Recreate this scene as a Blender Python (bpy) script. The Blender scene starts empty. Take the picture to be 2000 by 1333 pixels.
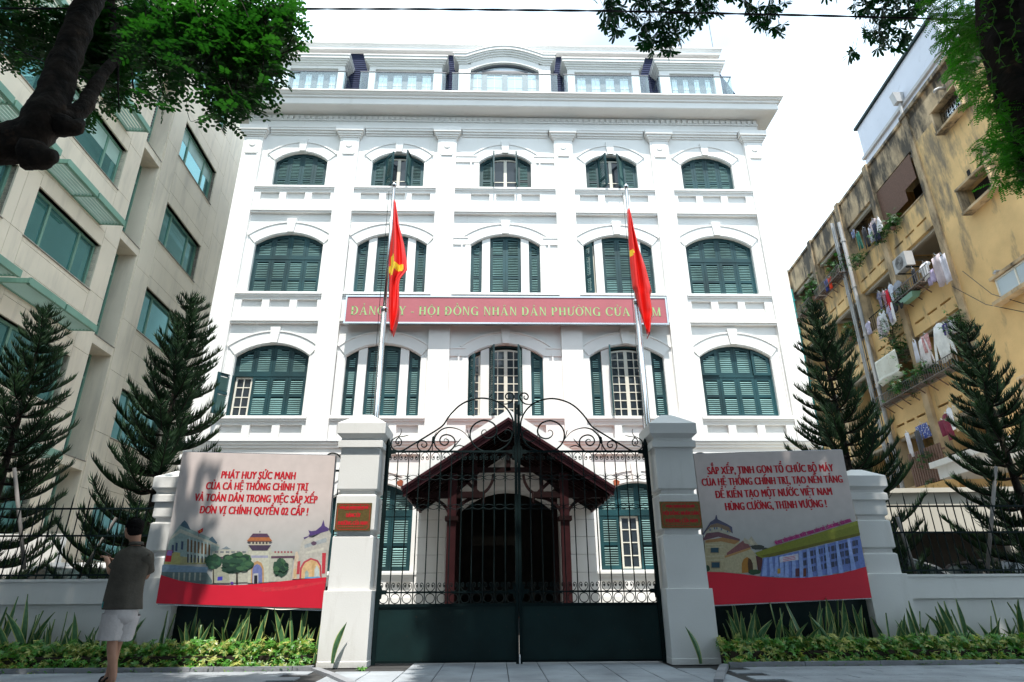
import bpy, math, random
from mathutils import Vector, Matrix, Euler
random.seed(7)
R_ = random.Random
SC = bpy.context.scene
COL = SC.collection
rad = math.radians

# ------------------------------------------------------------------ camera
CAM_H, FOC = 0.9, 1210.79
def _rot(pi, ro, ya):
    cy, sy, cp, sp, cr, sr = math.cos(ya), math.sin(ya), math.cos(pi), math.sin(pi), math.cos(ro), math.sin(ro)
    return (Matrix(((cr,-sr,0),(sr,cr,0),(0,0,1))) @ Matrix(((1,0,0),(0,cp,sp),(0,-sp,cp)))
            @ Matrix(((1,0,0),(0,0,-1),(0,1,0))) @ Matrix(((cy,-sy,0),(sy,cy,0),(0,0,1))))
RM = _rot(rad(22.18), rad(-.370), rad(1.538))
cam = bpy.data.cameras.new('camera'); camo = bpy.data.objects.new('camera', cam); COL.objects.link(camo)
cam.sensor_width = 36; cam.lens = FOC/2000*36; cam.clip_start = .1; cam.clip_end = 3000
M4 = Matrix((RM[0], -RM[1], -RM[2])).transposed().to_4x4(); M4.translation = (0, 0, CAM_H)
camo.matrix_world = M4
SC.camera = camo
def ray(px, py): return RM.transposed() @ Vector(((px-1000)/FOC, (py-666.5)/FOC, 1))
def at(px, py, Y):
    r = ray(px, py); return Vector((0,0,CAM_H)) + r*(Y/r[1])
def atz(px, py, z):
    r = ray(px, py); return Vector((0,0,CAM_H)) + r*((z-CAM_H)/r[2])
def in_view(p, m=60):
    q = RM @ (Vector(p)-Vector((0,0,CAM_H)))
    if q.z <= .05: return False
    x, y = 1000+FOC*q.x/q.z, 666.5+FOC*q.y/q.z
    return -m < x < 2000+m and -m < y < 1333+m
TL, TR = rad(3.08), rad(-4.53)
def loc(px, py, th, o, xl):
    ex = Vector((math.cos(th), math.sin(th), 0)); ey = Vector((-math.sin(th), math.cos(th), 0)); o = Vector(o)
    r = ray(px, py); C = Vector((0,0,CAM_H)); q = C + r*(((o+ex*xl-C)@ex)/(r@ex)) - o
    return q@ey, q.z
OL, OR = (-12,18,0), (16,18,0)
def atL(px, py, x=0): return loc(px, py, TL, OL, x)
def atR(px, py, x=0): return loc(px, py, TR, OR, x)

# ------------------------------------------------------------------ sky and sun
W = bpy.data.worlds.new('World'); SC.world = W; W.use_nodes = True
nt = W.node_tree; bg = nt.nodes['Background']
sky = nt.nodes.new('ShaderNodeTexSky'); sky.sky_type = 'NISHITA'; sky.sun_disc = False
SUN = Vector((.012, .376, -.925)).normalized()
sky.sun_elevation = math.asin(-SUN.z); sky.sun_rotation = math.atan2(-SUN.x, -SUN.y)
sky.air_density = 1.2; sky.dust_density = 2.5; sky.ozone_density = 1.5
tc = nt.nodes.new('ShaderNodeTexCoord')
mp = nt.nodes.new('ShaderNodeMapping'); mp.inputs['Scale'].default_value = (1, 1, 2.2)
nz = nt.nodes.new('ShaderNodeTexNoise'); nz.inputs['Scale'].default_value = 1.7; nz.inputs['Detail'].default_value = 5; nz.inputs['Roughness'].default_value = .55
cr = nt.nodes.new('ShaderNodeValToRGB'); cr.color_ramp.elements[0].position = .33; cr.color_ramp.elements[1].position = .60
cr.color_ramp.elements[0].color = (.42,.42,.42,1); cr.color_ramp.elements[1].color = (1,1,1,1)
mx = nt.nodes.new('ShaderNodeMix'); mx.data_type = 'RGBA'
mx.inputs['B'].default_value = (6.9, 8.5, 9.6, 1)
nt.links.new(tc.outputs['Generated'], mp.inputs[0]); nt.links.new(mp.outputs[0], nz.inputs['Vector'])
nt.links.new(nz.outputs['Fac'], cr.inputs[0]); nt.links.new(cr.outputs[0], mx.inputs['Factor'])
nt.links.new(sky.outputs[0], mx.inputs['A']); nt.links.new(mx.outputs['Result'], bg.inputs[0])
bg.inputs[1].default_value = .15
sl = bpy.data.lights.new('sun', 'SUN'); sl.energy = 4.7; sl.angle = rad(.6); sl.color = (1, .955, .88)
so = bpy.data.objects.new('sun', sl); COL.objects.link(so); so.rotation_euler = SUN.to_track_quat('-Z', 'Y').to_euler()
vs = SC.view_settings; vs.view_transform = 'Standard'; vs.look = 'None'; vs.gamma = 1; vs.use_curve_mapping = False; vs.exposure = .66
try:
    SC.cycles.max_bounces = 8; SC.cycles.transparent_max_bounces = 24; SC.cycles.caustics_reflective = False; SC.cycles.caustics_refractive = False
    SC.cycles.sample_clamp_indirect = 4
except Exception: pass

# ------------------------------------------------------------------ materials
def lk(t, a, b): t.links.new(a, b)
def mat(name, col, rough=.7, var=.12, vscale=3., bump=0., bscale=40., metal=0., spec=.4, dirt_or_light=None, dcol=(.1,.09,.07), dscale=1.2, stretch=None, thr=.5, col2=None, zr=None):
    m = bpy.data.materials.new(name); m.use_nodes = True; t = m.node_tree; p = t.nodes['Principled BSDF']
    p.inputs['Roughness'].default_value = rough; p.inputs['Metallic'].default_value = metal
    p.inputs['Specular IOR Level'].default_value = spec
    g = t.nodes.new('ShaderNodeNewGeometry')
    n = t.nodes.new('ShaderNodeTexNoise'); n.inputs['Scale'].default_value = vscale; n.inputs['Detail'].default_value = 4
    lk(t, g.outputs['Position'], n.inputs['Vector'])
    mixn = t.nodes.new('ShaderNodeMix'); mixn.data_type = 'RGBA'
    c2 = col2 or tuple(max(0, c*(1-var*2)) for c in col)
    c1 = col if col2 else tuple(min(1, c*(1+var*.6)) for c in col)
    mixn.inputs['A'].default_value = (*c1, 1); mixn.inputs['B'].default_value = (*c2, 1)
    rm = t.nodes.new('ShaderNodeMapRange'); rm.inputs[1].default_value = .3; rm.inputs[2].default_value = .7
    lk(t, n.outputs['Fac'], rm.inputs[0]); lk(t, rm.outputs[0], mixn.inputs['Factor'])
    out = mixn.outputs['Result']
    if dirt_or_light:
        mpn = t.nodes.new('ShaderNodeMapping'); mpn.inputs['Scale'].default_value = stretch or (1,1,1)
        n2 = t.nodes.new('ShaderNodeTexNoise'); n2.inputs['Scale'].default_value = dscale; n2.inputs['Detail'].default_value = 8; n2.inputs['Roughness'].default_value = .65
        lk(t, g.outputs['Position'], mpn.inputs[0]); lk(t, mpn.outputs[0], n2.inputs['Vector'])
        r2 = t.nodes.new('ShaderNodeMapRange'); r2.inputs[1].default_value = thr; r2.inputs[2].default_value = thr+.16; r2.inputs[4].default_value = dirt_or_light
        src = n2.outputs['Fac']
        if zr:
            sx = t.nodes.new('ShaderNodeSeparateXYZ'); lk(t, g.outputs['Position'], sx.inputs[0]); zm = t.nodes.new('ShaderNodeMapRange'); zm.inputs[1].default_value = zr[0]; zm.inputs[2].default_value = zr[1]; zm.inputs[4].default_value = zr[2]
            lk(t, sx.outputs['Z'], zm.inputs[0]); aa = t.nodes.new('ShaderNodeMath'); aa.operation = 'ADD'; lk(t, src, aa.inputs[0]); lk(t, zm.outputs[0], aa.inputs[1]); src = aa.outputs[0]
        lk(t, src, r2.inputs[0])
        m2 = t.nodes.new('ShaderNodeMix'); m2.data_type = 'RGBA'; m2.inputs['B'].default_value = (*dcol, 1)
        lk(t, out, m2.inputs['A']); lk(t, r2.outputs[0], m2.inputs['Factor']); out = m2.outputs['Result']
    lk(t, out, p.inputs['Base Color'])
    if bump:
        n3 = t.nodes.new('ShaderNodeTexNoise'); n3.inputs['Scale'].default_value = bscale; n3.inputs['Detail'].default_value = 5
        lk(t, g.outputs['Position'], n3.inputs['Vector'])
        b = t.nodes.new('ShaderNodeBump'); b.inputs['Strength'].default_value = bump; b.inputs['Distance'].default_value = .02
        lk(t, n3.outputs['Fac'], b.inputs['Height']); lk(t, b.outputs[0], p.inputs['Normal'])
    m['_out'] = 1
    return m
def leafmat(name, c1, c2, trans=.35, rough=.45, sc=4., tcol=None, spec=.4):
    m = bpy.data.materials.new(name); m.use_nodes = True; t = m.node_tree; p = t.nodes['Principled BSDF']
    p.inputs['Roughness'].default_value = rough; p.inputs['Specular IOR Level'].default_value = spec
    g = t.nodes.new('ShaderNodeNewGeometry')
    n = t.nodes.new('ShaderNodeTexNoise'); n.inputs['Scale'].default_value = sc; n.inputs['Detail'].default_value = 2
    lk(t, g.outputs['Position'], n.inputs['Vector'])
    ad = t.nodes.new('ShaderNodeMath'); ad.operation = 'MULTIPLY_ADD'; ad.inputs[1].default_value = .55; lk(t, g.outputs['Random Per Island'], ad.inputs[0])
    sb = t.nodes.new('ShaderNodeMath'); sb.operation = 'MULTIPLY_ADD'; sb.inputs[1].default_value = 1.4; sb.inputs[2].default_value = -.48; lk(t, n.outputs['Fac'], sb.inputs[0]); lk(t, sb.outputs[0], ad.inputs[2])
    mi = t.nodes.new('ShaderNodeMix'); mi.data_type = 'RGBA'; mi.inputs['A'].default_value = (*c1,1); mi.inputs['B'].default_value = (*c2,1)
    lk(t, ad.outputs[0], mi.inputs['Factor']); lk(t, mi.outputs['Result'], p.inputs['Base Color'])
    if trans:
        tr = t.nodes.new('ShaderNodeBsdfTranslucent'); hs = t.nodes.new('ShaderNodeMix'); hs.data_type='RGBA'; hs.blend_type='MULTIPLY'; hs.inputs['Factor'].default_value = 1
        hs.inputs['B'].default_value = (*(tcol or (1.5,2.2,.7)),1); lk(t, mi.outputs['Result'], hs.inputs['A']); lk(t, hs.outputs['Result'], tr.inputs[0])
        ms = t.nodes.new('ShaderNodeMixShader'); ms.inputs[0].default_value = trans
        lk(t, p.outputs[0], ms.inputs[1]); lk(t, tr.outputs[0], ms.inputs[2]); lk(t, ms.outputs[0], t.nodes['Material Output'].inputs[0])
    return m
def glassmat(name, col, rough=.02, metal=.5, spec=.6, wob=.02):
    m = mat(name, col, rough, .06, .6, wob if col[0] < .5 else 0, 1.3, metal, spec); return m
M = {}
M['white'] = mat('white_paint', (.79,.785,.765), .62, .03, .8, .06, 60, dirt_or_light=.30, dcol=(.50,.48,.43), dscale=2.0, stretch=(2.2,2.2,.16), thr=.60)
M['white2'] = mat('white_masonry_paint', (.74,.735,.71), .6, .03, 1.2, .08, 50, dirt_or_light=.3, dcol=(.45,.43,.38), dscale=2.2, stretch=(2,2,.35), thr=.56)
M['cream'] = mat('cream_stone', (.84,.735,.585), .65, .05, .7, .05, 30, dirt_or_light=.35, dcol=(.40,.35,.29), dscale=.9, stretch=(1.8,1.8,.3), thr=.5)
M['joint'] = mat('joint_grey', (.30,.27,.23), .9)
M['ochre'] = mat('ochre_plaster', (.78,.53,.24), .85, .10, .9, .25, 18, dirt_or_light=.80, dcol=(.13,.12,.10), dscale=1.1, stretch=(1.6,1.6,.5), thr=.575, zr=(9.,18.4,.17))
M['ochre_old'] = mat('stained_ochre_plaster', (.58,.43,.26), .9, .2, 1.4, .5, 14, dirt_or_light=.92, dcol=(.045,.042,.036), dscale=1.1, stretch=(1.5,1.5,.5), thr=.55, zr=(8.,18.,.14))
M['tower'] = mat('pale_grey_render', (.60,.63,.70), .8, .03, 1, .1, 20, dirt_or_light=.45, dcol=(.33,.35,.38), dscale=2.5, thr=.58)
M['green'] = mat('green_shutter_paint', (.011,.060,.070), .5, .3, .8, .03, 60, spec=.35)
M['sunlit_slat'] = mat('sunlit_slat_green', (.20,.36,.35), .55, .28, .7, .03, 60, spec=.35)  # same shutter green, with the sun on the tilted slats painted in
M['frame_white'] = mat('cream_window_paint', (.72,.69,.60), .5, .04)
M['glass_dark'] = glassmat('dark_window_glass', (.03,.04,.05), .04, 0, .6)
M['glass_teal'] = glassmat('teal_window_glass', (.17,.42,.43), .03, .75, .7)
M['glass_blue'] = glassmat('pale_blue_glass', (.56,.66,.72), .12, .35, .6)
M['green_frame'] = mat('sage_metal', (.19,.36,.275), .45, .06, 2, metal=.1)
M['green_shade'] = mat('pale_sage_metal', (.42,.60,.54), .45, .06, 2, metal=.1)
M['slate'] = mat('slate', (.030,.036,.070), .9, .12, 6, .15, 40, spec=.05)
M['grey_frame'] = mat('grey_aluminium', (.12,.13,.15), .45, .05)
M['steel'] = mat('stainless_steel', (.62,.63,.64), .22, .05, metal=1.)
M['dark'] = mat('dark_interior', (.012,.011,.010), .9)
M['interior'] = mat('dim_interior', (.10,.09,.075), .9)
M['iron'] = mat('green_black_iron', (.004,.012,.013), .6, .15, 4, .1, 80, spec=.10)
M['iron_panel'] = mat('dark_green_sheet', (.005,.021,.021), .5, .2, 2.2, .06, 8, spec=.22, dirt_or_light=.7, dcol=(.10,.05,.028), dscale=22, thr=.63)
M['wood'] = mat('dark_red_wood', (.012,.0040,.0040), .7, .2, 5, .2, 30, spec=.08)
M['post'] = mat('dark_post_wood', (.028,.007,.008), .6, .15, 4, .1, 30, spec=.1)
M['wood2'] = mat('red_brown_board', (.046,.013,.017), .55, .12, 4, .1, 30, spec=.15)
M['tile'] = mat('terracotta', (.42,.105,.045), .8, .25, 5, .2, 30)
M['red'] = mat('red_print', (.60,.012,.035), .5, .05, 1.2)
M['redtext'] = mat('red_lettering', (.55,.008,.02), .5, .03)
M['banner'] = mat('banner_sheet', (.62,.555,.52), .55, .03, 1.5, .05, 6)
M['sign'] = mat('maroon_sign', (.40,.11,.13), .45, .04, 2)
M['signtext'] = mat('green_sign_lettering', (.33,.56,.22), .5, .12, 60)
M['brass'] = mat('brass_plate', (.20,.145,.05), .38, .12, 30, metal=.55)
M['flagred'] = mat('red_satin', (.75,.012,.008), .38, .05, 4, spec=.5)
M['yellow'] = mat('yellow_satin', (.85,.55,.02), .45, .05)
M['pave'] = mat('grey_paving_stone', (.34,.37,.40), .75, .16, 1.7, .35, 45, dirt_or_light=.3, dcol=(.12,.12,.12), dscale=4, thr=.55)
M['kerb'] = mat('grey_kerb_stone', (.26,.27,.29), .75, .12, 3, .3, 40)
M['grout'] = mat('dark_grout', (.05,.05,.05), .95)
M['asphalt'] = mat('asphalt', (.055,.055,.057), .9, .2, 8, .5, 90)
M['court'] = mat('courtyard_paving', (.24,.235,.225), .85, .15, 2)
M['soil'] = mat('soil', (.035,.025,.017), 1, .3, 8, .6, 30)
M['bark'] = mat('bark', (.028,.020,.015), .95, .45, 6, 1.8, 14, dirt_or_light=.75, dcol=(.115,.065,.038), dscale=5, thr=.60)  # brown patches paint lit spots into the bark colour
M['stake'] = mat('weathered_pole', (.20,.19,.18), .8, .15, 6)
M['pine'] = leafmat('pine_needles', (.008,.027,.015), (.034,.078,.026), .12, .6, 3., (1.2,1.6,.7), .25)
M['balcony_leaf'] = leafmat('balcony_leaf', (.008,.035,.010), (.03,.11,.02), .2, .5, 5., (1.1,1.6,.6), .3)
M['leaf'] = leafmat('broad_leaf', (.006,.032,.012), (.030,.108,.022), .28, .5, 1.2, (1.3,2.1,.5), .35)
M['fern'] = leafmat('feathery_leaf', (.025,.11,.018), (.10,.30,.035), .38, .5, 1.5, (1.2,2.4,.6), .4)
M['hang'] = leafmat('palmate_leaf', (.006,.028,.014), (.014,.062,.02), .22, .4, 2., (1.,2.4,.8), .5)
M['hedge'] = leafmat('variegated_leaf', (.04,.17,.025), (.66,.60,.17), .3, .4, 5., (1.1,1.3,.6), .5)
M['hedge2'] = leafmat('green_hedge_leaf', (.03,.14,.02), (.14,.36,.045), .25, .4, 5., (1.1,1.4,.6), .5)
M['blade'] = mat('snake_plant_blade', (.035,.115,.042), .4, .3, 22, spec=.4, col2=(.085,.19,.075))
M['blade_edge'] = mat('snake_plant_margin', (.46,.48,.16), .4, .1)
M['skin'] = mat('skin', (.44,.23,.15), .55, .06, 8)
M['hair'] = mat('black_hair', (.006,.005,.005), .85, .1, 20, .6, 120, spec=.12)
M['shirt'] = mat('brown_grey_cotton', (.085,.074,.058), .8, .14, 6, .8, 9)
M['shorts'] = mat('pale_grey_cotton', (.56,.52,.51), .8, .05, 6, .8, 12)
M['black'] = mat('black_plastic', (.012,.012,.013), .4)
M['yellow_wall'] = mat('yellow_render', (.62,.38,.14), .85, .08)
M['beige'] = mat('beige_render', (.50,.47,.40), .8, .06, 1, .1)
M['blind'] = mat('brown_bamboo_blind', (.18,.10,.07), .8, .15, 20)
M['pvc'] = mat('grey_pvc', (.42,.42,.42), .5, .1, 2)
M['teal_pipe'] = mat('teal_pipe', (.03,.30,.30), .5)
M['carwhite'] = mat('white_car_paint', (.68,.68,.68), .22, .02, spec=.6)
M['cardark'] = mat('black_car_paint', (.02,.02,.022), .2, .02, spec=.6)
M['carglass'] = mat('car_glass', (.02,.028,.03), .05, .05, spec=.7)
M['rubber'] = mat('rubber', (.015,.015,.015), .8)
M['cable'] = mat('black_cable', (.012,.012,.02), .5)
def tglass(name, tint, refl, fac=.12):
    m = bpy.data.materials.new(name); m.use_nodes = True; t = m.node_tree
    tr = t.nodes.new('ShaderNodeBsdfTransparent'); tr.inputs[0].default_value = (*tint,1)
    gl = t.nodes.new('ShaderNodeBsdfGlossy'); gl.inputs['Color'].default_value = (*refl,1); gl.inputs['Roughness'].default_value = .03
    fr = t.nodes.new('ShaderNodeLayerWeight'); fr.inputs[0].default_value = .12
    ad = t.nodes.new('ShaderNodeMath'); ad.operation = 'ADD'; ad.inputs[1].default_value = fac; lk(t, fr.outputs['Facing'], ad.inputs[0])
    ms = t.nodes.new('ShaderNodeMixShader'); lk(t, ad.outputs[0], ms.inputs[0]); lk(t, tr.outputs[0], ms.inputs[1]); lk(t, gl.outputs[0], ms.inputs[2])
    lk(t, ms.outputs[0], t.nodes['Material Output'].inputs[0]); return m
M['balglass'] = tglass('balustrade_glass', (.90,.96,.96), (.9,.96,.96), .03)
_pc = {}
def paint(col, rough=.6):
    k = tuple(col)
    if k not in _pc: _pc[k] = mat('print_colour', tuple(c*.9 for c in k), rough, .10, 30)
    return _pc[k]

# ------------------------------------------------------------------ mesh tools
class MB:
    def __init__(s): s.v = []; s.f = []; s.mi = []; s.ms = []; s.cur = 0
    def use(s, m):
        if m not in s.ms: s.ms.append(m)
        s.cur = s.ms.index(m); return s
    def face(s, idx): s.f.append(tuple(idx)); s.mi.append(s.cur)
    def poly(s, pts): n = len(s.v); s.v += [tuple(p) for p in pts]; s.face(range(n, n+len(pts)))
    def box(s, x0, x1, y0, y1, z0, z1):
        n = len(s.v); s.v += [(x,y,z) for z in (z0,z1) for y in (y0,y1) for x in (x0,x1)]
        for q in ((0,2,3,1),(4,5,7,6),(0,1,5,4),(2,6,7,3),(0,4,6,2),(1,3,7,5)): s.face([n+i for i in q])
        return s
    def obox(s, c, ax, ay, az):
        c, ax, ay, az = map(Vector, (c, ax, ay, az)); n = len(s.v)
        s.v += [tuple(c+ax*x+ay*y+az*z) for z in (-1,1) for y in (-1,1) for x in (-1,1)]
        for q in ((0,2,3,1),(4,5,7,6),(0,1,5,4),(2,6,7,3),(0,4,6,2),(1,3,7,5)): s.face([n+i for i in q])
        return s
    def beam(s, a, b, w, h, up=(0,0,1)):
        a, b = Vector(a), Vector(b); d = b-a; L = d.length; d = d/L; u = Vector(up); sx = d.cross(u)
        if sx.length < 1e-4: sx = d.cross(Vector((1,0,0)))
        sx.normalize(); u = sx.cross(d)
        return s.obox((a+b)/2, d*(L/2), sx*(w/2), u*(h/2))
    def prism(s, pts, y0, y1, back=True):
        n = len(s.v); k = len(pts)
        s.v += [(p[0], y0, p[1]) for p in pts] + [(p[0], y1, p[1]) for p in pts]
        s.face(range(n, n+k))
        if back: s.face(range(n+2*k-1, n+k-1, -1))
        for i in range(k): j = (i+1)%k; s.face((n+i, n+k+i, n+k+j, n+j))
        return s
    def prismz(s, pts, z0, z1):
        n = len(s.v); k = len(pts)
        s.v += [(p[0], p[1], z0) for p in pts] + [(p[0], p[1], z1) for p in pts]
        s.face(range(n+k-1, n-1, -1)); s.face(range(n+k, n+2*k))
        for i in range(k): j = (i+1)%k; s.face((n+i, n+j, n+k+j, n+k+i))
        return s
    def strip(s, a, b, y0, y1):      # band between two matching XZ curves
        for i in range(len(a)-1):
            s.poly([(a[i][0],y0,a[i][1]), (a[i+1][0],y0,a[i+1][1]), (b[i+1][0],y0,b[i+1][1]), (b[i][0],y0,b[i][1])])
            for c in (a, b): s.poly([(c[i][0],y0,c[i][1]), (c[i+1][0],y0,c[i+1][1]), (c[i+1][0],y1,c[i+1][1]), (c[i][0],y1,c[i][1])])
        for i in (0, -1): s.poly([(a[i][0],y0,a[i][1]), (b[i][0],y0,b[i][1]), (b[i][0],y1,b[i][1]), (a[i][0],y1,a[i][1])])
        return s
    def tube(s, pts, r, n=6, cap=True):
        pts = [Vector(p) for p in pts]; k = len(pts); rs = r if isinstance(r, (list, tuple)) else [r]*k
        base = len(s.v); prev = None
        for i, p in enumerate(pts):
            d = (pts[min(i+1,k-1)]-pts[max(i-1,0)])
            if d.length < 1e-7: d = Vector((0,0,1))
            d.normalize()
            if prev is None:
                u = d.cross(Vector((0,0,1)) if abs(d.z) < .9 else Vector((1,0,0)))
            else: u = prev - d*prev.dot(d)
            u.normalize(); prev = u; w = d.cross(u)
            for j in range(n):
                a = 2*math.pi*j/n; s.v.append(tuple(p+(u*math.cos(a)+w*math.sin(a))*rs[i]))
        for i in range(k-1):
            for j in range(n):
                q = (j+1)%n; s.face((base+i*n+j, base+i*n+q, base+(i+1)*n+q, base+(i+1)*n+j))
        if cap: s.face([base+j for j in range(n)][::-1]); s.face([base+(k-1)*n+j for j in range(n)])
        return s
    def rings(s, rings, cap=True):   # loft through closed rings
        b = len(s.v); n = len(rings[0])
        for r in rings: s.v += [tuple(p) for p in r]
        for i in range(len(rings)-1):
            for j in range(n):
                q = (j+1)%n; s.face((b+i*n+j, b+i*n+q, b+(i+1)*n+q, b+(i+1)*n+j))
        if cap: s.face([b+j for j in range(n)][::-1]); s.face([b+(len(rings)-1)*n+j for j in range(n)])
        return s
    def mesh(s, name, m=None, smooth=False):
        me = bpy.data.meshes.new(name); me.from_pydata(s.v, [], s.f)
        if s.ms:
            for x in s.ms: me.materials.append(x)
            me.polygons.foreach_set('material_index', s.mi)
        elif m: me.materials.append(m)
        if smooth: me.polygons.foreach_set('use_smooth', [True]*len(s.f))
        me.update(); return me
def weld(q, d=4):
    mp = {}; nv = []; ix = []
    for v in q.v:
        k = tuple(round(c, d) for c in v)
        if k not in mp: mp[k] = len(nv); nv.append(v)
        ix.append(mp[k])
    F = []; MI = []
    for f, m_ in zip(q.f, q.mi):
        g = []; 
        for i in f:
            if ix[i] not in g: g.append(ix[i])
        if len(g) > 2: F.append(tuple(g)); MI.append(m_)
    q.v, q.f, q.mi = nv, F, MI; return q
def tag(o, label=None, cat=None, group=None, kind=None):
    if label: o['label'] = label
    if cat: o['category'] = cat
    if group: o['group'] = group
    if kind: o['kind'] = kind
    return o
def ob(name, mb, m=None, parent=None, smooth=False, loc=None, kind=None):
    me = mb.mesh(name, m, smooth) if isinstance(mb, MB) else mb
    o = bpy.data.objects.new(name, me); COL.objects.link(o)
    if parent: o.parent = parent
    if loc: o.location = loc
    if kind: o['kind'] = kind
    return o
def thing(name, label, cat, loc=(0,0,0), rz=0, group=None):
    o = bpy.data.objects.new(name, None); COL.objects.link(o); o.location = loc; o.rotation_euler = (0,0,rz); o.empty_display_size = .2
    return tag(o, label, cat, group)
def arc(xc, hw, zs, zt, n=12, off=0.):
    h = zt-zs; r = (hw*hw+h*h)/(2*h); cz = zt-r; a0 = math.asin(min(1, hw/r))
    return [(xc+(r+off)*math.sin(-a0+2*a0*i/n), cz+(r+off)*math.cos(-a0+2*a0*i/n)) for i in range(n+1)]
_SW = {'Đ':'D','Ơ':'O','Ờ':'Ò','Ớ':'Ó','Ợ':'Ọ','Ở':'Ỏ'}
def _glyphs(s, size, shear=0.):
    cu = bpy.data.curves.new('lettering', 'FONT'); cu.body = s; cu.size = size; cu.resolution_u = 4; cu.shear = shear; cu.space_character = 1.06
    o = bpy.data.objects.new('lettering', cu); COL.objects.link(o)
    ev = o.evaluated_get(bpy.context.evaluated_depsgraph_get()); me = ev.to_mesh()
    r = [(v.co.x, v.co.y) for v in me.vertices], [tuple(p.vertices) for p in me.polygons]
    ev.to_mesh_clear(); bpy.data.objects.remove(o); bpy.data.curves.remove(cu); return r
def text_mb(mb, s, x, z, y, size, sx=1., bold=0., shear=0., align='LEFT', width=None):
    """flat lettering in the XZ plane facing -Y, added to mb; horned and barred letters are composed"""
    t = ''.join(_SW.get(c, c) for c in s)
    vs_, fs = _glyphs(t, size); fs = list(fs); cap = size*.70
    def quad(P): n = len(vs_); vs_.extend(P); fs.append((n,n+1,n+2,n+3))
    for i, c in enumerate(s):
        if c in _SW:
            xr = max(v[0] for v in _glyphs(t[:i+1], size)[0])
            if c == 'Đ':
                g = _glyphs('D', size)[0]; xl = xr-(max(v[0] for v in g)-min(v[0] for v in g)); quad([(xl-.05*size,cap*.46),(xl+.20*size,cap*.46),(xl+.20*size,cap*.56),(xl-.05*size,cap*.56)])
            else: quad([(xr-.09*size,cap*.86),(xr-.0*size,cap*.93),(xr+.07*size,cap*1.18),(xr-.01*size,cap*1.14)])
    x0 = min(v[0] for v in vs_); x1 = max(v[0] for v in vs_)
    if width: sx = width/(x1-x0)
    wd = (x1-x0)*sx; xo = x - (wd/2 if align == 'CENTER' else 0)
    k = 5 if bold else 1
    for c in range(k):
        dx = (c-(k-1)/2)*bold*.5; n = len(mb.v)
        mb.v += [(xo+(v[0]-x0)*sx+dx, y-.00025*c, z+v[1]) for v in vs_]
        for f in fs: mb.face([n+i for i in f])
    return wd
# ================================================================== SETTING: ground, pavement
gb = MB(); gb.poly([(-600,-300,-.16),(600,-300,-.16),(600,7.0,-.16),(-600,7.0,-.16)]); tag(ob('road', gb, M['asphalt']), kind='structure')
gb = MB(); gb.box(-600,600,7.0,10.3,-.17,-.012); tag(ob('pavement', gb, M['grout']), kind='structure')
PAVE = bpy.data.objects['pavement']
gb = MB(); gb.poly([(-600,10.3,-.01),(600,10.3,-.01),(600,900,-.01),(-600,900,-.01)]); tag(ob('courtyard_ground', gb, M['court']), kind='structure')
rn = R_(3)
def stone_mesh(w, d):
    b = MB(); e = .008
    b.rings([[(-w/2,-d/2,-.03),(w/2,-d/2,-.03),(w/2,d/2,-.03),(-w/2,d/2,-.03)], [(-w/2,-d/2,-.004),(w/2,-d/2,-.004),(w/2,d/2,-.004),(-w/2,d/2,-.004)],
             [(-w/2+e,-d/2+e,0),(w/2-e,-d/2+e,0),(w/2-e,d/2-e,0),(-w/2+e,d/2-e,0)]])
    return b.mesh('paving_stone', M['pave'])
sA, sB = stone_mesh(.425,.49), stone_mesh(.59,.29)
def stone(me, x, y, z=0):
    o = ob('paving_stone', me, None, PAVE, loc=(x, y, z+rn.uniform(-.0025,.0025))); o.rotation_euler = (rn.uniform(-.003,.003), rn.uniform(-.003,.003), 0); return o
row = 0; y = 7.15
while y < 10.2:
    x = -2.02
    while x < 2.75:
        if y < 9.1 or (-1.55 < x < 2.3): stone(sA, x+.215, y, .0)
        x += .435
    y += .50; row += 1
row = 0; y = 7.3
while y < 8.95:
    for x0, x1 in ((-8.6,-2.3), (2.9,8.9)):
        x = x0 + (.3 if row % 2 else 0)
        while x < x1-.55: stone(sB, x+.3, y, .004); x += .6
    y += .3; row += 1
# kerbs
def kerb(a, b, w=.12, h=.05, z0=-.02):
    k = MB().beam((a[0],a[1],z0+h/2+.01), (b[0],b[1],z0+h/2+.01), w, h+.03); ob('kerb_stone', k, M['kerb'], PAVE)
for x0, x1 in ((-8.6,-2.35),(3.05,8.9)):
    x = x0
    while x < x1-.05:
        e = min(x+1., x1); kerb((x+.004,9.06),(e-.004,9.06)); x += 1.
kerb((-2.33,9.05),(-1.9,8.3), .1, .03); kerb((-1.9,8.29),(-1.5,7.5), .1, .03)
kerb((3.0,9.05),(2.7,8.3), .1, .03); kerb((2.7,8.29),(2.4,7.5), .1, .03)
for x in range(-9, 9): 
    k = MB().box(x+.005, x+.995, 6.86, 7.08, -.17, .004); ob('kerb_stone', k, M['kerb'], PAVE)
for nm, x0, x1 in (('planting_bed',-9.5,-2.4),('planting_bed',3.05,9.5)):
    b = MB().box(x0, x1, 9.12, 9.8, -.1, .03); tag(ob(nm, b, M['soil']), kind='structure')

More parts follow.
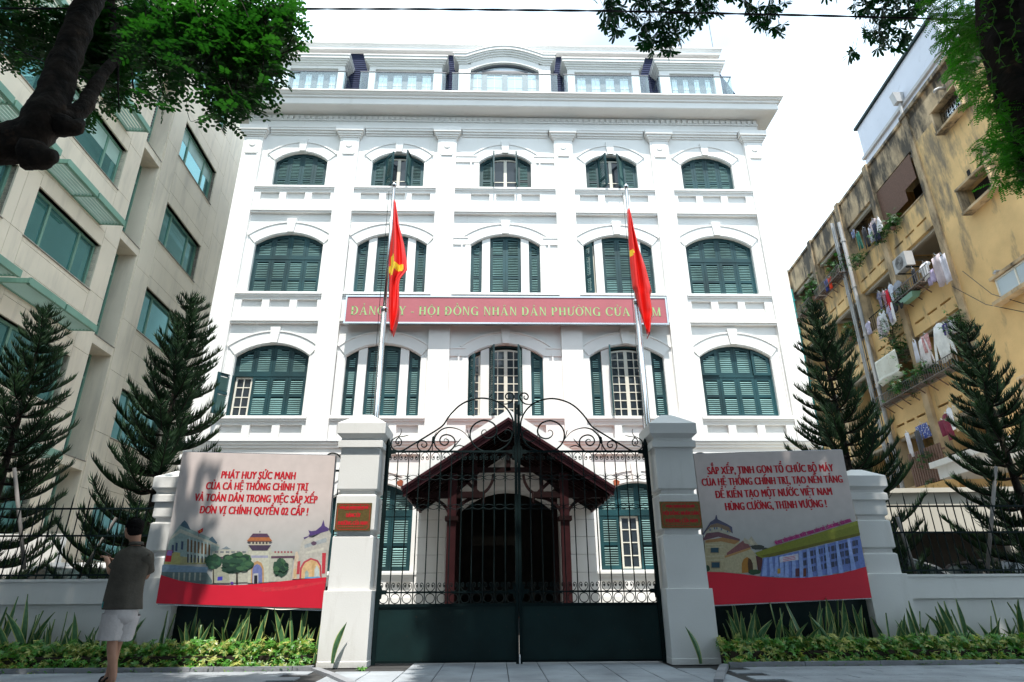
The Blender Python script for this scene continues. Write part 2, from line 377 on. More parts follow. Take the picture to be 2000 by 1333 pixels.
# ================================================================== WHITE BUILDING
WB = thing('white_building', 'white five-storey colonial style building with green louvred shutters and dark mansard roof', 'building', (.28,18,0))
OX = .28
class FB(MB): pass
def fob(name, mb, m, parent=None, **k):     # facade coordinates are world: shift to the building's own origin
    o = ob(name, mb, m, parent or WB, **k)
    if (parent or WB) is WB: o.location = (-.28, -18, 0)
    return o
YF = 18.0
PX = [-8.64,-5.25,-1.785,2.355,5.82,9.26]
BX = [-6.89,-3.49,.285,4.05,7.47]
FLR = [(0,4.70,1.49,3.42,3.85), (5.0,8.62,5.80,7.72,8.12), (8.86,12.80,9.88,11.70,12.10), (12.93,16.25,13.96,15.06,15.44)]
def HW(f, b): return (.91 if f == 3 else (1.12 if b in (0,4) else 1.15))
# bay walls with arched openings
def wall_arch(mb, X0, X1, Z0, Z1, xc, hw, zb, zs, zt, yf, yb, n=12):
    A = arc(xc, hw, zs, zt, n)
    q = lambda a,b,c,d: mb.poly([(a,yf,b),(c,yf,b),(c,yf,d),(a,yf,d)])
    q(X0,Z0,X1,zb); q(X0,zb,xc-hw,Z1); q(xc+hw,zb,X1,Z1)
    for i in range(n):
        (a,b),(c,d) = A[i],A[i+1]
        mb.poly([(a,yf,b),(c,yf,d),(c,yf,Z1),(a,yf,Z1)]); mb.poly([(a,yf,b),(c,yf,d),(c,yb,d),(a,yb,b)])
    for x in (xc-hw, xc+hw): mb.poly([(x,yf,zb),(x,yb,zb),(x,yb,zs),(x,yf,zs)])
    mb.poly([(xc-hw,yf,zb),(xc+hw,yf,zb),(xc+hw,yb,zb),(xc-hw,yb,zb)])
for b in range(5):
    X0, X1 = PX[b]+.2, PX[b+1]-.2
    for f in range(4):
        z0, z1, zb, zs, zt = FLR[f]
        z0 = [0,4.7,8.62,12.80][f]; z1 = [4.7,8.62,12.8,17.1][f]
        w = MB()
        if f == 0 and b == 2: wall_arch(w, X0, X1, 0, z1, .32, 1.47, .02, 2.95, 3.63, YF, YF+.5)
        else: wall_arch(w, X0, X1, z0, z1, BX[b], HW(f,b), zb, zs, zt, YF, YF+.32)
        fob('bay_wall', w, M['white'])
# shell: side walls, back, roof slab, dark rooms behind the windows
w = MB(); w.box(-8.96,-8.9,YF+.02,YF+15,0,17.1); w.box(9.52,9.58,YF+.02,YF+15,0,17.1); w.box(-8.96,9.58,YF+15,YF+15.1,0,17.1)
fob('side_wall', w, M['white'])
w = MB()
for f in range(4): w.box(-8.8,9.4,YF+.33,YF+14.9,[4.5,8.4,12.6,16.9][f],[4.7,8.6,12.8,17.0][f])
for x in PX[1:-1]: w.box(x-.1,x+.1,YF+.33,YF+6,0,16.9)
w.box(-8.8,9.4,YF+6,YF+6.1,0,16.9)
fob('interior_wall', w, M['interior'])
# entrance interior and doorway light box
w = MB(); w.box(-.75,.75,YF+3.0,YF+3.06,2.35,2.62); fob('interior_sign', w, M['interior'])
w = MB(); w.box(-1.6,2.2,YF+.0,YF+.5,-.02,.30); w.box(-1.9,2.5,YF-.5,YF+.02,-.02,.15); fob('entrance_step', w, M['kerb'])
# pilasters
for i, x in enumerate(PX):
    xr = .33
    p = MB().box(x-xr,x+xr,YF-.13,YF+.3,5.0,16.1); fob('pilaster', p, M['white'])
    pp = MB(); pp.box(x-.24,x+.24,YF-.142,YF-.12,15.32,15.98); pp.box(x-.2,x+.2,YF-.165,YF-.13,15.27,15.33)
    po = fob('capital_panel', pp, M['white'])
    c = MB(); n = 18
    c.rings([[(x+.11*math.cos(2*math.pi*k/n), YF-.142, 15.68+.11*math.sin(2*math.pi*k/n)) for k in range(n)],
             [(x+.11*math.cos(2*math.pi*k/n), YF-.160, 15.68+.11*math.sin(2*math.pi*k/n)) for k in range(n)],
             [(x+.085*math.cos(2*math.pi*k/n), YF-.168, 15.68+.085*math.sin(2*math.pi*k/n)) for k in range(n)]])
    fob('roundel', c, M['white'])
    c = MB()
    for k,(e,za,zb_) in enumerate(((.03,16.0,16.06),(.07,16.06,16.13),(.11,16.13,16.22),(.16,16.22,16.42))):
        c.box(x-xr-e,x+xr+e,YF-.13-e,YF+.05,za,zb_)
    fob('capital', c, M['white'])
    # ground floor rusticated pier
    for k in range(10):
        z0 = .05+k*.46; q = MB(); g = .005
        q.box(x-.40+0,x+.40,YF-.14,YF+.02,z0+g,z0+.46-g) if z0+.46<4.7 else q.box(x-.40,x+.40,YF-.14,YF+.02,z0+g,4.68)
        fob('rusticated_block', q, M['white'])
# string course above the ground floor
q = MB(); q.box(-9.05,9.65,YF-.18,YF+.2,4.93,5.0); q.box(-9.02,9.62,YF-.14,YF+.2,4.84,4.93)
q.prism([(-9.0,4.66),(9.6,4.66),(9.6,4.84),(-9.0,4.84)], YF-.09, YF+.1); q.box(-9.06,9.66,YF-.20,YF-.15,4.985,5.005)
fob('string_course', q, M['white'])
q = MB(); q.box(-9.05,9.65,YF-.21,YF+.2,5.005,5.02); fob('flashing', q, M['grey_frame'])
# entablature
q = MB()
for i in range(5):
    a, b_ = PX[i]+.53, PX[i+1]-.53
    q.box(a,b_,YF-.04,YF+.1,16.18,16.25); q.box(a,b_,YF-.09,YF+.1,16.25,16.33); q.box(a,b_,YF-.14,YF+.1,16.33,16.42)
q.box(-9.05,9.67,YF-.16,YF+.2,16.42,16.5)
fob('architrave', q, M['white'])
q = MB().box(-8.95,9.57,YF-.05,YF+.3,16.5,17.07); fob('frieze', q, M['white'])
q = MB(); q.box(-8.97,9.59,YF-.10,YF,16.80,16.85); fob('bed_moulding', q, M['white'])
db = MB().box(-.062,.062,-.012,.055,-.07,.07); dm = db.mesh('dentil', M['white'])
n = 92
for i in range(n): 
    o = ob('dentil', dm, None, WB, loc=(-8.86+i*(18.34/(n-1))-.28, -.10, 16.93))
# main cornice, with a moulded front
YC = 17.38
prof = [(YF+.1,17.07),(YC+.03,17.07),(YC,17.10),(YC,17.33),(YC-.05,17.36),(YC-.05,17.42),(YC-.11,17.46),(YC-.15,17.52),(YC-.19,17.53),(YC-.19,17.58),(YC-.14,17.62),(YF+.3,17.66)]
def run(mb, prof, x0, x1, xr=None):
    k = len(prof); n0 = len(mb.v); f = YF if xr is None else xr
    mb.v += [(x0-(f-p[0]),p[0],p[1]) for p in prof] + [(x1+(f-p[0]),p[0],p[1]) for p in prof]
    for i in range(k):
        j = (i+1)%k; mb.face((n0+i,n0+k+i,n0+k+j,n0+j))
    # returns along the sides
    for sgn, xs in ((-1,x0),(1,x1)):
        n1 = len(mb.v); mb.v += [(xs+sgn*(f-p[0]),p[0],p[1]) for p in prof] + [(xs+sgn*(f-p[0]),YF+14,p[1]) for p in prof]
        for i in range(k):
            j = (i+1)%k; mb.face((n1+i,n1+k+i,n1+k+j,n1+j))
q = MB(); run(q, prof, -8.93, 9.55); fob('cornice', q, M['white'])
q = MB(); q.box(-8.9,9.5,YF,YF+14,17.4,17.7); fob('roof_terrace', q, M['white'])
# window surrounds, sills, aprons, keystones
for b in range(5):
    xc = BX[b]; X0, X1 = PX[b]+.335, PX[b+1]-.335
    for f in range(4):
        if f == 0 and b == 2: continue
        z0, z1, zb, zs, zt = FLR[f]; hw = HW(f,b)
        q = MB(); e1, e2 = .16, .46
        a = arc(xc, hw+.02, zs+.02, zt+.03, 14, 0); o_ = arc(xc, hw+.02, zs+.02, zt+.03, 14, .36 if f else .3)
        q.strip(a, o_, YF-.03, YF+.01)
        fob('arch_band', q, M['white'])
        q = MB(); q.strip(arc(xc,hw+.02,zs+.02,zt+.03,14,.36 if f else .3), arc(xc,hw+.02,zs+.02,zt+.03,14,.41 if f else .35), YF-.055, YF+.01); fob('hood_moulding', q, M['white'])
        for s in (-1,1):
            q = MB(); q.box(*sorted((xc+s*(hw+.02),xc+s*(hw+.19))),YF-.028,YF+.01,zb,zs-.02); fob('jamb_moulding', q, M['white'])
            q = MB(); q.box(*sorted((xc+s*(hw+.28),xc+s*(hw+.33))),YF-.045,YF+.01,zb,zs+.12); fob('jamb_moulding', q, M['white'])
        kz = zt+.02; q = MB().prism([(xc-.10,kz),(xc+.10,kz),(xc+.155,kz+.52),(xc-.155,kz+.52)], YF-.085, YF+.01)
        fob('keystone', q, M['white'])
        if b == 2 and f: 
            for a_, b_, c_, d_ in ((X0,xc-hw-.02,X0,xc-hw-.1),(xc+hw+.02,X1,xc+hw+.1,X1)):
                q = MB().box(a_,b_,YF-.035,YF+.01,zs+.0,zs+.24); q.box(c_,d_,YF-.055,YF+.01,zs+.24,zs+.29); fob('impost_moulding', q, M['white'])
        # sill + apron
        SX0, SX1 = (X0, X1)
        q = MB(); q.box(SX0,SX1,YF-.16,YF+.1,zb-.10,zb-.04); q.box(SX0,SX1,YF-.13,YF+.02,zb-.16,zb-.10); q.box(SX0,SX1,YF-.10,YF+.02,zb-.21,zb-.16)
        q.box(SX0,SX1,YF-.12,YF+.02,zb-.04,zb-.003)
        fob('window_sill', q, M['white'])
        h = .40 if f != 1 else .40; zt_ = zb-.27; zb_ = zt_-h
        q = MB(); W_ = X1-X0; pw = .64; gap = .23; tot = 3*pw+2*gap; xs = xc-tot/2; yA = YF-.085
        ztop = zb-.212; zbot = (zb-.97 if f > 1 else 5.02) if f else .4
        q.box(SX0,SX1,yA,YF+.01,zt_,ztop); q.box(SX0,SX1,yA,YF+.01,zbot,zb_)
        edges = [SX0, xs, xs+pw, xs+pw+gap, xs+2*pw+gap, xs+2*(pw+gap), xs+tot, SX1]
        for k in range(0,8,2): q.box(edges[k],edges[k+1],yA,YF+.01,zb_,zt_)
        fob('apron_panel', q, M['white'])
        if f > 1 :
            zz = zb-1.04; q = MB(); q.box(SX0,SX1,YF-.15,YF+.02,zz,zz+.055); q.box(SX0,SX1,YF-.11,YF+.02,zz-.06,zz); fob('band_moulding', q, M['white'])
# rectangular field panels above the arches (thin raised line)
# ---------------- shutters and casements
def leaf_outline(x0, x1, zb, top, n=4): return [(x0,zb)] + [(x1,zb)] + [(x1+(x0-x1)*i/n, top(x1+(x0-x1)*i/n)) for i in range(n+1)]
def shutter(mb, x0, x1, zb, top, rails, y, fw=.085, th=.045, back=True):
    """louvred leaf in the XZ plane at depth y; top(x) gives the head height; rails are extra horizontal rails"""
    n = 4; T = lambda x: top(x)
    mb.use(M['green'])
    for a, b in ((x0,x0+fw),(x1-fw,x1)): mb.prism([(a,zb),(b,zb),(b,T(b)),(a,T(a))], y, y+th)
    xa, xb = x0+fw, x1-fw
    up = [(xa+(xb-xa)*i/n, T(xa+(xb-xa)*i/n)) for i in range(n+1)]; lo = [(p[0],p[1]-fw*1.1) for p in up]
    mb.strip(up, lo, y+.001, y+th-.001)
    mb.box(xa,xb,y+.001,y+th-.001,zb,zb+fw)
    for r in rails: mb.box(xa,xb,y+.001,y+th-.001,r-fw/2,r+fw/2)
    if back: mb.poly([(xa,y+th+.004,zb),(xb,y+th+.004,zb),(xb,y+th+.004,T(xb)),(xa,y+th+.004,T(xa))])
    mb.use(M['sunlit_slat']); z = zb+fw+.03; pitch = .062
    while z < max(T(xa),T(xb))-fw*1.2:
        if not any(abs(z-r) < fw/2+.018 for r in rails):
            lim = z+.03+fw*1.1; a, b = xa, xb
            while a < b and T(a) < lim: a += .03
            while b > a and T(b) < lim: b -= .03
            if b-a > .05:
                mb.poly([(a,y-.004,z-.013),(b,y-.004,z-.013),(b,y+th-.006,z+.028),(a,y+th-.006,z+.028)])
                mb.poly([(a,y-.004,z-.013),(b,y-.004,z-.013),(b,y-.002,z-.026),(a,y-.002,z-.026)])
                mb.poly([(a,y-.002,z-.026),(b,y-.002,z-.026),(b,y+th-.006,z+.016),(a,y+th-.006,z+.016)])
        z += pitch
def casement(win, x0, x1, zb, top, y, nx, zs_, fw=.055, mw=.028, curtain=False, deep=.04):
    f = MB(); T = top
    for a, b in ((x0,x0+fw),(x1-fw,x1)): f.prism([(a,zb),(b,zb),(b,T(b)),(a,T(a))], y, y+deep)
    xa, xb = x0+fw, x1-fw; n = 4
    up = [(xa+(xb-xa)*i/n, T(xa+(xb-xa)*i/n)) for i in range(n+1)]; f.strip(up, [(p[0],p[1]-fw) for p in up], y+.001, y+deep-.001)
    f.box(xa,xb,y+.001,y+deep-.001,zb,zb+fw)
    for i in range(1,nx): x = xa+(xb-xa)*i/nx; f.box(x-mw/2,x+mw/2,y+.003,y+deep-.003,zb+fw,min(T(x),T(x))-fw)
    for z in zs_: f.box(xa,xb,y+.004,y+deep-.004,z-mw/2,z+mw/2)
    ob('casement_frame', f, M['frame_white'], win)
    g = MB(); xs = [xa+(xb-xa)*i/nx for i in range(nx+1)]; zz = [zb+fw]+list(zs_)
    for i in range(nx):
        for k, z in enumerate(zz):
            a, b = xs[i], xs[i+1]
            if k+1 < len(zz): P = [(a,z),(b,z),(b,zz[k+1]),(a,zz[k+1])]
            else: P = [(a,z),(b,z),(b,T(b)-fw),(a,T(a)-fw)]
            pn = MB(); pn.poly([(p[0],y+.02,p[1]) for p in P]); ob('pane', pn, M['glass_dark'], win)
    if curtain:
        c = MB(); k = 16
        for i in range(k): c.poly([(x0+(x1-x0)*i/k,y+.12+.03*(i%2),zb),(x0+(x1-x0)*(i+1)/k,y+.12+.03*((i+1)%2),zb),(x0+(x1-x0)*(i+1)/k,y+.12+.03*((i+1)%2),T(x1)),(x0+(x1-x0)*i/k,y+.12+.03*(i%2),T(x0))])
        ob('curtain', c, M['white'], win)
def topf(f, b, drop=0.):
    z0,z1,zb,zs,zt = FLR[f]; hw = HW(f,b); h = zt-zs; r = (hw*hw+h*h)/(2*h); cz = zt-r
    return lambda x: cz+math.sqrt(max(1e-6, r*r-(x-BX[b])**2))-drop
def open_leaf(win, hx, zb, zt, w, ang, rails, side, lab=None):
    """leaf hinged at x=hx swung out by ang (degrees from closed); side=-1 hinge at left edge"""
    m = MB(); shutter(m, 0, w, 0, lambda x: zt-zb, [r-zb for r in rails], -.022, back=False)
    o = ob('shutter', m, None, win); o.location = (hx-BXC[0], YSH-.02-18, zb)
    o.rotation_euler = (0,0, -rad(ang) if side < 0 else rad(180+ang)); return o
YSH = YF+.13
BXC = [0]
def window(f, b):
    z0,z1,zb,zs,zt = FLR[f]; hw = HW(f,b); xc = BX[b]
    win = bpy.data.objects.new('window', None); COL.objects.link(win); win.parent = WB; win.location = (xc-.28,0,0); win.empty_display_size=.1
    BXC[0] = xc
    return win
class Shift:                      # meshes written in world facade coordinates, parented to the window empty
    pass
def wob(win, name, mb, m=None):
    o = ob(name, mb, m, win); o.location = (-BXC[0], -18, 0); return o
_ob = ob
def ob_w(name, mb, m=None, parent=None, **k):
    o = _ob(name, mb, m, parent, **k)
    if parent is not None and parent.name.startswith('window') and name in ('casement_frame','pane','curtain','shutter') and not k.get('raw'):
        o.location = (-BXC[0], -18, 0)
    return o
ob = ob_w
def closed(win, a, b, zb, top, rails): m = MB(); shutter(m, a, b, zb, top, rails, YSH); return ob('shutter', m, None, win)
for b in range(5):
    for f in range(4):
        if f == 0 and b == 2: continue
        z0,z1,zb,zs,zt = FLR[f]; hw = HW(f,b); xc = BX[b]; win = window(f,b); top = topf(f,b,.015); zr = zb+(zt-zb)*.27
        yb = YSH+.10
        # fixed green box frame
        fr = MB(); A = arc(xc,hw-.001,zs,zt-.002,12); I = [(xc+(p[0]-xc)*(1-.05/hw), p[1]-.05) for p in A]; fr.strip(A, I, YSH-.02, YSH+.09)
        for s in (-1,1): fr.box(*sorted((xc+s*(hw-.05),xc+s*hw)),YSH-.02,YSH+.09,zb,zs)
        fr.box(xc-hw,xc+hw,YSH-.005,YSH+.09,zb-.002,zb+.03)
        wob(win, 'shutter_frame', fr, M['green'])
        if f == 3:
            xs = [xc-hw+.04+(2*hw-.08)*i/4 for i in range(5)]
            if b in (0,4):
                for i in range(4): closed(win, xs[i]+.003, xs[i+1]-.003, zb+.03, top, [zr+.02])
            else:
                closed(win, xs[0], xs[1]-.003, zb+.03, top, [zr+.02]); closed(win, xs[3]+.003, xs[4], zb+.03, top, [zr+.02])
                for i in (1,2): casement(win, xs[i]+(.0 if i==1 else 0), xs[i+1], zb+.03, lambda x: min(top(x),zt-.03)-.07, YSH+.06, 1, [zr+.02], curtain=(b==2))
                open_leaf(win, xs[1], zb+.03, zt-.10, .44, 48 if b==1 else (86 if b == 2 else 62), [zr+.02], -1)
                open_leaf(win, xs[3], zb+.03, zt-.10, .44, 78 if b==1 else (82 if b == 2 else 54), [zr+.02], 1)
        elif b in (0,4) or f == 0:
            ztr = zb+(1.33 if f else 1.49); xs = [xc-hw+.04+(2*hw-.08)*i/4 for i in range(5)]
            zr = zb+(.56 if f == 2 else .69)
            for i in range(4):
                m = MB(); shutter(m, xs[i]+.003, xs[i+1]-.003, ztr+.04, top, [], YSH)
                o = ob('shutter', m, None, win)
                if f == 1 and b == 4 and i in (0,3): o.rotation_euler = (0,0,0); o.location = o.location + Vector((0,-.05,-.02))
                if (f == 1 and b == 0 and i == 0) or (f == 0 and b == 3 and i == 1):
                    casement(win, xs[i]+.02, xs[i+1]-.01, zb+.03, lambda x: ztr-.05, YSH+.05, 2, [zb+.03+(ztr-zb-.1)*k/4 for k in (1,2,3)]); continue
                closed(win, xs[i]+.003, xs[i+1]-.003, zb+.03, lambda x: ztr-.04, [zr])
            tr = MB().box(xc-hw+.04,xc+hw-.04,YSH-.012,YSH+.06,ztr-.04,ztr+.04); wob(win, 'transom', tr, M['green'])
            if f == 1 and b == 0: open_leaf(win, xs[0], zb+.03, ztr-.04, .54, 128, [zr], -1)
        else:
            nw, mw_ = .37, .265; a0 = xc-hw; a1 = a0+nw; c0 = a1+mw_; c1 = xc+(xc-c0); d0 = c1+mw_; d1 = d0+nw
            mu = MB()
            for p, q_ in ((a1,c0),(c1,d0)): mu.prism([(p,zb),(q_,zb),(q_,top(q_)),(p,top(p))], YF+.05, YSH+.12)
            wob(win, 'mullion', mu, M['white'])
            r1, r2 = zb+(zt-zb)*.30, zb+(zt-zb)*.655
            def narrow(x0, x1, opened=False):
                if not opened: closed(win, x0+.01, x1-.01, zb+.03, lambda x: top(x)-.03, [r1,r2])
                else: casement(win, x0+.03, x1-.01, zb+.03, lambda x: top(x)-.08, YSH+.05, 2, [zb+.03+(zs-zb)*k/7 for k in range(1,7)])
            left_open = (f == 1 and b == 2) or (f == 2 and b == 3)
            narrow(a0, a1, left_open)
            if left_open: open_leaf(win, a0+.03, zb+.03, top(a0+.1)-.02, .32, 60 if f == 1 else 42, [r1,r2], -1)
            narrow(d0, d1)
            xm = (c0+c1)/2
            if f == 1 and b in (2,3):
                for x0_, x1_ in ((c0+.02,xm),(xm,c1-.02)): casement(win, x0_, x1_, zb+.03, lambda x: top(x)-.09, YSH+.05, 2, [zb+.03+(zt-zb-.2)*k/8 for k in range(1,8)])
                open_leaf(win, c0+.02, zb+.03, top(c0)-.04, .48, 100 if b == 3 else 74, [r1,r2], -1)
                open_leaf(win, c1-.02, zb+.03, top(c0)-.04, .48, 76 if b == 2 else 66, [r1,r2], 1)
            else:
                closed(win, c0+.01, xm-.002, zb+.03, lambda x: top(x)-.02, [r1,r2]); closed(win, xm+.002, c1-.01, zb+.03, lambda x: top(x)-.02, [r1,r2])
ob = _ob
# entrance doors far inside
w = MB(); w.box(-1.5,2.1,YF+.02,YF+.45,.28,.31); fob('threshold', w, M['tile'])
# ---------------- mansard roof
q = MB(); NB = 24
ym0, ym1, zm0, zm1 = 18.1, 18.6, 17.66, 20.75
xl0, xr0 = -8.87, 9.43
for side in ('front',):
    zz = zm0; k = 0
    while zz < zm1:
        t0 = (zz-zm0)/(zm1-zm0); t1 = (min(zz+.125,zm1)-zm0)/(zm1-zm0)
        y0, y1 = ym0+(ym1-ym0)*t0, ym0+(ym1-ym0)*t1; ins0, ins1 = .95*t0, .95*t1
        q.poly([(xl0+ins0,y0-.018,zz),(xr0-ins0,y0-.018,zz),(xr0-ins1,y1,min(zz+.125,zm1)),(xl0+ins1,y1,min(zz+.125,zm1))])
        q.poly([(xl0+ins0,y0-.018,zz),(xr0-ins0,y0-.018,zz),(xr0-ins0,y0+.01,zz-.003),(xl0+ins0,y0+.01,zz-.003)])
        for sx, xa, xb in ((1,xr0-ins0,xr0-ins1),(-1,xl0+ins0,xl0+ins1)):
            q.poly([(xa+sx*.018,y0,zz),(xa+sx*.018,32,zz),(xb,32,min(zz+.125,zm1)),(xb,y1,min(zz+.125,zm1))])
        zz += .125
fob('slate_roof', q, M['slate'], kind='stuff')
q = MB(); rc = [(18.8,20.75),(18.40,20.75),(18.37,20.77),(18.37,20.90),(18.34,20.93),(18.34,20.96),(18.29,21.0),(18.29,21.05),(18.8,21.1)]
run(q, rc, -7.95, 8.5, 18.75); q.box(-7.9,8.5,18.7,32,20.9,21.0); fob('roof_cornice', q, M['white'])
for px_ in (572, 1392):
    p = at(px_+1, 96, 18.5); q = MB().tube([(p.x,18.5,21.),(p.x,18.5,24.)], .014, 5); fob('lightning_rod', q, M['grey_frame'])
# dormers
DX = [(-8.29,-5.57),(-4.98,-1.92),(-1.63,2.17),(2.47,5.54),(5.98,8.63)]
DW = [(-7.76,-5.97),(-4.58,-2.40),(-1.02,1.56),(2.91,5.08),(6.53,8.23)]
yd = 17.85
for i in range(5):
    x0, x1 = DX[i]; a, b_ = DW[i]; xc = (a+b_)/2; ztop = 19.35
    zw = 19.21
    d = bpy.data.objects.new('dormer', None); COL.objects.link(d); d.parent = WB; d.location = (-.28,-18,0); d.empty_display_size = .2
    q = MB(); fx0, fx1 = x0+.17, x1-.17
    if i != 2:
        q.box(fx0,a,yd,yd+.9,17.66,ztop); q.box(b_,fx1,yd,yd+.9,17.66,ztop); q.box(a,b_,yd,yd+.9,zw,ztop)
    else:
        A = arc(xc,(b_-a)/2,19.25,19.64,14)
        q.box(fx0,a,yd,yd+.9,17.66,19.51); q.box(b_,fx1,yd,yd+.9,17.66,19.51)
        T2 = lambda x: 19.51 + (.42*math.cos((x-xc)/1.46*math.pi/2) if abs(x-xc) < 1.46 else 0)
        for k in range(14):
            (p0,z0_),(p1,z1_) = A[k],A[k+1]; q.prism([(p0,z0_),(p1,z1_),(p1,T2(p1)),(p0,T2(p0))], yd, yd+.9)
    _ob('dormer_wall', q, M['white'], d)
    # stepped cornice
    q = MB(); steps = ((.04,0,.07),(.09,.07,.14),(.14,.14,.21),(.19,.21,.33),(.22,.33,.385))
    if i != 2:
        for e, za, zb_ in steps: q.box(fx0-e,fx1+e,yd-e,yd+.9,ztop+za,ztop+zb_-.0)
        for s in (0,): pass
    else:
        n = 20; hwc = 1.46
        for e, za, zb_ in steps:
            pts = [fx0-e] + [xc-hwc+2*hwc*k/n for k in range(n+1)] + [fx1+e]
            H_ = lambda x: 19.51 + (.42*math.cos((x-xc)/hwc*math.pi/2) if abs(x-xc) < hwc else 0)
            lo = [(x,H_(x)+za) for x in pts]; hi = [(x,H_(x)+zb_) for x in pts]; q.strip(lo, hi, yd-e, yd+.85)
    _ob('dormer_cornice', q, M['white'], d)
    # french windows
    nL = 4; f = MB(); yw = yd+.14; top = (lambda x: zw) if i != 2 else (lambda x: 19.25+.35*math.cos((x-xc)/((b_-a)/2)*math.pi/2) if abs(x-xc) < (b_-a)/2 else 19.25)
    xs = [a+(b_-a)*k/nL for k in range(nL+1)]
    if i == 2: xs = [a, a+.52, xc, b_-.52, b_]
    zh = zw-.02 if i != 2 else 19.24
    f.box(a,b_,yw-.03,yw+.06,zw-.05,zw) if i != 2 else f.box(a+.5,b_-.5,yw-.03,yw+.06,zh,zh+.1)
    if i == 2:
        A2 = [(xc+(p[0]-xc)*.965,p[1]-.07) for p in A]; f.strip(A, A2, yw-.03, yw+.06)
    for k in range(nL):
        p0, p1 = xs[k], xs[k+1]; w1 = .11
        tp0, tp1 = (min(top(p0+.05),19.9), min(top(p1-.05),19.9)) if (i == 2 and k in (0,3)) else (zh, zh)
        f.prism([(p0,17.66),(p0+w1,17.66),(p0+w1,tp0),(p0,tp0)], yw, yw+.05); f.prism([(p1-w1,17.66),(p1,17.66),(p1,tp1),(p1-w1,tp1)], yw, yw+.05)
        if not (i == 2 and k in (0,3)): f.box(p0+w1,p1-w1,yw+.001,yw+.049,zh-.1,zh)
    _ob('door_frame', f, M['grey_frame'], d)
    mu = MB()
    for k in range(nL):
        p0, p1 = xs[k]+.11, xs[k+1]-.11; xm = (p0+p1)/2
        t_ = zh-.1 if not (i == 2 and k in (0,3)) else min(top(p0),top(p1))
        mu.box(xm-.008,xm+.008,yw+.015,yw+.025,17.7,t_-.0)
        for z in (18.1,18.55,19.0): mu.box(p0,p1,yw+.016,yw+.026,z-.008,z+.008)
        g = MB(); 
        if i == 2 and k in (0,3): g.poly([(p0,yw+.03,17.7),(p1,yw+.03,17.7),(p1,yw+.03,top(p1)-.04),(p0,yw+.03,top(p0)-.04)])
        else: g.poly([(p0,yw+.03,17.7),(p1,yw+.03,17.7),(p1,yw+.03,t_),(p0,yw+.03,t_)])
        _ob('pane', g, M['glass_blue'], d)
    _ob('glazing_bars', mu, M['frame_white'], d)
    if i == 2:
        g = MB(); g.poly([(a+.55,yw+.03,19.33),(b_-.55,yw+.03,19.33)]+[(x_,yw+.03,top(x_)-.05) for x_ in [b_-.55-(b_-a-1.1)*k/8 for k in range(9)]]); _ob('pane', g, M['glass_blue'], d)
    h = MB().box(xc-.03,xc+.0,yw-.06,yw,18.05,18.28); h.box(xc-.14,xc+.0,yw-.07,yw-.05,18.24,18.265); _ob('door_handle', h, M['steel'], d)
    # glass balustrade
    gx0, gx1 = x0+(-.02), x1+.02
    bl = bpy.data.objects.new('balustrade', None); COL.objects.link(bl); bl.parent = WB; bl.location = (-.28,-18,0)
    yb0 = 17.42; g0 = MB(); g0.box(gx0,gx1,yb0,yb0+.015,17.6,18.62); _ob('glass_panel', g0, M['balglass'], bl)
    for xx in (gx0,gx1): g1 = MB(); g1.box(xx-.0075,xx+.0075,yb0+.02,yd+.3,17.6,18.62); _ob('glass_panel', g1, M['balglass'], bl)
    r_ = MB(); r_.box(gx0-.02,gx1+.02,yb0-.012,yb0+.028,18.62,18.65)
    for xx in (gx0,gx1): r_.box(xx-.02,xx+.02,yb0+.03,yd+.3,18.621,18.649)
    _ob('handrail', r_, M['grey_frame'], bl)
# floodlights on the cornice
for px_ in (677,872,1095,1283,1462):
    p = at(px_, 188, 17.5); q = MB().box(p.x-.13,p.x+.13,17.42,17.55,17.66,17.74); q.box(p.x-.02,p.x+.02,17.47,17.5,17.6,17.66); fob('floodlight', q, M['black'])
# dark metal downpipe hooks omitted; boards of the name sign
SG = thing('name_sign', 'long maroon sign board with pale green capital letters above the second storey windows', 'sign', (.3,17.62,8.7))
q = MB(); x0, x1, z0, z1, y_ = -4.72, 5.38, 8.64, 9.60, 17.60
q.box(x0,x1,y_-.03,y_,z0,z0+.05); q.box(x0,x1,y_-.03,y_,z1-.05,z1); q.box(x0,x0+.05,y_-.029,y_-.001,z0+.05,z1-.05); q.box(x1-.05,x1,y_-.029,y_-.001,z0+.05,z1-.05)
q.box(x0+.01,x1-.01,y_,y_+.16,z0+.01,z1-.01)
o = ob('sign_frame', q, M['steel'], SG); o.location = (-.3,-17.62,-8.7)
q = MB(); q.box(x0+.05,x1-.05,y_-.012,y_-.004,z0+.05,z1-.05); o = ob('sign_board', q, M['sign'], SG); o.location = (-.3,-17.62,-8.7)
q = MB(); q.use(M['steel'])
for x in (-4.2,-1.8,.3,2.4,4.9): q.box(x-.03,x+.03,y_+.16,YF-.1,8.72,8.78); q.box(x-.03,x+.03,y_+.16,YF-.1,9.4,9.46)
o = ob('bracket', q, None, SG); o.location = (-.3,-17.62,-8.7)
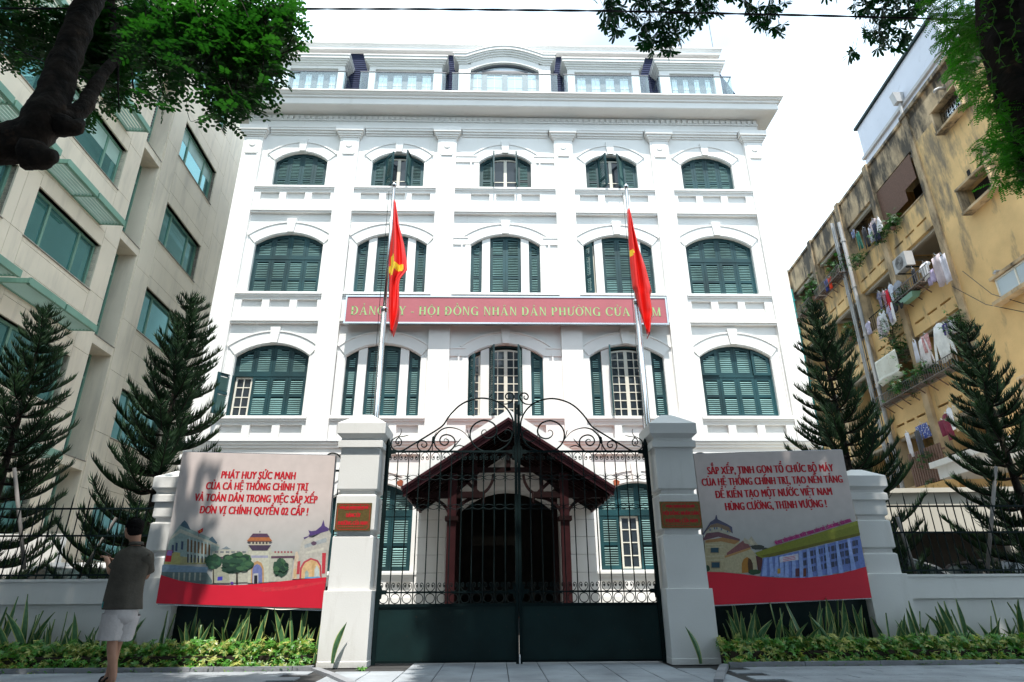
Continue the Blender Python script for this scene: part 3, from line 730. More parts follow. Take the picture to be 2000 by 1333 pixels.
# ---------------- serif lettering built from strokes
def serif_text(mb, s, x, z, H, y, gap=.16, space=.42):
    """Roman capitals with thick and thin strokes and slab-ended serifs; returns the width"""
    T, t, S = .17, .055, .06
    def rect(a,b,c,d): mb.poly([(x+a*H,y,z+b*H),(x+c*H,y,z+b*H),(x+c*H,y,z+d*H),(x+a*H,y,z+d*H)])
    def quad(P): mb.poly([(x+p[0]*H,y-.0004,z+p[1]*H) for p in P])
    def stem(a, th=T, base=True, top=True):
        rect(a,0,a+th,1)
        if base: rect(a-S,0,a+th+S,.05)
        if top: rect(a-S,.95,a+th+S,1)
    def ring(cx, cz, rx, rz, a0, a1, n=18, w=T, tt=t):
        for i in range(n):
            u, v = rad(a0+(a1-a0)*i/n), rad(a0+(a1-a0)*(i+1)/n)
            f = lambda q, k: ((cx+(rx-(w if k else 0)*1.0)*math.cos(q)), (cz+(rz-(tt if k else 0))*math.sin(q)))
            quad([f(u,0),f(v,0),f(v,1),f(u,1)])
    def diag(x0,x1,th): quad([(x0,0),(x0+th,0),(x1+th,1),(x1,1)])
    for ch in s:
        base, mk = CH.get(ch, (ch, ''))
        w = 0
        if base == ' ': x += space*H; continue
        if base == '-': rect(0,.30,.30,.38); w = .30
        elif base == 'H': stem(.06); stem(.56); rect(.2,.47,.6,.53); w = .79
        elif base == 'I': stem(.06); w = .29
        elif base == 'N': stem(.06,t*1.3); stem(.62,t*1.3); quad([(.02,1),(.20,1),(.69,0),(.60,0)]); w = .76
        elif base == 'M': stem(.06,t*1.3); stem(.72,T); quad([(.03,1),(.2,1),(.47,.0),(.42,.0)]); quad([(.42,0),(.48,0),(.86,1),(.78,1)]); w = .95
        elif base in 'DĐ':
            stem(.06,T,False,False); rect(0,0,.35,.05); rect(0,.95,.35,1); ring(.30,.5,.47,.5,-90,90); w = .80
            if ch == 'Đ': rect(-.03,.46,.40,.53)
        elif base == 'P': stem(.06); rect(.2,.95,.42,1); rect(.2,.45,.42,.5); ring(.38,.725,.27,.275,-90,90,12); w = .68
        elif base == 'G': ring(.44,.5,.44,.5,35,325); rect(.60,.0,.78,.42) ; rect(.54,.40,.84,.45); w = .86
        elif base == 'C': ring(.44,.5,.44,.5,38,322); rect(.72,.66,.78,.98); w = .80
        elif base == 'O': ring(.44,.5,.44,.5,0,360,28); w = .88
        elif base in 'UƯ':
            rect(.06,.3,.23,1); rect(.0,.95,.3,1); rect(.62,.3,.69,1); rect(.55,.95,.76,1)
            ring(.375,.33,.315,.33,180,360,14,.13,.07); w = .76
        elif base == 'A': quad([(.06,0),(.12,0),(.42,1),(.36,1)]); quad([(.34,1),(.42,1),(.80,0),(.60,0)]); rect(0,0,.2,.05); rect(.53,0,.86,.05); rect(.18,.33,.62,.38); w = .86
        elif base == 'Y': rect(.32,0,.49,.48); rect(.24,0,.57,.05); quad([(.03,1),(.22,1),(.49,.44),(.32,.44)]); quad([(.66,1),(.74,1),(.46,.44),(.40,.46)]); rect(-.02,.95,.26,1); rect(.58,.95,.8,1); w = .80
        c = w/2
        if 'h' in mk: quad([(w-.08,.92),(w+.04,.95),(w+.08,1.1),(w+.0,1.1)])                  # horn
        if '^' in mk: quad([(c-.15,1.08),(c-.08,1.08),(c+.02,1.22),(c-.02,1.22)]); quad([(c+.15,1.08),(c+.08,1.08),(c-.02,1.22),(c+.02,1.22)])
        if '?' in mk: ring(c,1.22,.09,.09,-80,170,8,.045,.045); rect(c-.02,1.07,c+.03,1.14)
        if '`' in mk: dz = .16 if '^' in mk else 0; quad([(c-.14,1.24+dz),(c-.05,1.24+dz),(c+.06,1.10+dz),(c+.0,1.10+dz)])
        if '.' in mk: rect(c-.05,-.22,c+.05,-.12)
        x += (w+gap)*H
    return x
CH = {'Ả':('A','?'),'Ủ':('U','?'),'Ộ':('O','^.'),'Ồ':('O','^`'),'Â':('A','^'),'Ư':('U','h'),'Ờ':('O','h`'),'Ử':('U','h?')}
tmp = MB(); wd = serif_text(tmp, 'ĐẢNG ỦY - HỘI ĐỒNG NHÂN DÂN PHƯỜNG CỬA NAM', 0, 0, 1., 0)
Hh = .30; sc_ = 9.72/(wd*Hh)
q = MB(); serif_text(q, 'ĐẢNG ỦY - HỘI ĐỒNG NHÂN DÂN PHƯỜNG CỬA NAM', 0, 0, Hh, 0)
q.v = [(v[0]*sc_-4.52, v[1]+17.583, v[2]+8.93) for v in q.v]
o = ob('lettering', q, M['signtext'], SG, kind='stuff'); o.location = (-.3,-17.62,-8.7)

# ================================================================== PORCH
YP = 14.5
PC = .30
PO = thing('entrance_porch', 'gabled timber entrance porch with dark red bargeboards and terracotta tiles behind the gate', 'porch', (PC,YP,0))
def pob(n, q, m=None, **k): o = ob(n, q, m, PO, **k); o.location = (-PC,-YP,0); return o
xa, xl, xr_ = .29, -2.13, 2.70; za, ze = 4.78, 3.17
HWP = (xr_-xl)/2
sl_ = (za-ze)/HWP
def roofz(x): return za - abs(x-xa)*sl_
for s in (-1,1):
    e = xa+s*HWP
    q = MB()
    def rp(mb, o1, o2, y0, y1, ex=0.): # slab parallel to roof between vertical offsets
        mb.prism([(xa,za+o1),(e+s*ex,ze-sl_*ex+o1),(e+s*ex,ze-sl_*ex+o2),(xa,za+o2)], y0, y1)
    rp(q, -.20, -.03, YP-.03, YP+.03); q2 = MB(); rp(q2, -.10, .0, YP-.06, YP-.03, .02); rp(q2, -.035, .03, YP-.09, YP-.06, .04)
    pob('bargeboard', q, M['wood2']); pob('bargeboard_moulding', q2, M['wood2'])
    q = MB(); rp(q, .035, .24, YP-.07, YP+.16, .06); pob('white_verge', q, M['white'])
    # tiles, rows seen from below on dark battens
    n = 14
    for k in range(n):
        t0, t1 = k/n, (k+1)/n
        m_ = MB(); x0, x1 = xa+s*HWP*t0, xa+s*HWP*t1+s*.03
        z0, z1 = roofz(x0), roofz(x1)
        m_.prism([(x0,z0+.0),(x1,z1-.0),(x1,z1+.04),(x0,z0+.03)], YP+.03, YF-.02)
        pob('tile_course', m_, M['tile'])
        m_ = MB(); m_.prism([(x0,z0-.05),(x0+s*.05,z0-.05-sl_*.05),(x0+s*.05,z0-sl_*.05),(x0,z0)], YP+.03, YF-.02); pob('batten', m_, M['wood'])
    for yy in [YP+.35+.42*k for k in range(8)]:
        m_ = MB(); m_.prism([(xa,za-.06),(e,ze-.06),(e,ze-.17),(xa,za-.17)], yy-.035, yy+.035); pob('rafter', m_, M['wood'])
    # eaves board
    m_ = MB(); m_.box(*sorted((e-s*.05,e+s*.0)),YP,YF-.05,ze-.17,ze+.02); pob('fascia', m_, M['wood2'])
    # post with braces
    px0 = -1.02 if s < 0 else 1.60
    m_ = MB().box(px0-.10,px0+.10,YP+.25,YP+.45,.0,3.55); pob('post', m_, M['post'])
    pob('post_moulding', MB().box(px0-.15,px0+.15,YP+.20,YP+.50,2.46,2.56), M['wood']); pob('post_foot', MB().box(px0-.13,px0+.13,YP+.22,YP+.48,0,.3), M['wood'])
    m_ = MB().box(px0-.08,px0+.08,YF-.6,YF-.44,.0,3.4); pob('post', m_, M['wood'])
    # outer arm and inner stub carried by curved brackets
    m_ = MB().box(*sorted((px0+s*.95,px0-s*.72)),YP+.27,YP+.43,2.98,3.12); pob('hammer_beam', m_, M['wood'])
    for xx in (px0-s*.72, px0+s*.9): m_ = MB().tube([(xx,YP+.35,3.10),(xx,YP+.35,2.93),(xx,YP+.35,2.88),(xx,YP+.35,2.82)], [.045,.03,.05,.012], 8); pob('pendant', m_, M['wood'], smooth=True)
    for s2 in (1,-1):
        P = [(px0+s*s2*(.02+.62*(1-math.cos(a))), YP+.35, 2.42+.58*math.sin(a)) for a in [math.pi/2*k/8 for k in range(9)]]
        m_ = MB(); 
        for k in range(8): m_.beam(P[k], P[k+1], .07, .08, (0,1,0))
        pob('curved_brace', m_, M['wood'])
    m_ = MB().beam((px0,YP+.35,3.05),(px0-s*.62,YP+.35,3.62),.07,.09,(0,1,0)); pob('strut', m_, M['wood'])
    m_ = MB().beam((px0-s*.05,YP+.35,3.62),(px0-s*.70,YP+.35,3.02),.07,.09,(0,1,0)); pob('strut', m_, M['wood'])
    m_ = MB().beam((px0+s*.7,YP+.35,3.1),(px0,YP+.35,3.5),.06,.08,(0,1,0)); pob('strut', m_, M['wood'])
    # king post side drops
    xx = xa+s*.78; m_ = MB().box(xx-.045,xx+.045,YP+.30,YP+.40,2.95,roofz(xx)-.17); pob('queen_post', m_, M['wood'])
    P = [(xa+s*(.76-.40*math.sin(a)), YP+.35, 3.05+.48*(1-math.cos(a))) for a in [math.pi/2*k/8 for k in range(9)]]
    m_ = MB(); 
    for k in range(8): m_.beam(P[k], P[k+1], .06, .07, (0,1,0))
    pob('curved_brace', m_, M['wood'])
    m_ = MB().box(*sorted((px0-.06,px0+.06)),YP+.4,YF-.4,3.36,3.5); pob('wall_plate', m_, M['wood'])
    m_ = MB(); cap = [(e+s*.02,ze+.02),(e+s*.13,ze+.05),(e+s*.15,ze+.12),(e+s*.06,ze+.17),(e,ze+.13)]; m_.prism(cap, YP-.1, YP+.1); pob('eaves_tile', m_, M['tile'])
m_ = MB().box(xa-1.34,xa+1.34,YP+.29,YP+.41,3.58,3.69); pob('tie_beam', m_, M['wood'])
m_ = MB().box(xa-.055,xa+.055,YP+.29,YP+.41,3.60,za-.12); pob('king_post', m_, M['wood'])
m_ = MB().prism([(xa-1.2,3.72),(xa+1.2,3.72),(xa,za-.3)], YF-.05, YF-.02); pob('gable_infill', m_, M['white'])

# ================================================================== FLAGPOLES AND FLAGS
YFL = 12.0
for i, (pt, pj, pb, lab) in enumerate((((771,362),(748,605),(733,812),'stainless steel flagpole rising behind the left gate pillar, sunlit sign behind it'),
                                 ((1222,365),(1247,590),(1266,830),'stainless steel flagpole rising behind the right gate pillar'))):
    T_, J, B = at(*pt,YFL), at(*pj,YFL), at(*pb,YFL); x = (T_.x+B.x)/2
    fp = thing('flagpole', lab, 'flagpole', (x,YFL,0), 0, 'flagpoles in front of the white building')
    q = MB().tube([(0,0,0),(0,0,J.z)], .062, 14); ob('lower_tube', q, M['steel'], fp, True)
    q = MB().tube([(0,0,J.z-.04),(0,0,J.z+.04)], .07, 14); q.tube([(0,0,J.z+.04),(0,0,T_.z-.05)], .037, 12); ob('upper_tube', q, M['steel'], fp, True)
    q = MB(); n = 10
    q.rings([[(.06*math.sin(rad(a))*math.cos(2*math.pi*k/n), .06*math.sin(rad(a))*math.sin(2*math.pi*k/n), T_.z+.0-.06*math.cos(rad(a))) for k in range(n)] for a in (8,40,75,105,140,172)])
    ob('finial', q, M['steel'], fp, True)
    q = MB().tube([(-.10,-.04,1.2),(-.10,-.04,T_.z-.2)], .006, 4); ob('halyard', q, M['black'], fp)
    q = MB().box(-.2,.2,-.2,.2,0,.12); ob('base_plate', q, M['court'], fp)
def flag(x, ztop, H, wid, prof, star, lab, seed):
    """flag hanging limp from a half-mast halyard: folded cloth, prof(t) -> (left edge, right edge, depth phase)"""
    f = thing('flag', lab, 'flag', (x,YFL-.12,ztop))
    nx, nz = 26, 60; q = MB(); P = []
    for j in range(nz+1):
        t = j/nz; l, r = prof(t)
        for i in range(nx+1):
            u = i/nx
            fold = .085*math.sin(u*math.pi*3.2+t*2.2+seed)*(.35+.65*t) + .03*math.sin(u*17+t*9+seed)
            P.append((l+(r-l)*u, fold-.10*math.sin(u*math.pi), -H*t + .05*math.sin(u*3+seed)*t))
    n0 = 0; q.v = P
    for j in range(nz):
        for i in range(nx):
            u, t = (i+.5)/nx, (j+.5)/nz
            q.use(M['flagred']); 
            if star(u, t): q.use(M['yellow'])
            q.face((j*(nx+1)+i, j*(nx+1)+i+1, (j+1)*(nx+1)+i+1, (j+1)*(nx+1)+i))
    # hoist sleeve gives the cloth an edge
    o = ob('cloth', q, None, f, True); md = o.modifiers.new('thickness','SOLIDIFY'); md.thickness = .008
    return f
def lerp(t, K):
    for (a,va),(b,vb) in zip(K, K[1:]):
        if t <= b: k = (t-a)/(b-a); return va+(vb-va)*k
    return K[-1][1]
def fl_prof(K): return lambda t: (lerp(t, [(k[0],k[1]) for k in K]), lerp(t, [(k[0],k[2]) for k in K]))
def pxprof(rows, Y):     # rows of (py, left px, right px)
    z0 = at(rows[0][1], rows[0][0], Y).z; zN = at(rows[-1][1], rows[-1][0], Y).z; x0 = at(rows[0][1], rows[0][0], Y).x
    K = [((z0-at(l,py,Y).z)/(z0-zN), at(l,py,Y).x-x0, at(r,py,Y).x-x0) for py,l,r in rows]
    K[0] = (0,)+K[0][1:]; K[-1] = (1,)+K[-1][1:]
    return x0, z0, z0-zN, fl_prof(K)
x0, z0, Hf, pf = pxprof([(397,770,773),(440,766,779),(478,762,789),(512,760,795),(530,759,796),(548,760,782),(560,759,780),(610,758,780),(630,760,777),(645,763,772),(657,765,768)], YFL-.12)
flag(x0, z0, Hf, 1, pf, lambda u,t: (.44<t<.60 and .10<u<.36) or (.505<t<.555 and u<.80 ), 'limp red flag with its yellow star showing, tied at half mast on the left pole', .4)
q = MB()
x0, z0, Hf, pf = pxprof([(412,1226,1228),(450,1227,1237),(480,1229,1246),(520,1231,1260),(565,1236,1273),(575,1241,1270),(612,1248,1276),(625,1252,1272),(640,1256,1270),(655,1262,1265)], YFL-.12)
flag(x0, z0, Hf, 1, pf, lambda u,t: (.345<t<.40 and u<.34-4.5*abs(t-.37)), 'limp red flag with its star folded away, tied at half mast on the right pole', 2.1)
b_ = thing('flag_tail','narrow red edge of flag cloth caught on the far side of the right pole','flag',(at(1226,430,YFL+.1).x,YFL+.1,0))
q = MB(); rows = [(425,1226,1229),(470,1227,1233),(520,1231,1238),(546,1233,1240)]
for (p0,l0,r0),(p1,l1,r1) in zip(rows, rows[1:]):
    A,B,C_,D = at(l0,p0,YFL+.1),at(r0,p0,YFL+.1),at(r1,p1,YFL+.1),at(l1,p1,YFL+.1); q.poly([A,B,C_,D])
o = ob('cloth', q, M['flagred'], b_); o.location = tuple(-v for v in b_.location); md = o.modifiers.new('t','SOLIDIFY'); md.thickness=.02

# ================================================================== GATE PILLARS, WALLS, FENCES
def ringbox(cx, cy, hx, hy, z): return [(cx-hx,cy-hy,z),(cx+hx,cy-hy,z),(cx+hx,cy+hy,z),(cx-hx,cy+hy,z)]
def pillar(x, y, hb, hs, H, zbase, grooves, cap_e, lab, wm):
    p = thing('gate_pillar', lab, 'pillar', (x,y,0))
    q = MB(); q.rings([ringbox(0,0,hb,hb,0),ringbox(0,0,hb,hb,.07),ringbox(0,0,hb-.006,hb-.006,.08),ringbox(0,0,hb-.006,hb-.006,zbase-.005),ringbox(0,0,hb-.012,hb-.012,zbase)]); ob('plinth', q, wm, p)
    zs = [zbase]+list(grooves)+[H-.36]
    for k in range(len(zs)-1):
        a, b = zs[k]+(.03 if k else 0), zs[k+1]-(.03 if k < len(zs)-2 else 0)
        e = .022; q = MB(); q.rings([ringbox(0,0,hs-(e if k else 0),hs-(e if k else 0),a),ringbox(0,0,hs,hs,a+(e if k else 0)),ringbox(0,0,hs,hs,b-(e if k<len(zs)-2 else 0)),ringbox(0,0,hs-(e if k<len(zs)-2 else 0),hs-(e if k<len(zs)-2 else 0),b)])
        ob('shaft_block', q, wm, p)
        if k: q = MB(); q.box(-hs+.04,hs-.04,-hs+.04,hs-.04,zs[k]-.04,zs[k]+.04); ob('shaft_joint', q, wm, p)
    c = cap_e
    q = MB(); q.rings([ringbox(0,0,hs,hs,H-.365),ringbox(0,0,hs+c*.6,hs+c*.6,H-.365),ringbox(0,0,hs+c*.6,hs+c*.6,H-.27),ringbox(0,0,hs+c*.1,hs+c*.1,H-.25),ringbox(0,0,hs+c*.1,hs+c*.1,H-.22),
                       ringbox(0,0,hs+c,hs+c,H-.16),ringbox(0,0,hs+c,hs+c,H-.0),ringbox(0,0,.09,.09,H+.20 if hs > .28 else H+.13)]); ob('cap', q, wm, p)
    return p
XL, XRt = -2.05, 2.72
pillar(XL, 9.65, .335, .29, 3.33, .955, [1.72,2.30], .075, 'tall white gate pillar lit by the sun, left of the gate', M['white2'])
pillar(XRt, 9.65, .335, .29, 3.33, .955, [1.72,2.30], .075, 'tall white gate pillar in tree shade, right of the gate', M['white2'])
pillar(-4.88, 9.95, .31, .255, 2.58, 1.145, [1.47,1.95], .06, 'short white pillar beside the standing man, left end of the red banner', M['white2'])
pillar(5.78, 9.95, .31, .255, 2.58, 1.145, [1.47,1.95], .06, 'short white pillar at the right end of the right banner', M['white2'])
for x0, x1, lab in ((-9.6,-5.15,'low white garden wall behind the standing man'),(6.05,10.4,'low white garden wall at the far right under the iron railing')):
    w = thing('garden_wall', lab, 'wall', ((x0+x1)/2,10,0)); hw = (x1-x0)/2
    q = MB().box(-hw,hw,-.14,.14,0,.80); ob('wall_body', q, M['white2'], w)
    q = MB(); q.box(-hw,hw,-.19,.19,.80,1.10); q.box(-hw,hw,-.21,.21,1.10,1.135); ob('coping', q, M['white2'], w)
    q = MB().box(-hw,hw,-.17,.17,0,.18); ob('wall_foot', q, M['white2'], w)
    fn = thing('iron_railing', lab.replace('low white garden wall','black spiked iron railing above the low wall'), 'railing', ((x0+x1)/2,10,1.135))
    for z in (.06,.62,1.02): q = MB().box(-hw,hw,-.012,.012,z-.013,z+.013); ob('rail', q, M['iron'], fn)
    bm1 = MB().tube([(0,0,0),(0,0,1.12),(0,0,1.24)], [.009,.009,.001], 6).mesh('bar', M['iron']); bm2 = MB().tube([(0,0,0),(0,0,1.02),(0,0,1.10)], [.008,.008,.001], 6).mesh('bar', M['iron'])
    k = 0; x = -hw+.1
    while x < hw: ob('bar', bm1 if k%2 else bm2, None, fn, loc=(x,.0,0)); x += .128; k += 1

def spiral_path(pts, n=6):
    """Catmull-Rom through 2D points"""
    P = [pts[0]]+list(pts)+[pts[-1]]; out = []
    for i in range(1,len(P)-2):
        p0,p1,p2,p3 = P[i-1],P[i],P[i+1],P[i+2]
        for k in range(n):
            t = k/n; out.append(tuple(.5*((2*p1[c])+(-p0[c]+p2[c])*t+(2*p0[c]-5*p1[c]+4*p2[c]-p3[c])*t*t+(-p0[c]+3*p1[c]-3*p2[c]+p3[c])*t**3) for c in (0,1)))
    out.append(tuple(pts[-1])); return out
YG = 9.65
gx0, gx1, gm = -1.715, 2.385, .332
crest = [
 ([(225,635),(232,628),(240,640),(225,652),(205,640),(205,610),(232,578),(262,600),(270,640),(250,670),(215,672),(165,690)], .007),
 ([(262,470),(268,505),(250,550),(210,572),(160,605),(146,650),(160,700),(210,733),(270,733),(330,705),(400,662),(480,615),(590,548),(700,480),(770,425),(830,335),(880,275),(960,200),(1060,145),(1200,111),(1330,122),(1440,165),(1530,240),(1590,340),(1607,430),(1595,545),(1545,650),(1450,718),(1340,745),(1220,728),(1130,660),(1090,570),(1100,475),(1160,405),(1250,372),(1340,393),(1390,440),(1407,505),(1385,555),(1335,582),(1280,582),(1235,550),(1226,515),(1245,488),(1275,488),(1283,510)], .010),
 ([(1405,480),(1412,555),(1450,605),(1510,622),(1560,600),(1585,560),(1580,512),(1545,487),(1510,495),(1508,525),(1525,530)], .007),
 ([(1440,165),(1500,180),(1560,168),(1600,125),(1608,80),(1575,48),(1535,52),(1510,85),(1525,118),(1555,113),(1562,88),(1545,78)], .009),
 ([(1090,600),(1020,520),(940,475),(840,457),(755,478),(695,530),(665,585),(662,640),(690,700),(760,745),(830,740),(880,705),(905,660),(905,605),(870,562),(810,542),(755,558),(728,600),(738,645),(780,668),(820,650),(830,612),(800,592),(778,602),(785,626)], .009),
 ([(690,510),(655,570),(640,640),(600,718),(540,743),(482,720),(458,670),(478,627),(520,612),(560,630),(572,665),(548,690),(515,682),(510,655),(530,652)], .008),
 ([(230,570),(290,562),(355,548)], .006), ([(1050,480),(1068,540),(1085,600)], .006), ([(1385,540),(1378,610),(1388,665)], .006),
 ([(980,585),(940,635),(905,680)], .006), ([(1030,690),(960,668),(900,692)], .006), ([(640,650),(637,740)], .005), ([(652,560),(642,650)], .016)]
def gate(side):
    s = side; hx = gx0 if s < 0 else gx1
    lab = ('left' if s < 0 else 'right')
    g = thing('gate_leaf', 'dark green wrought iron gate leaf with scroll crest, hinged on the %s pillar' % ('sunlit left' if s < 0 else 'shaded right'), 'gate', (hx,YG,0), 0, 'pair of wrought iron gate leaves')
    W_ = (gm-gx0) if s < 0 else (gx1-gm); d = 1 if s < 0 else -1
    X = lambda u: d*u          # local x grows from hinge to centre
    def g_ob(n, q, m=M['iron'], **k): return ob(n, q, m, g, **k)
    def bx(q, a, b, y0, y1, z0, z1): q.box(*sorted((X(a),X(b))),y0,y1,z0,z1); return q
    g_ob('sheet_panel', bx(MB(), .02, W_-.004, -.006, .006, .035, .74), M['iron_panel'])
    q = MB(); bx(q,.02,W_-.004,-.022,.022,.735,.775); bx(q,.02,W_-.004,-.02,.02,.02,.05); g_ob('panel_rail', q)
    q = MB(); bx(q,.0,.055,-.03,.03,.0,3.06); q.tube([(X(.027),0,3.06),(X(.027),0,3.10),(X(.027),0,3.19)],[.045,.035,.003],8); g_ob('hinge_stile', q)
    q = MB(); bx(q,W_-.045,W_-.003,-.028,.028,.0,3.74 if s < 0 else 3.72); g_ob('meeting_stile', q)
    for z, h in ((.925,.022),(2.965,.03)): g_ob('rail', bx(MB(), .04, W_-.03, -.013, .013, z-h/2, z+h/2))
    nb = 12; sp = (W_-.05)/nb
    bm = MB().tube([(0,0,.775),(0,0,2.955)], .0085, 8).mesh('bar', M['iron'])
    for k in range(1,nb): ob('bar', bm, None, g, loc=(X(.025+k*sp),0,0))
    # rings between panel and lower rail
    rg = MB(); n = 18; rg.tube([(.064*math.cos(2*math.pi*k/n),0,.064*math.sin(2*math.pi*k/n)) for k in range(n+1)], .0065, 5, False); rm = rg.mesh('ring', M['iron'])
    def scroll_mesh(up):
        q = MB(); r = sp*.5-.012
        for c in (-1,1):
            P = [(c*r*.98,0,up*.0)]
            for k in range(0,10): a = rad(-10+k*20); P = P
            path = [(0,.0),( .45*r*c, .012),( .85*r*c,.055),( .80*r*c,.10),( .50*r*c,.115),( .28*r*c,.095),( .32*r*c,.065),( .52*r*c,.062),( .55*r*c,.085)]
            pp = spiral_path(path, 4); q.tube([(p[0],0,up*p[1]) for p in pp], .0055, 5)
            q.tube([(.5*r*c,-.006,up*.08),(.5*r*c,.006,up*.08)], .011, 6)
        return q.mesh('scroll', M['iron'])
    su, sd = scroll_mesh(1), scroll_mesh(-1)
    eye = MB()
    for c in (-1,1): eye.tube([(x_, 0, c*.036*math.sin(math.pi*(x_/(sp)+.5))) for x_ in [-sp/2+sp*k/10 for k in range(11)]], .0045, 4)
    for a in (40,75,105,140): eye.tube([(-sp/2,0,0),(-sp/2+.055*math.cos(rad(a)),-.01,.07*math.sin(rad(a)))], [.006,.001], 4); eye.tube([(-sp/2,0,0),(-sp/2+.055*math.cos(rad(a)),-.01,-.07*math.sin(rad(a)))], [.006,.001], 4)
    em = eye.mesh('barbed_link', M['iron'])
    for k in range(nb):
        xc = X(.025+(k+.5)*sp)
        ob('ring', rm, None, g, loc=(xc,0,.845)); ob('scroll', su, None, g, loc=(xc,0,.936)); ob('scroll', sd, None, g, loc=(xc,0,2.95))
        for z in (2.12,2.56): ob('barbed_link', em, None, g, loc=(xc,-.012,z))
    # reinforcing blocks
    for u, z in ((.05,.93),(.05,2.96),(W_-.05,.93),(W_-.05,2.96)):
        dd = 1 if u < .5 else -1; q = MB(); A = X(u); q.prism([(A,z-.10),(A+X(dd*.025),z-.085),(A+X(dd*.03),z-.03),(A+X(dd*.08),z-.028),(A+X(dd*.12),z),(A+X(dd*.08),z+.028),(A+X(dd*.03),z+.03),(A+X(dd*.02),z+.08),(A,z+.10)], -.02, .02); g_ob('corner_block', q)
    # crest traced once for the left leaf, mirrored for the right
    for path, r in crest:
        pts = []
        for p in spiral_path(path, 5):
            w = at(740+p[0]*.165, 760+p[1]*.165, YG)
            u = (w.x-gx0)/(at(1005,860,YG).x-gx0)*(W_-.06)+.0
            pts.append((X(u), 0, w.z+ (0 if s < 0 else -.005)))
        n = len(pts); rr = [max(.0035, 1.35*r*(min(1, .35+4*min(k, n-1-k)/n))) for k in range(n)]
        ob('crest_scroll', MB().tube(pts, rr, 6), M['iron'], g, True)
gate(-1); gate(1)
q = MB().tube([(gm+.005,YG-.05,.0),(gm+.005,YG-.05,.12)], .012, 6); tag(ob('drop_bolt', q, M['steel']), 'small steel drop bolt at the foot where the two gate leaves meet', 'bolt')

# ================================================================== BANNERS AND SIDE PANELS
def side_panel(x0, x1, lab):
    w = thing('iron_fence_panel', lab, 'fence', ((x0+x1)/2,9.82,0)); hw = (x1-x0)/2
    ob('sheet_panel', MB().box(-hw,hw,-.006,.006,.0,1.0), M['iron_panel'], w)
    for k in range(int(hw*2/.16)): ob('bar', MB().tube([(-hw+.1+k*.16,0,1.0),(-hw+.1+k*.16,0,2.75)], .009, 6), M['iron'], w)
    for z in (1.0,2.7): ob('rail', MB().box(-hw,hw,-.015,.015,z-.015,z+.015), M['iron'], w)
    for s in (-1,1):
        for z in (.9,1.75,2.4): ob('scroll', MB().tube([(s*(hw-.0),-.05,z+.05*math.sin(k))for k in (-1,0,1)],.02,6), M['iron'], w)
    xx = (hw-.05) if (x0+x1) < 0 else -(hw-.05); s = 1 if xx > 0 else -1
    P = [(xx,2.72),(xx-.02*s,2.86),(xx-.10*s,2.96),(xx-.22*s,2.97),(xx-.30*s,2.90),(xx-.42*s,2.87)]
    ob('crest_scroll', MB().tube([(p[0],0,p[1]) for p in spiral_path(P,4)], .012, 6), M['iron'], w, True)
    for a in (50,90,130): ob('crest_spike', MB().tube([(-.05,0,2.72),(-.05+.16*math.cos(rad(a)),0,2.80+.16*math.sin(rad(a)))],[.012,.002],5), M['iron'], w)
side_panel(-4.63, -2.36, 'dark green sheet and bar fence panel behind the left banner')
side_panel(3.05, 5.53, 'dark green sheet and bar fence panel behind the right banner')
YB = 9.47
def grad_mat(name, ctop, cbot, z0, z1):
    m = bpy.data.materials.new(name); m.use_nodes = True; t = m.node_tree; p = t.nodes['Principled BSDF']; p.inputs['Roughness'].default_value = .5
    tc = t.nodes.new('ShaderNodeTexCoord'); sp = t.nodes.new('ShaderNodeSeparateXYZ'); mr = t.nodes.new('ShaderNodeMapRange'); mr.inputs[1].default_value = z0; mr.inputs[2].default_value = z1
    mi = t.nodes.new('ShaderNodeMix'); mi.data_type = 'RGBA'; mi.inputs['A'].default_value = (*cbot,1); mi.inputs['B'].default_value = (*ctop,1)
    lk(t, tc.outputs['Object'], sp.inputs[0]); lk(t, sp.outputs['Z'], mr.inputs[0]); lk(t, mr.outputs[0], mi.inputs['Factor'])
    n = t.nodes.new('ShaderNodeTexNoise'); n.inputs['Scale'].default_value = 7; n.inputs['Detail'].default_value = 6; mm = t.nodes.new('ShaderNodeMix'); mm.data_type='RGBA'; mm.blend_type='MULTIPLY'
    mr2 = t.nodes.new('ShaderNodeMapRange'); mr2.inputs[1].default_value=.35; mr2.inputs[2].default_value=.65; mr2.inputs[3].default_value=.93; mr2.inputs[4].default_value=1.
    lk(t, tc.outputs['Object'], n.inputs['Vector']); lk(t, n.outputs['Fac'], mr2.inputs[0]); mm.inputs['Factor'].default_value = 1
    lk(t, mi.outputs['Result'], mm.inputs['A']); lk(t, mr2.outputs[0], mm.inputs['B']); lk(t, mm.outputs['Result'], p.inputs['Base Color']); return m
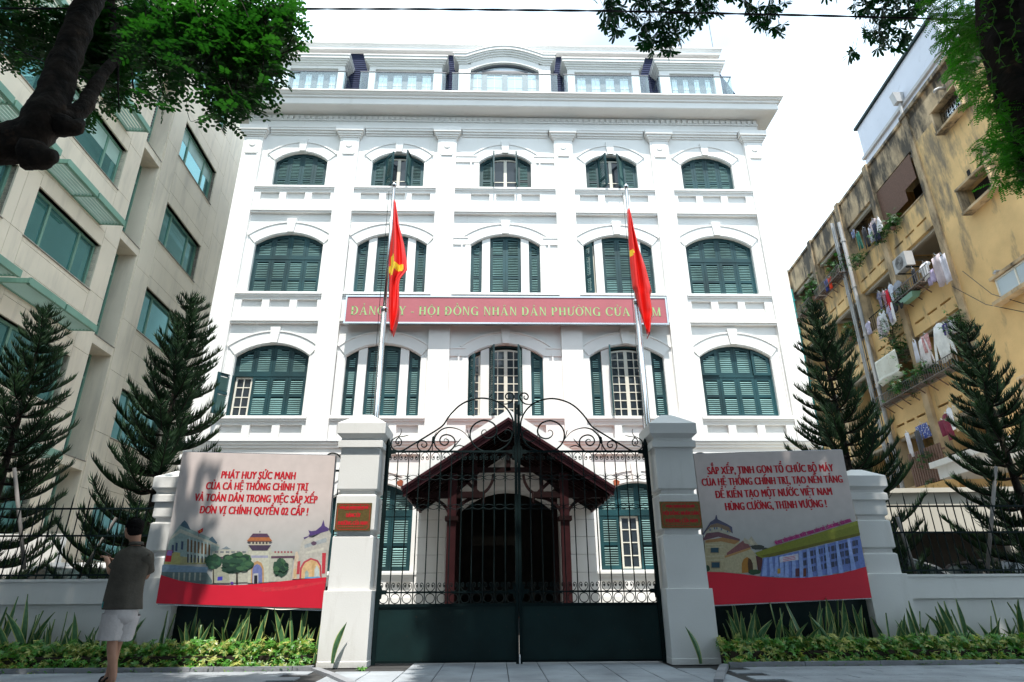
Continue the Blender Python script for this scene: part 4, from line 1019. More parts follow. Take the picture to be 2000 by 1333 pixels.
class Banner:
    def __init__(s, corners, ox, oy, sc, lab, cat='banner'):
        s.o = (ox, oy, sc); TLc, TRc, BRc, BLc = [at(*c, YB) for c in corners]; s.c = (TLc+BRc)/2
        s.t = thing('banner', lab, cat, (s.c.x, YB, s.c.z)); s.layer = 1
        q = MB(); q.prism([(v.x-s.c.x, v.z-s.c.z) for v in (BLc,BRc,TRc,TLc)], 0, .02)
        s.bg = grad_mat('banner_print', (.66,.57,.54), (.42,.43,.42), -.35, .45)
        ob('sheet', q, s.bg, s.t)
        fr = MB(); 
        for a,b in ((TLc,TRc),(BLc,BRc),(TLc,BLc),(TRc,BRc)): fr.beam((a.x-s.c.x,.04,a.z-s.c.z),(b.x-s.c.x,.04,b.z-s.c.z),.025,.03,(0,1,0))
        ob('frame', fr, M['steel'], s.t)
        s.bt = {}
    def P(s, pts, col, lift=0, name='print'):
        s.layer += 1; y = -.002-.00011*s.layer
        W_ = [at(s.o[0]+x*s.o[2], s.o[1]+z*s.o[2], YB) for x,z in pts]
        k = tuple(col) if not isinstance(col, bpy.types.Material) else col
        q = MB(); q.poly([(w.x-s.c.x, y, w.z-s.c.z) for w in W_])
        s.bt.setdefault(k, MB()); mb = s.bt[k]; n = len(mb.v); mb.v += q.v; mb.face(range(n, n+len(q.v)))
    def blob(s, cx, cz, rx, rz, col, seed=1, n=26):
        r = R_(seed); s.P([(cx+rx*math.cos(2*math.pi*k/n)*r.uniform(.82,1.1), cz+rz*math.sin(2*math.pi*k/n)*r.uniform(.82,1.1)) for k in range(n)], col)
    def lines(s, rows, m, yl=-.0022):
        for txt, xa, xb, ya, yb, hpx in rows:
            A, B = at(xa, ya, YB), at(xb, yb, YB); h = (at(xa, ya-hpx, YB)-A).length
            q = MB(); text_mb(q, txt, 0, 0, 0, h/.66, shear=.0, width=(B-A).length, bold=.0070)
            an = math.atan2(B.z-A.z, B.x-A.x)
            o = ob('lettering', q, m, s.t, kind='stuff'); o.location = (A.x-s.c.x, yl, A.z-s.c.z); o.rotation_euler = (0, -an, 0)
    def finish(s):
        for k, mb in s.bt.items(): ob('print', mb, paint(k) if isinstance(k, tuple) else k, s.t, kind='stuff')
# ---- left banner
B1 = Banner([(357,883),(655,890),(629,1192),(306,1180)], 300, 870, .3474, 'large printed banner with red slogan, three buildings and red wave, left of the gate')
P = B1.P
for k in range(4):   # faint drum pattern
    pass
P([(72,600),(95,520),(150,445),(200,468),(330,525),(372,572),(330,640),(318,668),(55,672)], (.30,.40,.38))
P([(150,452),(160,435),(175,422),(190,438),(210,478)], (.06,.12,.17)); P([(310,530),(330,512),(358,548),(350,560)], (.08,.15,.2))
P([(95,520),(150,470),(370,562),(372,572),(150,492),(92,534)], (.50,.50,.42))
P([(58,668),(88,596),(150,605),(150,672)], (.45,.42,.16)); P([(150,672),(150,625),(315,640),(318,668)], (.38,.36,.18))
for k in range(7): 
    x = 190+k*20; P([(x,528+k*5),(x+9,530+k*5),(x+8,600+k*3),(x-2,598+k*3)], (.16,.09,.04)); P([(x,612+k*3),(x+8,613+k*3),(x+7,660),(x-1,660)], (.03,.04,.06)); P([(x+11,520+k*5),(x+15,521+k*5),(x+12,662),(x+8,662)], (.55,.60,.58))
for x,z in ((157,540),(104,560),(125,548)): P([(x,z),(x+12,z+2),(x+9,z+48),(x-3,z+46)], (.05,.08,.15))
P([(78,590),(108,592),(98,656),(64,654)], (.55,.02,.04)); P([(80,592),(106,594),(102,622),(74,620)], (.25,.15,.45))
P([(50,672),(312,686),(300,716),(46,712)], (.22,.33,.44)); P([(46,712),(300,716),(345,782),(290,782),(150,765),(42,732)], (.13,.19,.19))
for k in range(6): P([(110+k*30,716),(120+k*30,717),(116+k*30,762),(108+k*30,760)], (.40,.42,.36))
P([(250,482),(280,465),(277,487),(255,498)], (.60,.01,.02)); P([(258,484),(270,478),(268,486)], (.7,.5,.05)); P([(248,480),(251,480),(256,515),(253,515)], (.2,.2,.2))
P([(330,598),(400,585),(530,600),(535,560),(655,560),(665,600),(790,598),(770,765),(330,775)], (.50,.50,.42))
for k in range(6): P([(345+k*31,596),(365+k*31,596),(365+k*31,606),(345+k*31,606)], (.18,.20,.22)); P([(680+k*18,596),(690+k*18,596),(690+k*18,606),(680+k*18,606)], (.35,.08,.10))
P([(332,628),(530,624),(530,634),(332,640)], (.12,.06,.10)); P([(662,624),(795,622),(795,634),(662,636)], (.12,.06,.10))
P([(395,578),(410,568),(425,578),(440,585),(380,585)], (.20,.25,.28))
P([(540,595),(650,595),(650,770),(530,775)], (.56,.56,.46)); P([(550,620),(645,620),(645,634),(550,634)], (.35,.36,.48))
P([(534,562),(662,562),(640,592),(556,592)], (.06,.04,.08)); P([(548,536),(648,536),(650,562),(546,562)], (.50,.46,.36))
for k in range(5): P([(556+k*19,542),(566+k*19,542),(566+k*19,556),(556+k*19,556)], (.05,.05,.06))
P([(545,516),(650,516),(668,538),(526,538)], (.45,.15,.05)); P([(526,538),(668,538),(662,544),(532,544)], (.16,.07,.06)); P([(560,497),(640,497),(655,518),(542,518)], (.10,.05,.10)); P([(596,482),(602,482),(601,492),(597,492)], (.1,.1,.1))
P([(548,775),(550,690),(562,662),(585,650),(608,662),(620,690),(622,772)], (.50,.30,.14)); P([(556,775),(557,698),(568,676),(585,668),(602,678),(612,698),(612,772)], (.16,.19,.42)); P([(560,778),(562,722),(590,720),(590,778)], (.5,.5,.5)); P([(566,778),(567,732),(585,732),(585,778)], (.01,.01,.02))
P([(340,690),(420,680),(430,775),(335,775)], (.35,.36,.28)); P([(362,740),(390,738),(388,760),(360,762)], (.05,.05,.42)); P([(435,768),(450,768),(450,782),(435,782)], (.12,.05,.35))

rb_ = R_(9)
def tree_print(B, cx, cz, rx, rz, n, base):
    for k in range(n):
        a = rb_.uniform(0,6.28); r_ = math.sqrt(rb_.random()); c = rb_.choice(((.02,.07,.04),(.03,.10,.05),(.012,.045,.03),(.05,.13,.06)))
        B.blob(cx+rx*r_*math.cos(a)*.85, cz+rz*r_*math.sin(a)*.85, rx*.26, rz*.24, c, k+base, 9)
B1.blob(340,655,48,45,(.025,.085,.05),3); B1.blob(475,665,88,55,(.018,.07,.035),5); B1.blob(430,690,50,32,(.012,.05,.03),6); B1.blob(715,690,46,52,(.03,.08,.05),8); B1.blob(520,640,35,30,(.03,.10,.04),9)
tree_print(B1,340,655,48,45,22,1); tree_print(B1,475,660,90,58,46,2); tree_print(B1,715,690,46,52,24,3)
P([(468,715),(476,715),(478,780),(466,780)], (.03,.025,.02)); P([(336,695),(342,695),(344,778),(336,778)], (.03,.025,.02))
P([(780,752),(800,600),(812,598),(822,640),(820,752)], (.62,.50,.38)); P([(790,700),(805,690),(806,748),(790,750)], (.65,.45,.25))
P([(808,750),(820,610),(832,555),(850,520),(900,520),(985,470),(1000,500),(985,600),(975,746)], (.52,.50,.45))
P([(850,560),(975,520),(975,545),(852,580)], (.38,.42,.44)); P([(858,600),(960,575),(960,590),(858,612)], (.62,.60,.52))
P([(845,520),(872,512),(880,500),(872,478),(888,484),(915,480),(945,455),(958,420),(965,455),(990,470),(985,482),(930,498),(880,512),(850,530)], (.09,.05,.20))
B1.blob(903,552,16,12,(.12,.07,.12),12)
P([(822,750),(826,690),(846,655),(886,634),(925,646),(944,676),(948,744)], (.50,.06,.09)); P([(832,750),(836,694),(854,662),(888,644),(920,655),(936,682),(939,745)], (.70,.47,.24))
P([(888,646),(915,655),(905,690),(900,748),(892,748),(892,700)], (.62,.40,.18)); P([(852,748),(854,715),(864,702),(874,716),(874,748)], (.35,.45,.42)); P([(906,746),(907,700),(920,674),(934,700),(935,745)], (.55,.62,.60)); P([(852,742),(940,738),(940,748),(852,750)], (.15,.35,.6))
P([(950,606),(972,606),(966,722),(948,722)], (.55,.04,.06)); P([(812,655),(828,650),(822,725),(806,725)], (.5,.05,.07))
wv = [(45,730),(150,762),(250,778),(340,786),(430,788),(520,785),(600,779),(700,768),(800,757),(900,749),(974,742)]
P(wv+[(948,917),(18,889)], M['red']); P([(560,800),(760,795),(974,762),(970,775),(780,812),(620,825)], (.68,.03,.05))
B1.lines([('PHÁT HUY SỨC MẠNH',432,576,934.5,936.5,13.2),('CỦA CẢ HỆ THỐNG CHÍNH TRỊ',402,600.5,956,958.5,13.2),('VÀ TOÀN DÂN TRONG VIỆC SẮP XẾP',379.5,618.5,978.5,983.5,13.6),('ĐƠN VỊ CHÍNH QUYỀN 02 CẤP !',389.5,600.5,1003,1007,13.8)], M['redtext'])
B1.finish()
q = MB(); A_ = [at(500+x, 1184.5+.04*x, YB) for x in range(0,91,10)]; Bb = [at(500+x, 1184.5+.04*x+5*math.sin(math.pi*x/90), YB-.02) for x in range(0,91,10)]
q.v = [(v.x-B1.c.x, v.y-YB, v.z-B1.c.z) for v in A_+Bb]
for k in range(9): q.face((k,k+1,11+k,10+k))
ob('loose_hem', q, M['frame_white'], B1.t)
# ---- right banner
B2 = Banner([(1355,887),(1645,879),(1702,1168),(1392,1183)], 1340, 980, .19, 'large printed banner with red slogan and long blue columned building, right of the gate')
P = B2.P
P([(200,722),(190,400),(250,385),(545,405),(560,470),(420,530),(400,600),(400,726)], (.50,.43,.26))
P([(170,395),(212,322),(330,308),(552,385),(552,405),(330,362),(176,402)], (.17,.08,.10)); P([(200,400),(370,370),(552,405),(500,440),(360,410),(200,425)], (.42,.22,.08))
P([(185,345),(235,262),(330,250),(468,300),(440,345),(330,312),(210,325)], (.48,.46,.36))
for x,z in ((240,290),(285,275),(310,275),(355,285),(420,305)): P([(x,z-12),(x+12,z-11),(x+12,z+12),(x,z+11)], (.08,.14,.28))
P([(168,335),(248,212),(296,180),(306,140),(314,140),(324,182),(420,230),(472,262),(480,330),(462,318),(440,262),(320,222),(250,240),(180,345)], (.10,.10,.17)); P([(190,320),(255,240),(320,222),(440,262),(470,320),(330,262),(250,268)], (.25,.17,.11))
for x,z,w,h in ((255,475,78,50),(262,625,82,55),(440,612,34,58)): P([(x-8,z-8),(x+w+8,z-10),(x+w+8,z+h+8),(x-8,z+h+8)], (.32,.26,.15)); P([(x,z),(x+w,z),(x+w,z+h),(x,z+h)], (.02,.07,.11))
for z in (440,470,560,600): P([(205,z),(385,z-6),(385,z+2),(205,z+8)], (.60,.54,.36))
P([(395,560),(640,470),(700,520),(735,590),(720,720),(560,742),(400,726)], (.52,.45,.28)); P([(418,528),(585,400),(640,440),(660,470),(415,560)], (.26,.10,.10)); P([(395,560),(660,470),(665,490),(400,580)], (.50,.27,.10))
P([(585,402),(600,370),(640,400),(670,355),(700,400),(760,470),(700,470),(650,440),(600,430)], (.50,.45,.34)); P([(640,400),(668,390),(700,440),(660,445)], (.62,.54,.38)); B2.blob(735,470,75,26,(.05,.06,.05),14); B2.blob(815,490,40,16,(.05,.06,.05),15)
P([(572,735),(570,640),(590,592),(625,570),(660,590),(682,640),(690,728)], (.45,.20,.03)); P([(640,735),(632,640),(640,580),(668,600),(684,640),(690,728)], (.07,.03,.01))
P([(715,560),(780,560),(790,700),(740,735)], (.10,.03,.03)); B2.blob(700,725,70,28,(.025,.075,.03),16); B2.blob(215,690,28,35,(.02,.06,.03),17)
P([(790,580),(1000,545),(1400,450),(1785,352),(1843,672),(1600,728),(1200,788),(762,770)], (.17,.25,.60))
P([(706,528),(900,458),(1200,372),(1500,278),(1760,196),(1786,350),(1400,436),(1150,500),(900,565),(780,580),(735,562)], (.23,.25,.025)); P([(760,560),(1150,470),(1785,320),(1786,350),(1400,440),(1150,502),(850,574)], (.14,.13,.01)); P([(1500,278),(1760,196),(1766,240),(1480,320)], (.30,.33,.04))
for k in range(8):
    x = 1200+k*72; t = k/8; zt_ = 505-k*17
    for r in range(3):
        z = zt_+20+r*82; P([(x,z),(x+34,z-6),(x+36,z+50),(x+4,z+56)], (.05,.06,.11)); P([(x+42,z-8),(x+56,z-11),(x+58,z+42),(x+44,z+46)], (.06,.07,.13))
for x0_, x1_, zt_, zb_ in ((800,778,588,770),(850,862,575,772),(915,905,568,775),(965,955,560,778),(1020,1008,550,782),(1085,1090,540,785),(1155,1170,508,787),(1235,1255,490,786),(1325,1355,468,780),(1420,1455,440,768),(1530,1570,412,748),(1650,1700,384,722)):
    P([(x0_,zt_),(x0_+26,zt_-5),(x1_+48,zb_-6),(x1_-4,zb_)], (.30,.42,.80))
P([(955,572),(1150,535),(1152,600),(960,628)], (.62,.64,.78)); 
for z in (0,16,32): P([(990,580+z),(1120,556+z),(1120,562+z),(990,586+z)], (.6,.08,.12))
P([(1120,690),(1160,685),(1160,770),(1120,775)], (.10,.03,.05)); P([(1200,690),(1230,685),(1230,770),(1200,775)], (.14,.04,.02)); P([(935,690),(965,688),(965,740),(935,742)], (.5,.32,.05))
wv = [(205,722),(380,728),(560,745),(760,770),(950,785),(1080,787),(1250,782),(1420,766),(1600,735),(1730,704),(1845,670)]
P(wv+[(1903,990),(272,1063)], M['red'])
B2.lines([('SẮP XẾP, TINH GỌN TỔ CHỨC BỘ MÁY',1383,1628.5,927,921,13.6),('CỦA HỆ THỐNG CHÍNH TRỊ, TẠO NỀN TẢNG',1372,1646,949.5,943,13.6),('ĐỂ KIẾN TẠO MỘT NƯỚC VIỆT NAM',1398.5,1625.5,973.5,967,13.8),('HÙNG CƯỜNG, THỊNH VƯỢNG !',1418,1615,997.5,991,14)], M['redtext'])
B2.lines([('VÌ MỤC TIÊU DÂN GIÀU, NƯỚC MẠNH, DÂN CHỦ, CÔNG BẰNG, VĂN MINH.',1340+.19*920,1340+.19*1698,980+.19*446,980+.19*208,6.5)], paint((.45,.03,.20)), -.013)
B2.finish()

# ---- brass plaques on the gate pillars
def plaque(px0, px1, py0, py1, rows, lab):
    y = 9.65-.29; A, B = at(px0,py1,y-.01), at(px1,py0,y-.01); cx, cz = (A.x+B.x)/2, (A.z+B.z)/2; hw, hh = (B.x-A.x)/2, (B.z-A.z)/2
    t = thing('name_plaque', lab, 'plaque', (cx,y,cz))
    ob('plate', MB().box(-hw,hw,-.026,-.001,-hh,hh), M['brass'], t)
    q = MB(); a, b, c = hw-.022, hh-.02, .035
    P_ = [(-a+c,b),(a-c,b),(a,b-c),(a,-b+c),(a-c,-b),(-a+c,-b),(-a,-b+c),(-a,b-c)]; 
    for k in range(8): u, v = P_[k], P_[(k+1)%8]; q.beam((u[0],-.0275,u[1]),(v[0],-.0275,v[1]),.006,.002,(0,1,0))
    q.box(-a*.62,a*.62,-.0285,-.0265,hh*.50,hh*.53)
    for k in range(14): q.box(-a*.85+k*.026,-a*.85+k*.026+.018,-.0285,-.0265,-hh*.73,-hh*.68)
    ob('engraved_border', q, M['redtext'], t, kind='stuff')
    q = MB()
    for txt, z, h, w in rows: text_mb(q, txt, 0, z*hh, -.0275, h*hh/.7, width=w*hw*2, align='CENTER', bold=.0045)
    ob('lettering', q, M['redtext'], t, kind='stuff')
plaque(653,727,983,1038, [('ĐẢNG BỘ THÀNH PHỐ HÀ NỘI',.58,.19,.80),('ĐẢNG ỦY',-.02,.28,.40),('PHƯỜNG CỬA NAM',-.58,.28,.82)], 'brass name plaque with red letters on the sunlit left gate pillar')
plaque(1292.5,1366,980,1032.5, [('HĐND THÀNH PHỐ HÀ NỘI',.56,.18,.70),('HỘI ĐỒNG NHÂN DÂN',-.02,.28,.86),('PHƯỜNG CỬA NAM',-.58,.28,.78)], 'brass name plaque with red letters on the shaded right gate pillar')

# ================================================================== PLANTS IN THE BED
def blade_mesh(h, w, bend, seed):
    r = R_(seed); q = MB(); n = 9; tw = r.uniform(-.5,.5)
    rows = []
    for k in range(n+1):
        t = k/n; ww = 1.5*w*(.45+.9*t if t < .45 else (.86 if t < .6 else .86*(1-((t-.6)/.4)**1.6)))*.5+.0006
        x = bend*t*t*h; z = h*(t-.12*abs(bend)*t*t); a = tw*t
        c, s_ = math.cos(a), math.sin(a)
        rows.append([(x+c*u*ww, s_*u*ww-(.014*(1-abs(u))), z) for u in (-1,-.78,0,.78,1)])
    q.v = [p for rr in rows for p in rr]
    for k in range(n):
        for j in range(4): q.use(M['blade_edge'] if j in (0,3) else M['blade']); q.face((k*5+j,k*5+j+1,(k+1)*5+j+1,(k+1)*5+j))
    return q.mesh('leaf_blade')
BM = [blade_mesh(h, w, b, i) for i, (h,w,b) in enumerate(((.62,.055,.10),(.50,.05,.35),(.70,.06,-.05),(.42,.05,-.45),(.58,.052,-.25),(.36,.046,.6),(.66,.058,.22)))]
rp_ = R_(11)
def snake_plant(x, y, n, lab, grp, sc=1.):
    t = thing('snake_plant', lab, 'plant', (x,y,.02), 0, grp)
    for k in range(n):
        o = ob('leaf_blade', rp_.choice(BM), None, t, loc=(rp_.uniform(-.12,.12), rp_.uniform(-.08,.08), 0)); s = sc*rp_.uniform(.72,1.12)
        o.scale = (s,s,s); o.rotation_euler = (rp_.uniform(-.18,.18), rp_.uniform(-.30,.30), rp_.uniform(0,6.28))
ORD = ['first','second','third','fourth','fifth','sixth','seventh','eighth','ninth','tenth','eleventh','twelfth','thirteenth','fourteenth','fifteenth','sixteenth','seventeenth']
for x0, x1, fmt, grp in ((-5.0,-8.3,'yellow-edged snake plant by the left low wall, %s leftwards from the short pillar','snake plants along the left low wall'),
                         (-2.5,-4.6,'yellow-edged snake plant below the left banner, %s leftwards from the gate pillar','snake plants below the left banner'),
                         (3.25,5.3,'yellow-edged snake plant below the right banner, %s rightwards from the gate pillar','snake plants below the right banner'),
                         (5.5,8.9,'yellow-edged snake plant by the right low wall, %s rightwards from the short pillar','snake plants along the right low wall')):
    n = int(abs(x1-x0)/.215)
    for k in range(n): snake_plant(x0+(k+.5)*(x1-x0)/n+rp_.uniform(-.05,.05), 9.50+rp_.uniform(-.07,.06), rp_.choice((6,7,8,9)), fmt % ORD[k], grp, rp_.uniform(.95,1.25))
def lone(px, py, top, bend, lab):
    p = atz(px, py, .05); p.y = 9.22; p = at(px, py, 9.22); t = thing('snake_plant', lab, 'plant', (p.x,9.22,max(.02,p.z-.05)))
    h = at(px, top, 9.22).z-p.z+.05; o = ob('leaf_blade', blade_mesh(h, .06, bend, 77), None, t)
lone(650,1288,1213,.28,'single tall snake plant blade leaning against the sunlit left gate pillar'); lone(1368,1290,1222,-.34,'single tall snake plant blade leaning out beside the shaded right gate pillar')
def rosettes(mb, pts, size, seed, nl=7):
    r = R_(seed)
    for (x,y,z,s) in pts:
        ax = Vector((r.uniform(-.7,.7), r.uniform(-1,.35), r.uniform(.3,1))).normalized(); u = ax.cross(Vector((0,0,1)) if abs(ax.z)<.95 else Vector((1,0,0))).normalized(); w = ax.cross(u); c = Vector((x,y,z)); a0 = r.uniform(0,6)
        for k in range(nl):
            a = a0+2*math.pi*k/nl+r.uniform(-.2,.2); d = (u*math.cos(a)+w*math.sin(a)); L = size*s*r.uniform(.8,1.2); t_ = ax.cross(d)*L*.2; dn = d*L-ax*L*r.uniform(.05,.5)
            n = len(mb.v); mb.v += [tuple(c), tuple(c+dn*.35+t_*.8), tuple(c+dn*.7+t_*.8), tuple(c+dn), tuple(c+dn*.7-t_*.8), tuple(c+dn*.35-t_*.8)]
            mb.face((n,n+1,n+2,n+3)); mb.face((n,n+3,n+4,n+5))
for x0, x1, lab, seed in ((-8.9,-2.42,'low variegated yellow-green ground hedge along the left planting bed',1),(3.02,9.2,'low variegated yellow-green ground hedge along the right planting bed',2)):
    r = R_(seed+20); q = MB(); 
    for k, (mm_, cnt) in enumerate(((M['hedge'],int(190*(x1-x0))),(M['hedge2'],int(260*(x1-x0))))):
        pts = []
        for _ in range(cnt):
            u = r.random(); y = 9.02+.36*u; hgt = .27+.05*math.sin(x0*3+_*.01)+.035*math.sin(_*1.7)
            z = (hgt*math.sin(min(1,u*2.2)*math.pi/2)*r.uniform(.35,1)) if u < .45 else hgt*r.uniform(.8,1.05)
            pts.append((r.uniform(x0,x1), y, max(.02,z), r.uniform(.8,1.25)))
        q.use(mm_); rosettes(q, pts, .052, seed+k)
    tag(ob('ground_hedge', q), lab, 'hedge', None, 'stuff')
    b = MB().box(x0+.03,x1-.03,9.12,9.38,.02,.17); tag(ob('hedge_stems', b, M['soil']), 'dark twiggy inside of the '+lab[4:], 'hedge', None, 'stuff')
# small weed by the kerb
q = MB(); rosettes(q, [(atz(697,1312,0).x+rp_.uniform(-.05,.05), 9.08+rp_.uniform(-.05,.05), .02, .8) for _ in range(10)], .06, 5, 5); tag(ob('weed', q, M['hedge2']), 'small green weed growing at the kerb by the left gate pillar', 'plant')

# ================================================================== PERSON
YPn = 7.72
def pp(px, py, dy=0.): return at(px, py, YPn+dy)
pe = thing('person', 'man seen from behind in dark brown shirt and pale shorts, looking down at his phone', 'person', (pp(226,1335).x, YPn, 0))
PO_ = Vector(pe.location)
def skin_obj(name, verts, edges, radii, m, parent, lev=2, root=0):
    me = bpy.data.meshes.new(name); me.from_pydata([tuple(v) for v in verts], edges, []); o = bpy.data.objects.new(name, me); COL.objects.link(o); o.parent = parent
    md = o.modifiers.new('skin', 'SKIN'); md.use_smooth_shade = True
    for i, r in enumerate(radii):
        sv = me.skin_vertices[0].data[i]; sv.radius = (r if isinstance(r, tuple) else (r, r)); sv.use_root = (i == root)
    s = o.modifiers.new('sub', 'SUBSURF'); s.levels = lev; s.render_levels = lev
    me.materials.append(m); return o
J = {}
def j(n, px, py, dy): J[n] = pp(px, py, dy)-PO_; return J[n]
j('pel',238,1205,0); j('waist',246,1165,.02); j('chest',256,1108,.04); j('neckb',266,1070,.02); j('neck',264,1056,.01); j('head',262,1040,0); j('headt',262,1024,0)
j('shL',243,1081,.02); j('elL',217,1121,.02); j('wrL',211,1098,.16); j('haL',207,1089,.22)
j('shR',291,1087,.03); j('elR',285,1130,.2); j('wrR',240,1103,.30); j('haR',226,1094,.30)
j('hipL',228,1215,-.02); j('knL',218,1262,-.01); j('ankL',222,1325,.03); j('toeL',206,1337,.10)
j('hipR',247,1215,.06); j('knR',226,1262,.10); j('ankR',213,1322,.16); j('toeR',199,1333,.26)
names = list(J); idx = {n:i for i,n in enumerate(names)}
def mid(a,b,t): return J[a].lerp(J[b],t)
J['calfL'] = mid('knL','ankL',.32)+Vector((.012,-.015,0)); J['calfR'] = mid('knR','ankR',.32)+Vector((.012,-.015,0)); J['heelL'] = J['ankL']+Vector((.02,-.03,-.05)); J['heelR'] = J['ankR']+Vector((.02,-.03,-.05))
names = list(J); idx = {n:i for i,n in enumerate(names)}
Ed = [('pel','waist'),('waist','chest'),('chest','neckb'),('neckb','neck'),('neck','head'),('head','headt'),('chest','shL'),('shL','elL'),('elL','wrL'),('wrL','haL'),('chest','shR'),('shR','elR'),('elR','wrR'),('wrR','haR'),
      ('pel','hipL'),('hipL','knL'),('knL','calfL'),('calfL','ankL'),('ankL','toeL'),('ankL','heelL'),('pel','hipR'),('hipR','knR'),('knR','calfR'),('calfR','ankR'),('ankR','toeR'),('ankR','heelR')]
Rd = dict(pel=.09,waist=.085,chest=.085,neckb=.055,neck=.058,head=.088,headt=.082,shL=.05,elL=.043,wrL=.028,haL=.03,shR=.042,elR=.042,wrR=.028,haR=.028,hipL=.075,knL=.055,calfL=.056,ankL=.035,toeL=.028,hipR=.075,knR=.055,calfR=.055,ankR=.035,toeR=.028,heelL=.028,heelR=.028)
body = skin_obj('body', [J[n] for n in names], [(idx[a],idx[b]) for a,b in Ed], [Rd[n] for n in names], M['skin'], pe, 2, idx['pel'])
# face, ear, hair
hc = (J['head']+J['headt'])/2; fd = Vector((-.86,.50,-.12)).normalized(); sd_ = Vector((-.50,-.86,0)).normalized(); upv = fd.cross(sd_)*-1; upv = upv if upv.z > 0 else -upv
def ell(mb, c, a, b, d, ra, rb, rd, n=14, m_=10, f=None):
    rs = []
    for i in range(1, m_):
        ph = math.pi*i/m_; rs.append([c+a*(ra*math.sin(ph)*math.cos(2*math.pi*k/n))*(f(ph, 2*math.pi*k/n) if f else 1)+b*(rb*math.sin(ph)*math.sin(2*math.pi*k/n))*(f(ph, 2*math.pi*k/n) if f else 1)+d*(rd*math.cos(ph)) for k in range(n)])
    mb.rings(rs); return mb
q = MB(); ell(q, hc+fd*.055-upv*.045, fd, sd_, upv, .062, .060, .075); ob('face', q, M['skin'], pe, True)
q = MB(); ell(q, hc+fd*.118-upv*.035, fd, sd_, upv, .022, .014, .026); ob('nose', q, M['skin'], pe, True)
q = MB(); ell(q, hc+sd_*.093-upv*.03+fd*.005, fd, sd_, upv, .018, .010, .030); ob('ear', q, M['skin'], pe, True)
q = MB(); ell(q, hc+fd*.105+sd_*.035-upv*.005, fd, sd_, upv, .007, .012, .004); ell(q, hc+fd*.10+sd_*.038+upv*.018, fd, sd_, upv, .01, .018, .004); ob('eyebrow', q, M['hair'], pe, True)
rh = R_(5); q = MB()
ell(q, hc+upv*.022-fd*.012, fd, sd_, upv, .104, .095, .094, 24, 14, lambda p,a: 1+.03*math.sin(a*7+p*5)+.025*math.sin(a*13))
ell(q, hc-fd*.030-upv*.022, fd, sd_, upv, .074, .090, .088, 18, 10)
for _ in range(700):
    a = rh.uniform(0,6.28); p = rh.uniform(.1,1.7); d = (fd*math.cos(a)*math.sin(p)+sd_*math.sin(a)*math.sin(p)+upv*math.cos(p)); b0 = hc+upv*.022-fd*.012+d*.092
    e = b0+d*rh.uniform(.01,.03)*(1+math.cos(p))+fd*rh.uniform(-.01,.035)-upv*rh.uniform(0,.03); t_ = d.cross(upv)*.005; q.poly([b0+t_, b0-t_, e])
ob('hair', q, M['hair'], pe, True)
def ringv(c, a, b, ra, rb, n=20, ph=0, f=None): return [c+a*(ra*math.cos(2*math.pi*k/n))*(1+(f(2*math.pi*k/n) if f else 0))+b*(rb*math.sin(2*math.pi*k/n))*(1+(f(2*math.pi*k/n) if f else 0)) for k in range(n)]
ax_ = Vector((.92,.30,.0)).normalized(); bx_ = Vector((-.30,.92,0)).normalized()
wr = lambda s: (lambda a: .032*math.sin(a*5+s*1.6)+.022*math.sin(a*11+s*2.7))
q = MB(); rs = []
for px_, py_, ra, rb, s in ((238.5,1191,.205,.145,1),(239,1180,.203,.145,1.2),(242,1160,.192,.135,1.7),(247,1138,.187,.13,2.2),(253,1118,.193,.132,2.6),(259,1100,.203,.128,3),(264,1085,.205,.118,3.2),(266,1077,.175,.105,3.4),(266.5,1070,.100,.08,3.5),(266,1066.5,.072,.070,3.5)):
    rs.append(ringv(pp(px_,py_,.03)-PO_, ax_, bx_, ra, rb, 28, 0, wr(s)))
q.rings(rs, False); 
shirt = ob('shirt', q, M['shirt'], pe, True); md = shirt.modifiers.new('t','SOLIDIFY'); md.thickness = .006; md = shirt.modifiers.new('s','SUBSURF'); md.levels = 1; md.render_levels = 1
def sleeve(a, b, r0, r1, name):
    a, b = Vector(a), Vector(b); d = (b-a).normalized(); u = d.cross(Vector((0,1,0))).normalized(); w = d.cross(u); q = MB()
    q.rings([ringv(a+(b-a)*t, u, w, r, r, 16, 0, wr(t*5)) for t, r in ((-.12,r0*.72),(.0,r0),(.35,r0*.96),(.7,r1*1.02),(.98,r1*1.06),(1.0,r1*1.05),(.97,r1*.9))], False); o = ob(name, q, M['shirt'], pe, True); return o
sleeve(J['shL']+Vector((.03,0,.0)), J['shL'].lerp(J['elL'],.78), .083, .073, 'sleeve'); sleeve(J['shR']+Vector((-.04,0,.005)), J['shR'].lerp(J['elR'],.70), .088, .076, 'sleeve')
q = MB(); c_ = pp(266,1064.5,.02)-PO_; q.rings([ringv(c_-Vector((0,0,.006)), ax_, bx_, .070,.068,18), ringv(c_+Vector((0,0,.030)), ax_, bx_, .062,.060,18), ringv(c_+Vector((0,0,.031)), ax_, bx_, .067,.065,18), ringv(c_-Vector((0,0,.004)), ax_, bx_, .080,.077,18)], False); o = ob('collar', q, M['shirt'], pe, True); md = o.modifiers.new('t','SOLIDIFY'); md.thickness=.004
def short_leg(hip, end, r0, r1, s):
    d = (end-hip).normalized(); u = d.cross(Vector((0,1,0))).normalized(); w = d.cross(u); 
    return [ringv(hip+(end-hip)*t, u, w, r0+(r1-r0)*t, (r0+(r1-r0)*t)*.95, 20, 0, wr(s+t*6)) for t in (0,.25,.5,.75,.97,1)]+[ringv(hip+(end-hip)*.985, u, w, r1*.93, r1*.9, 20)]
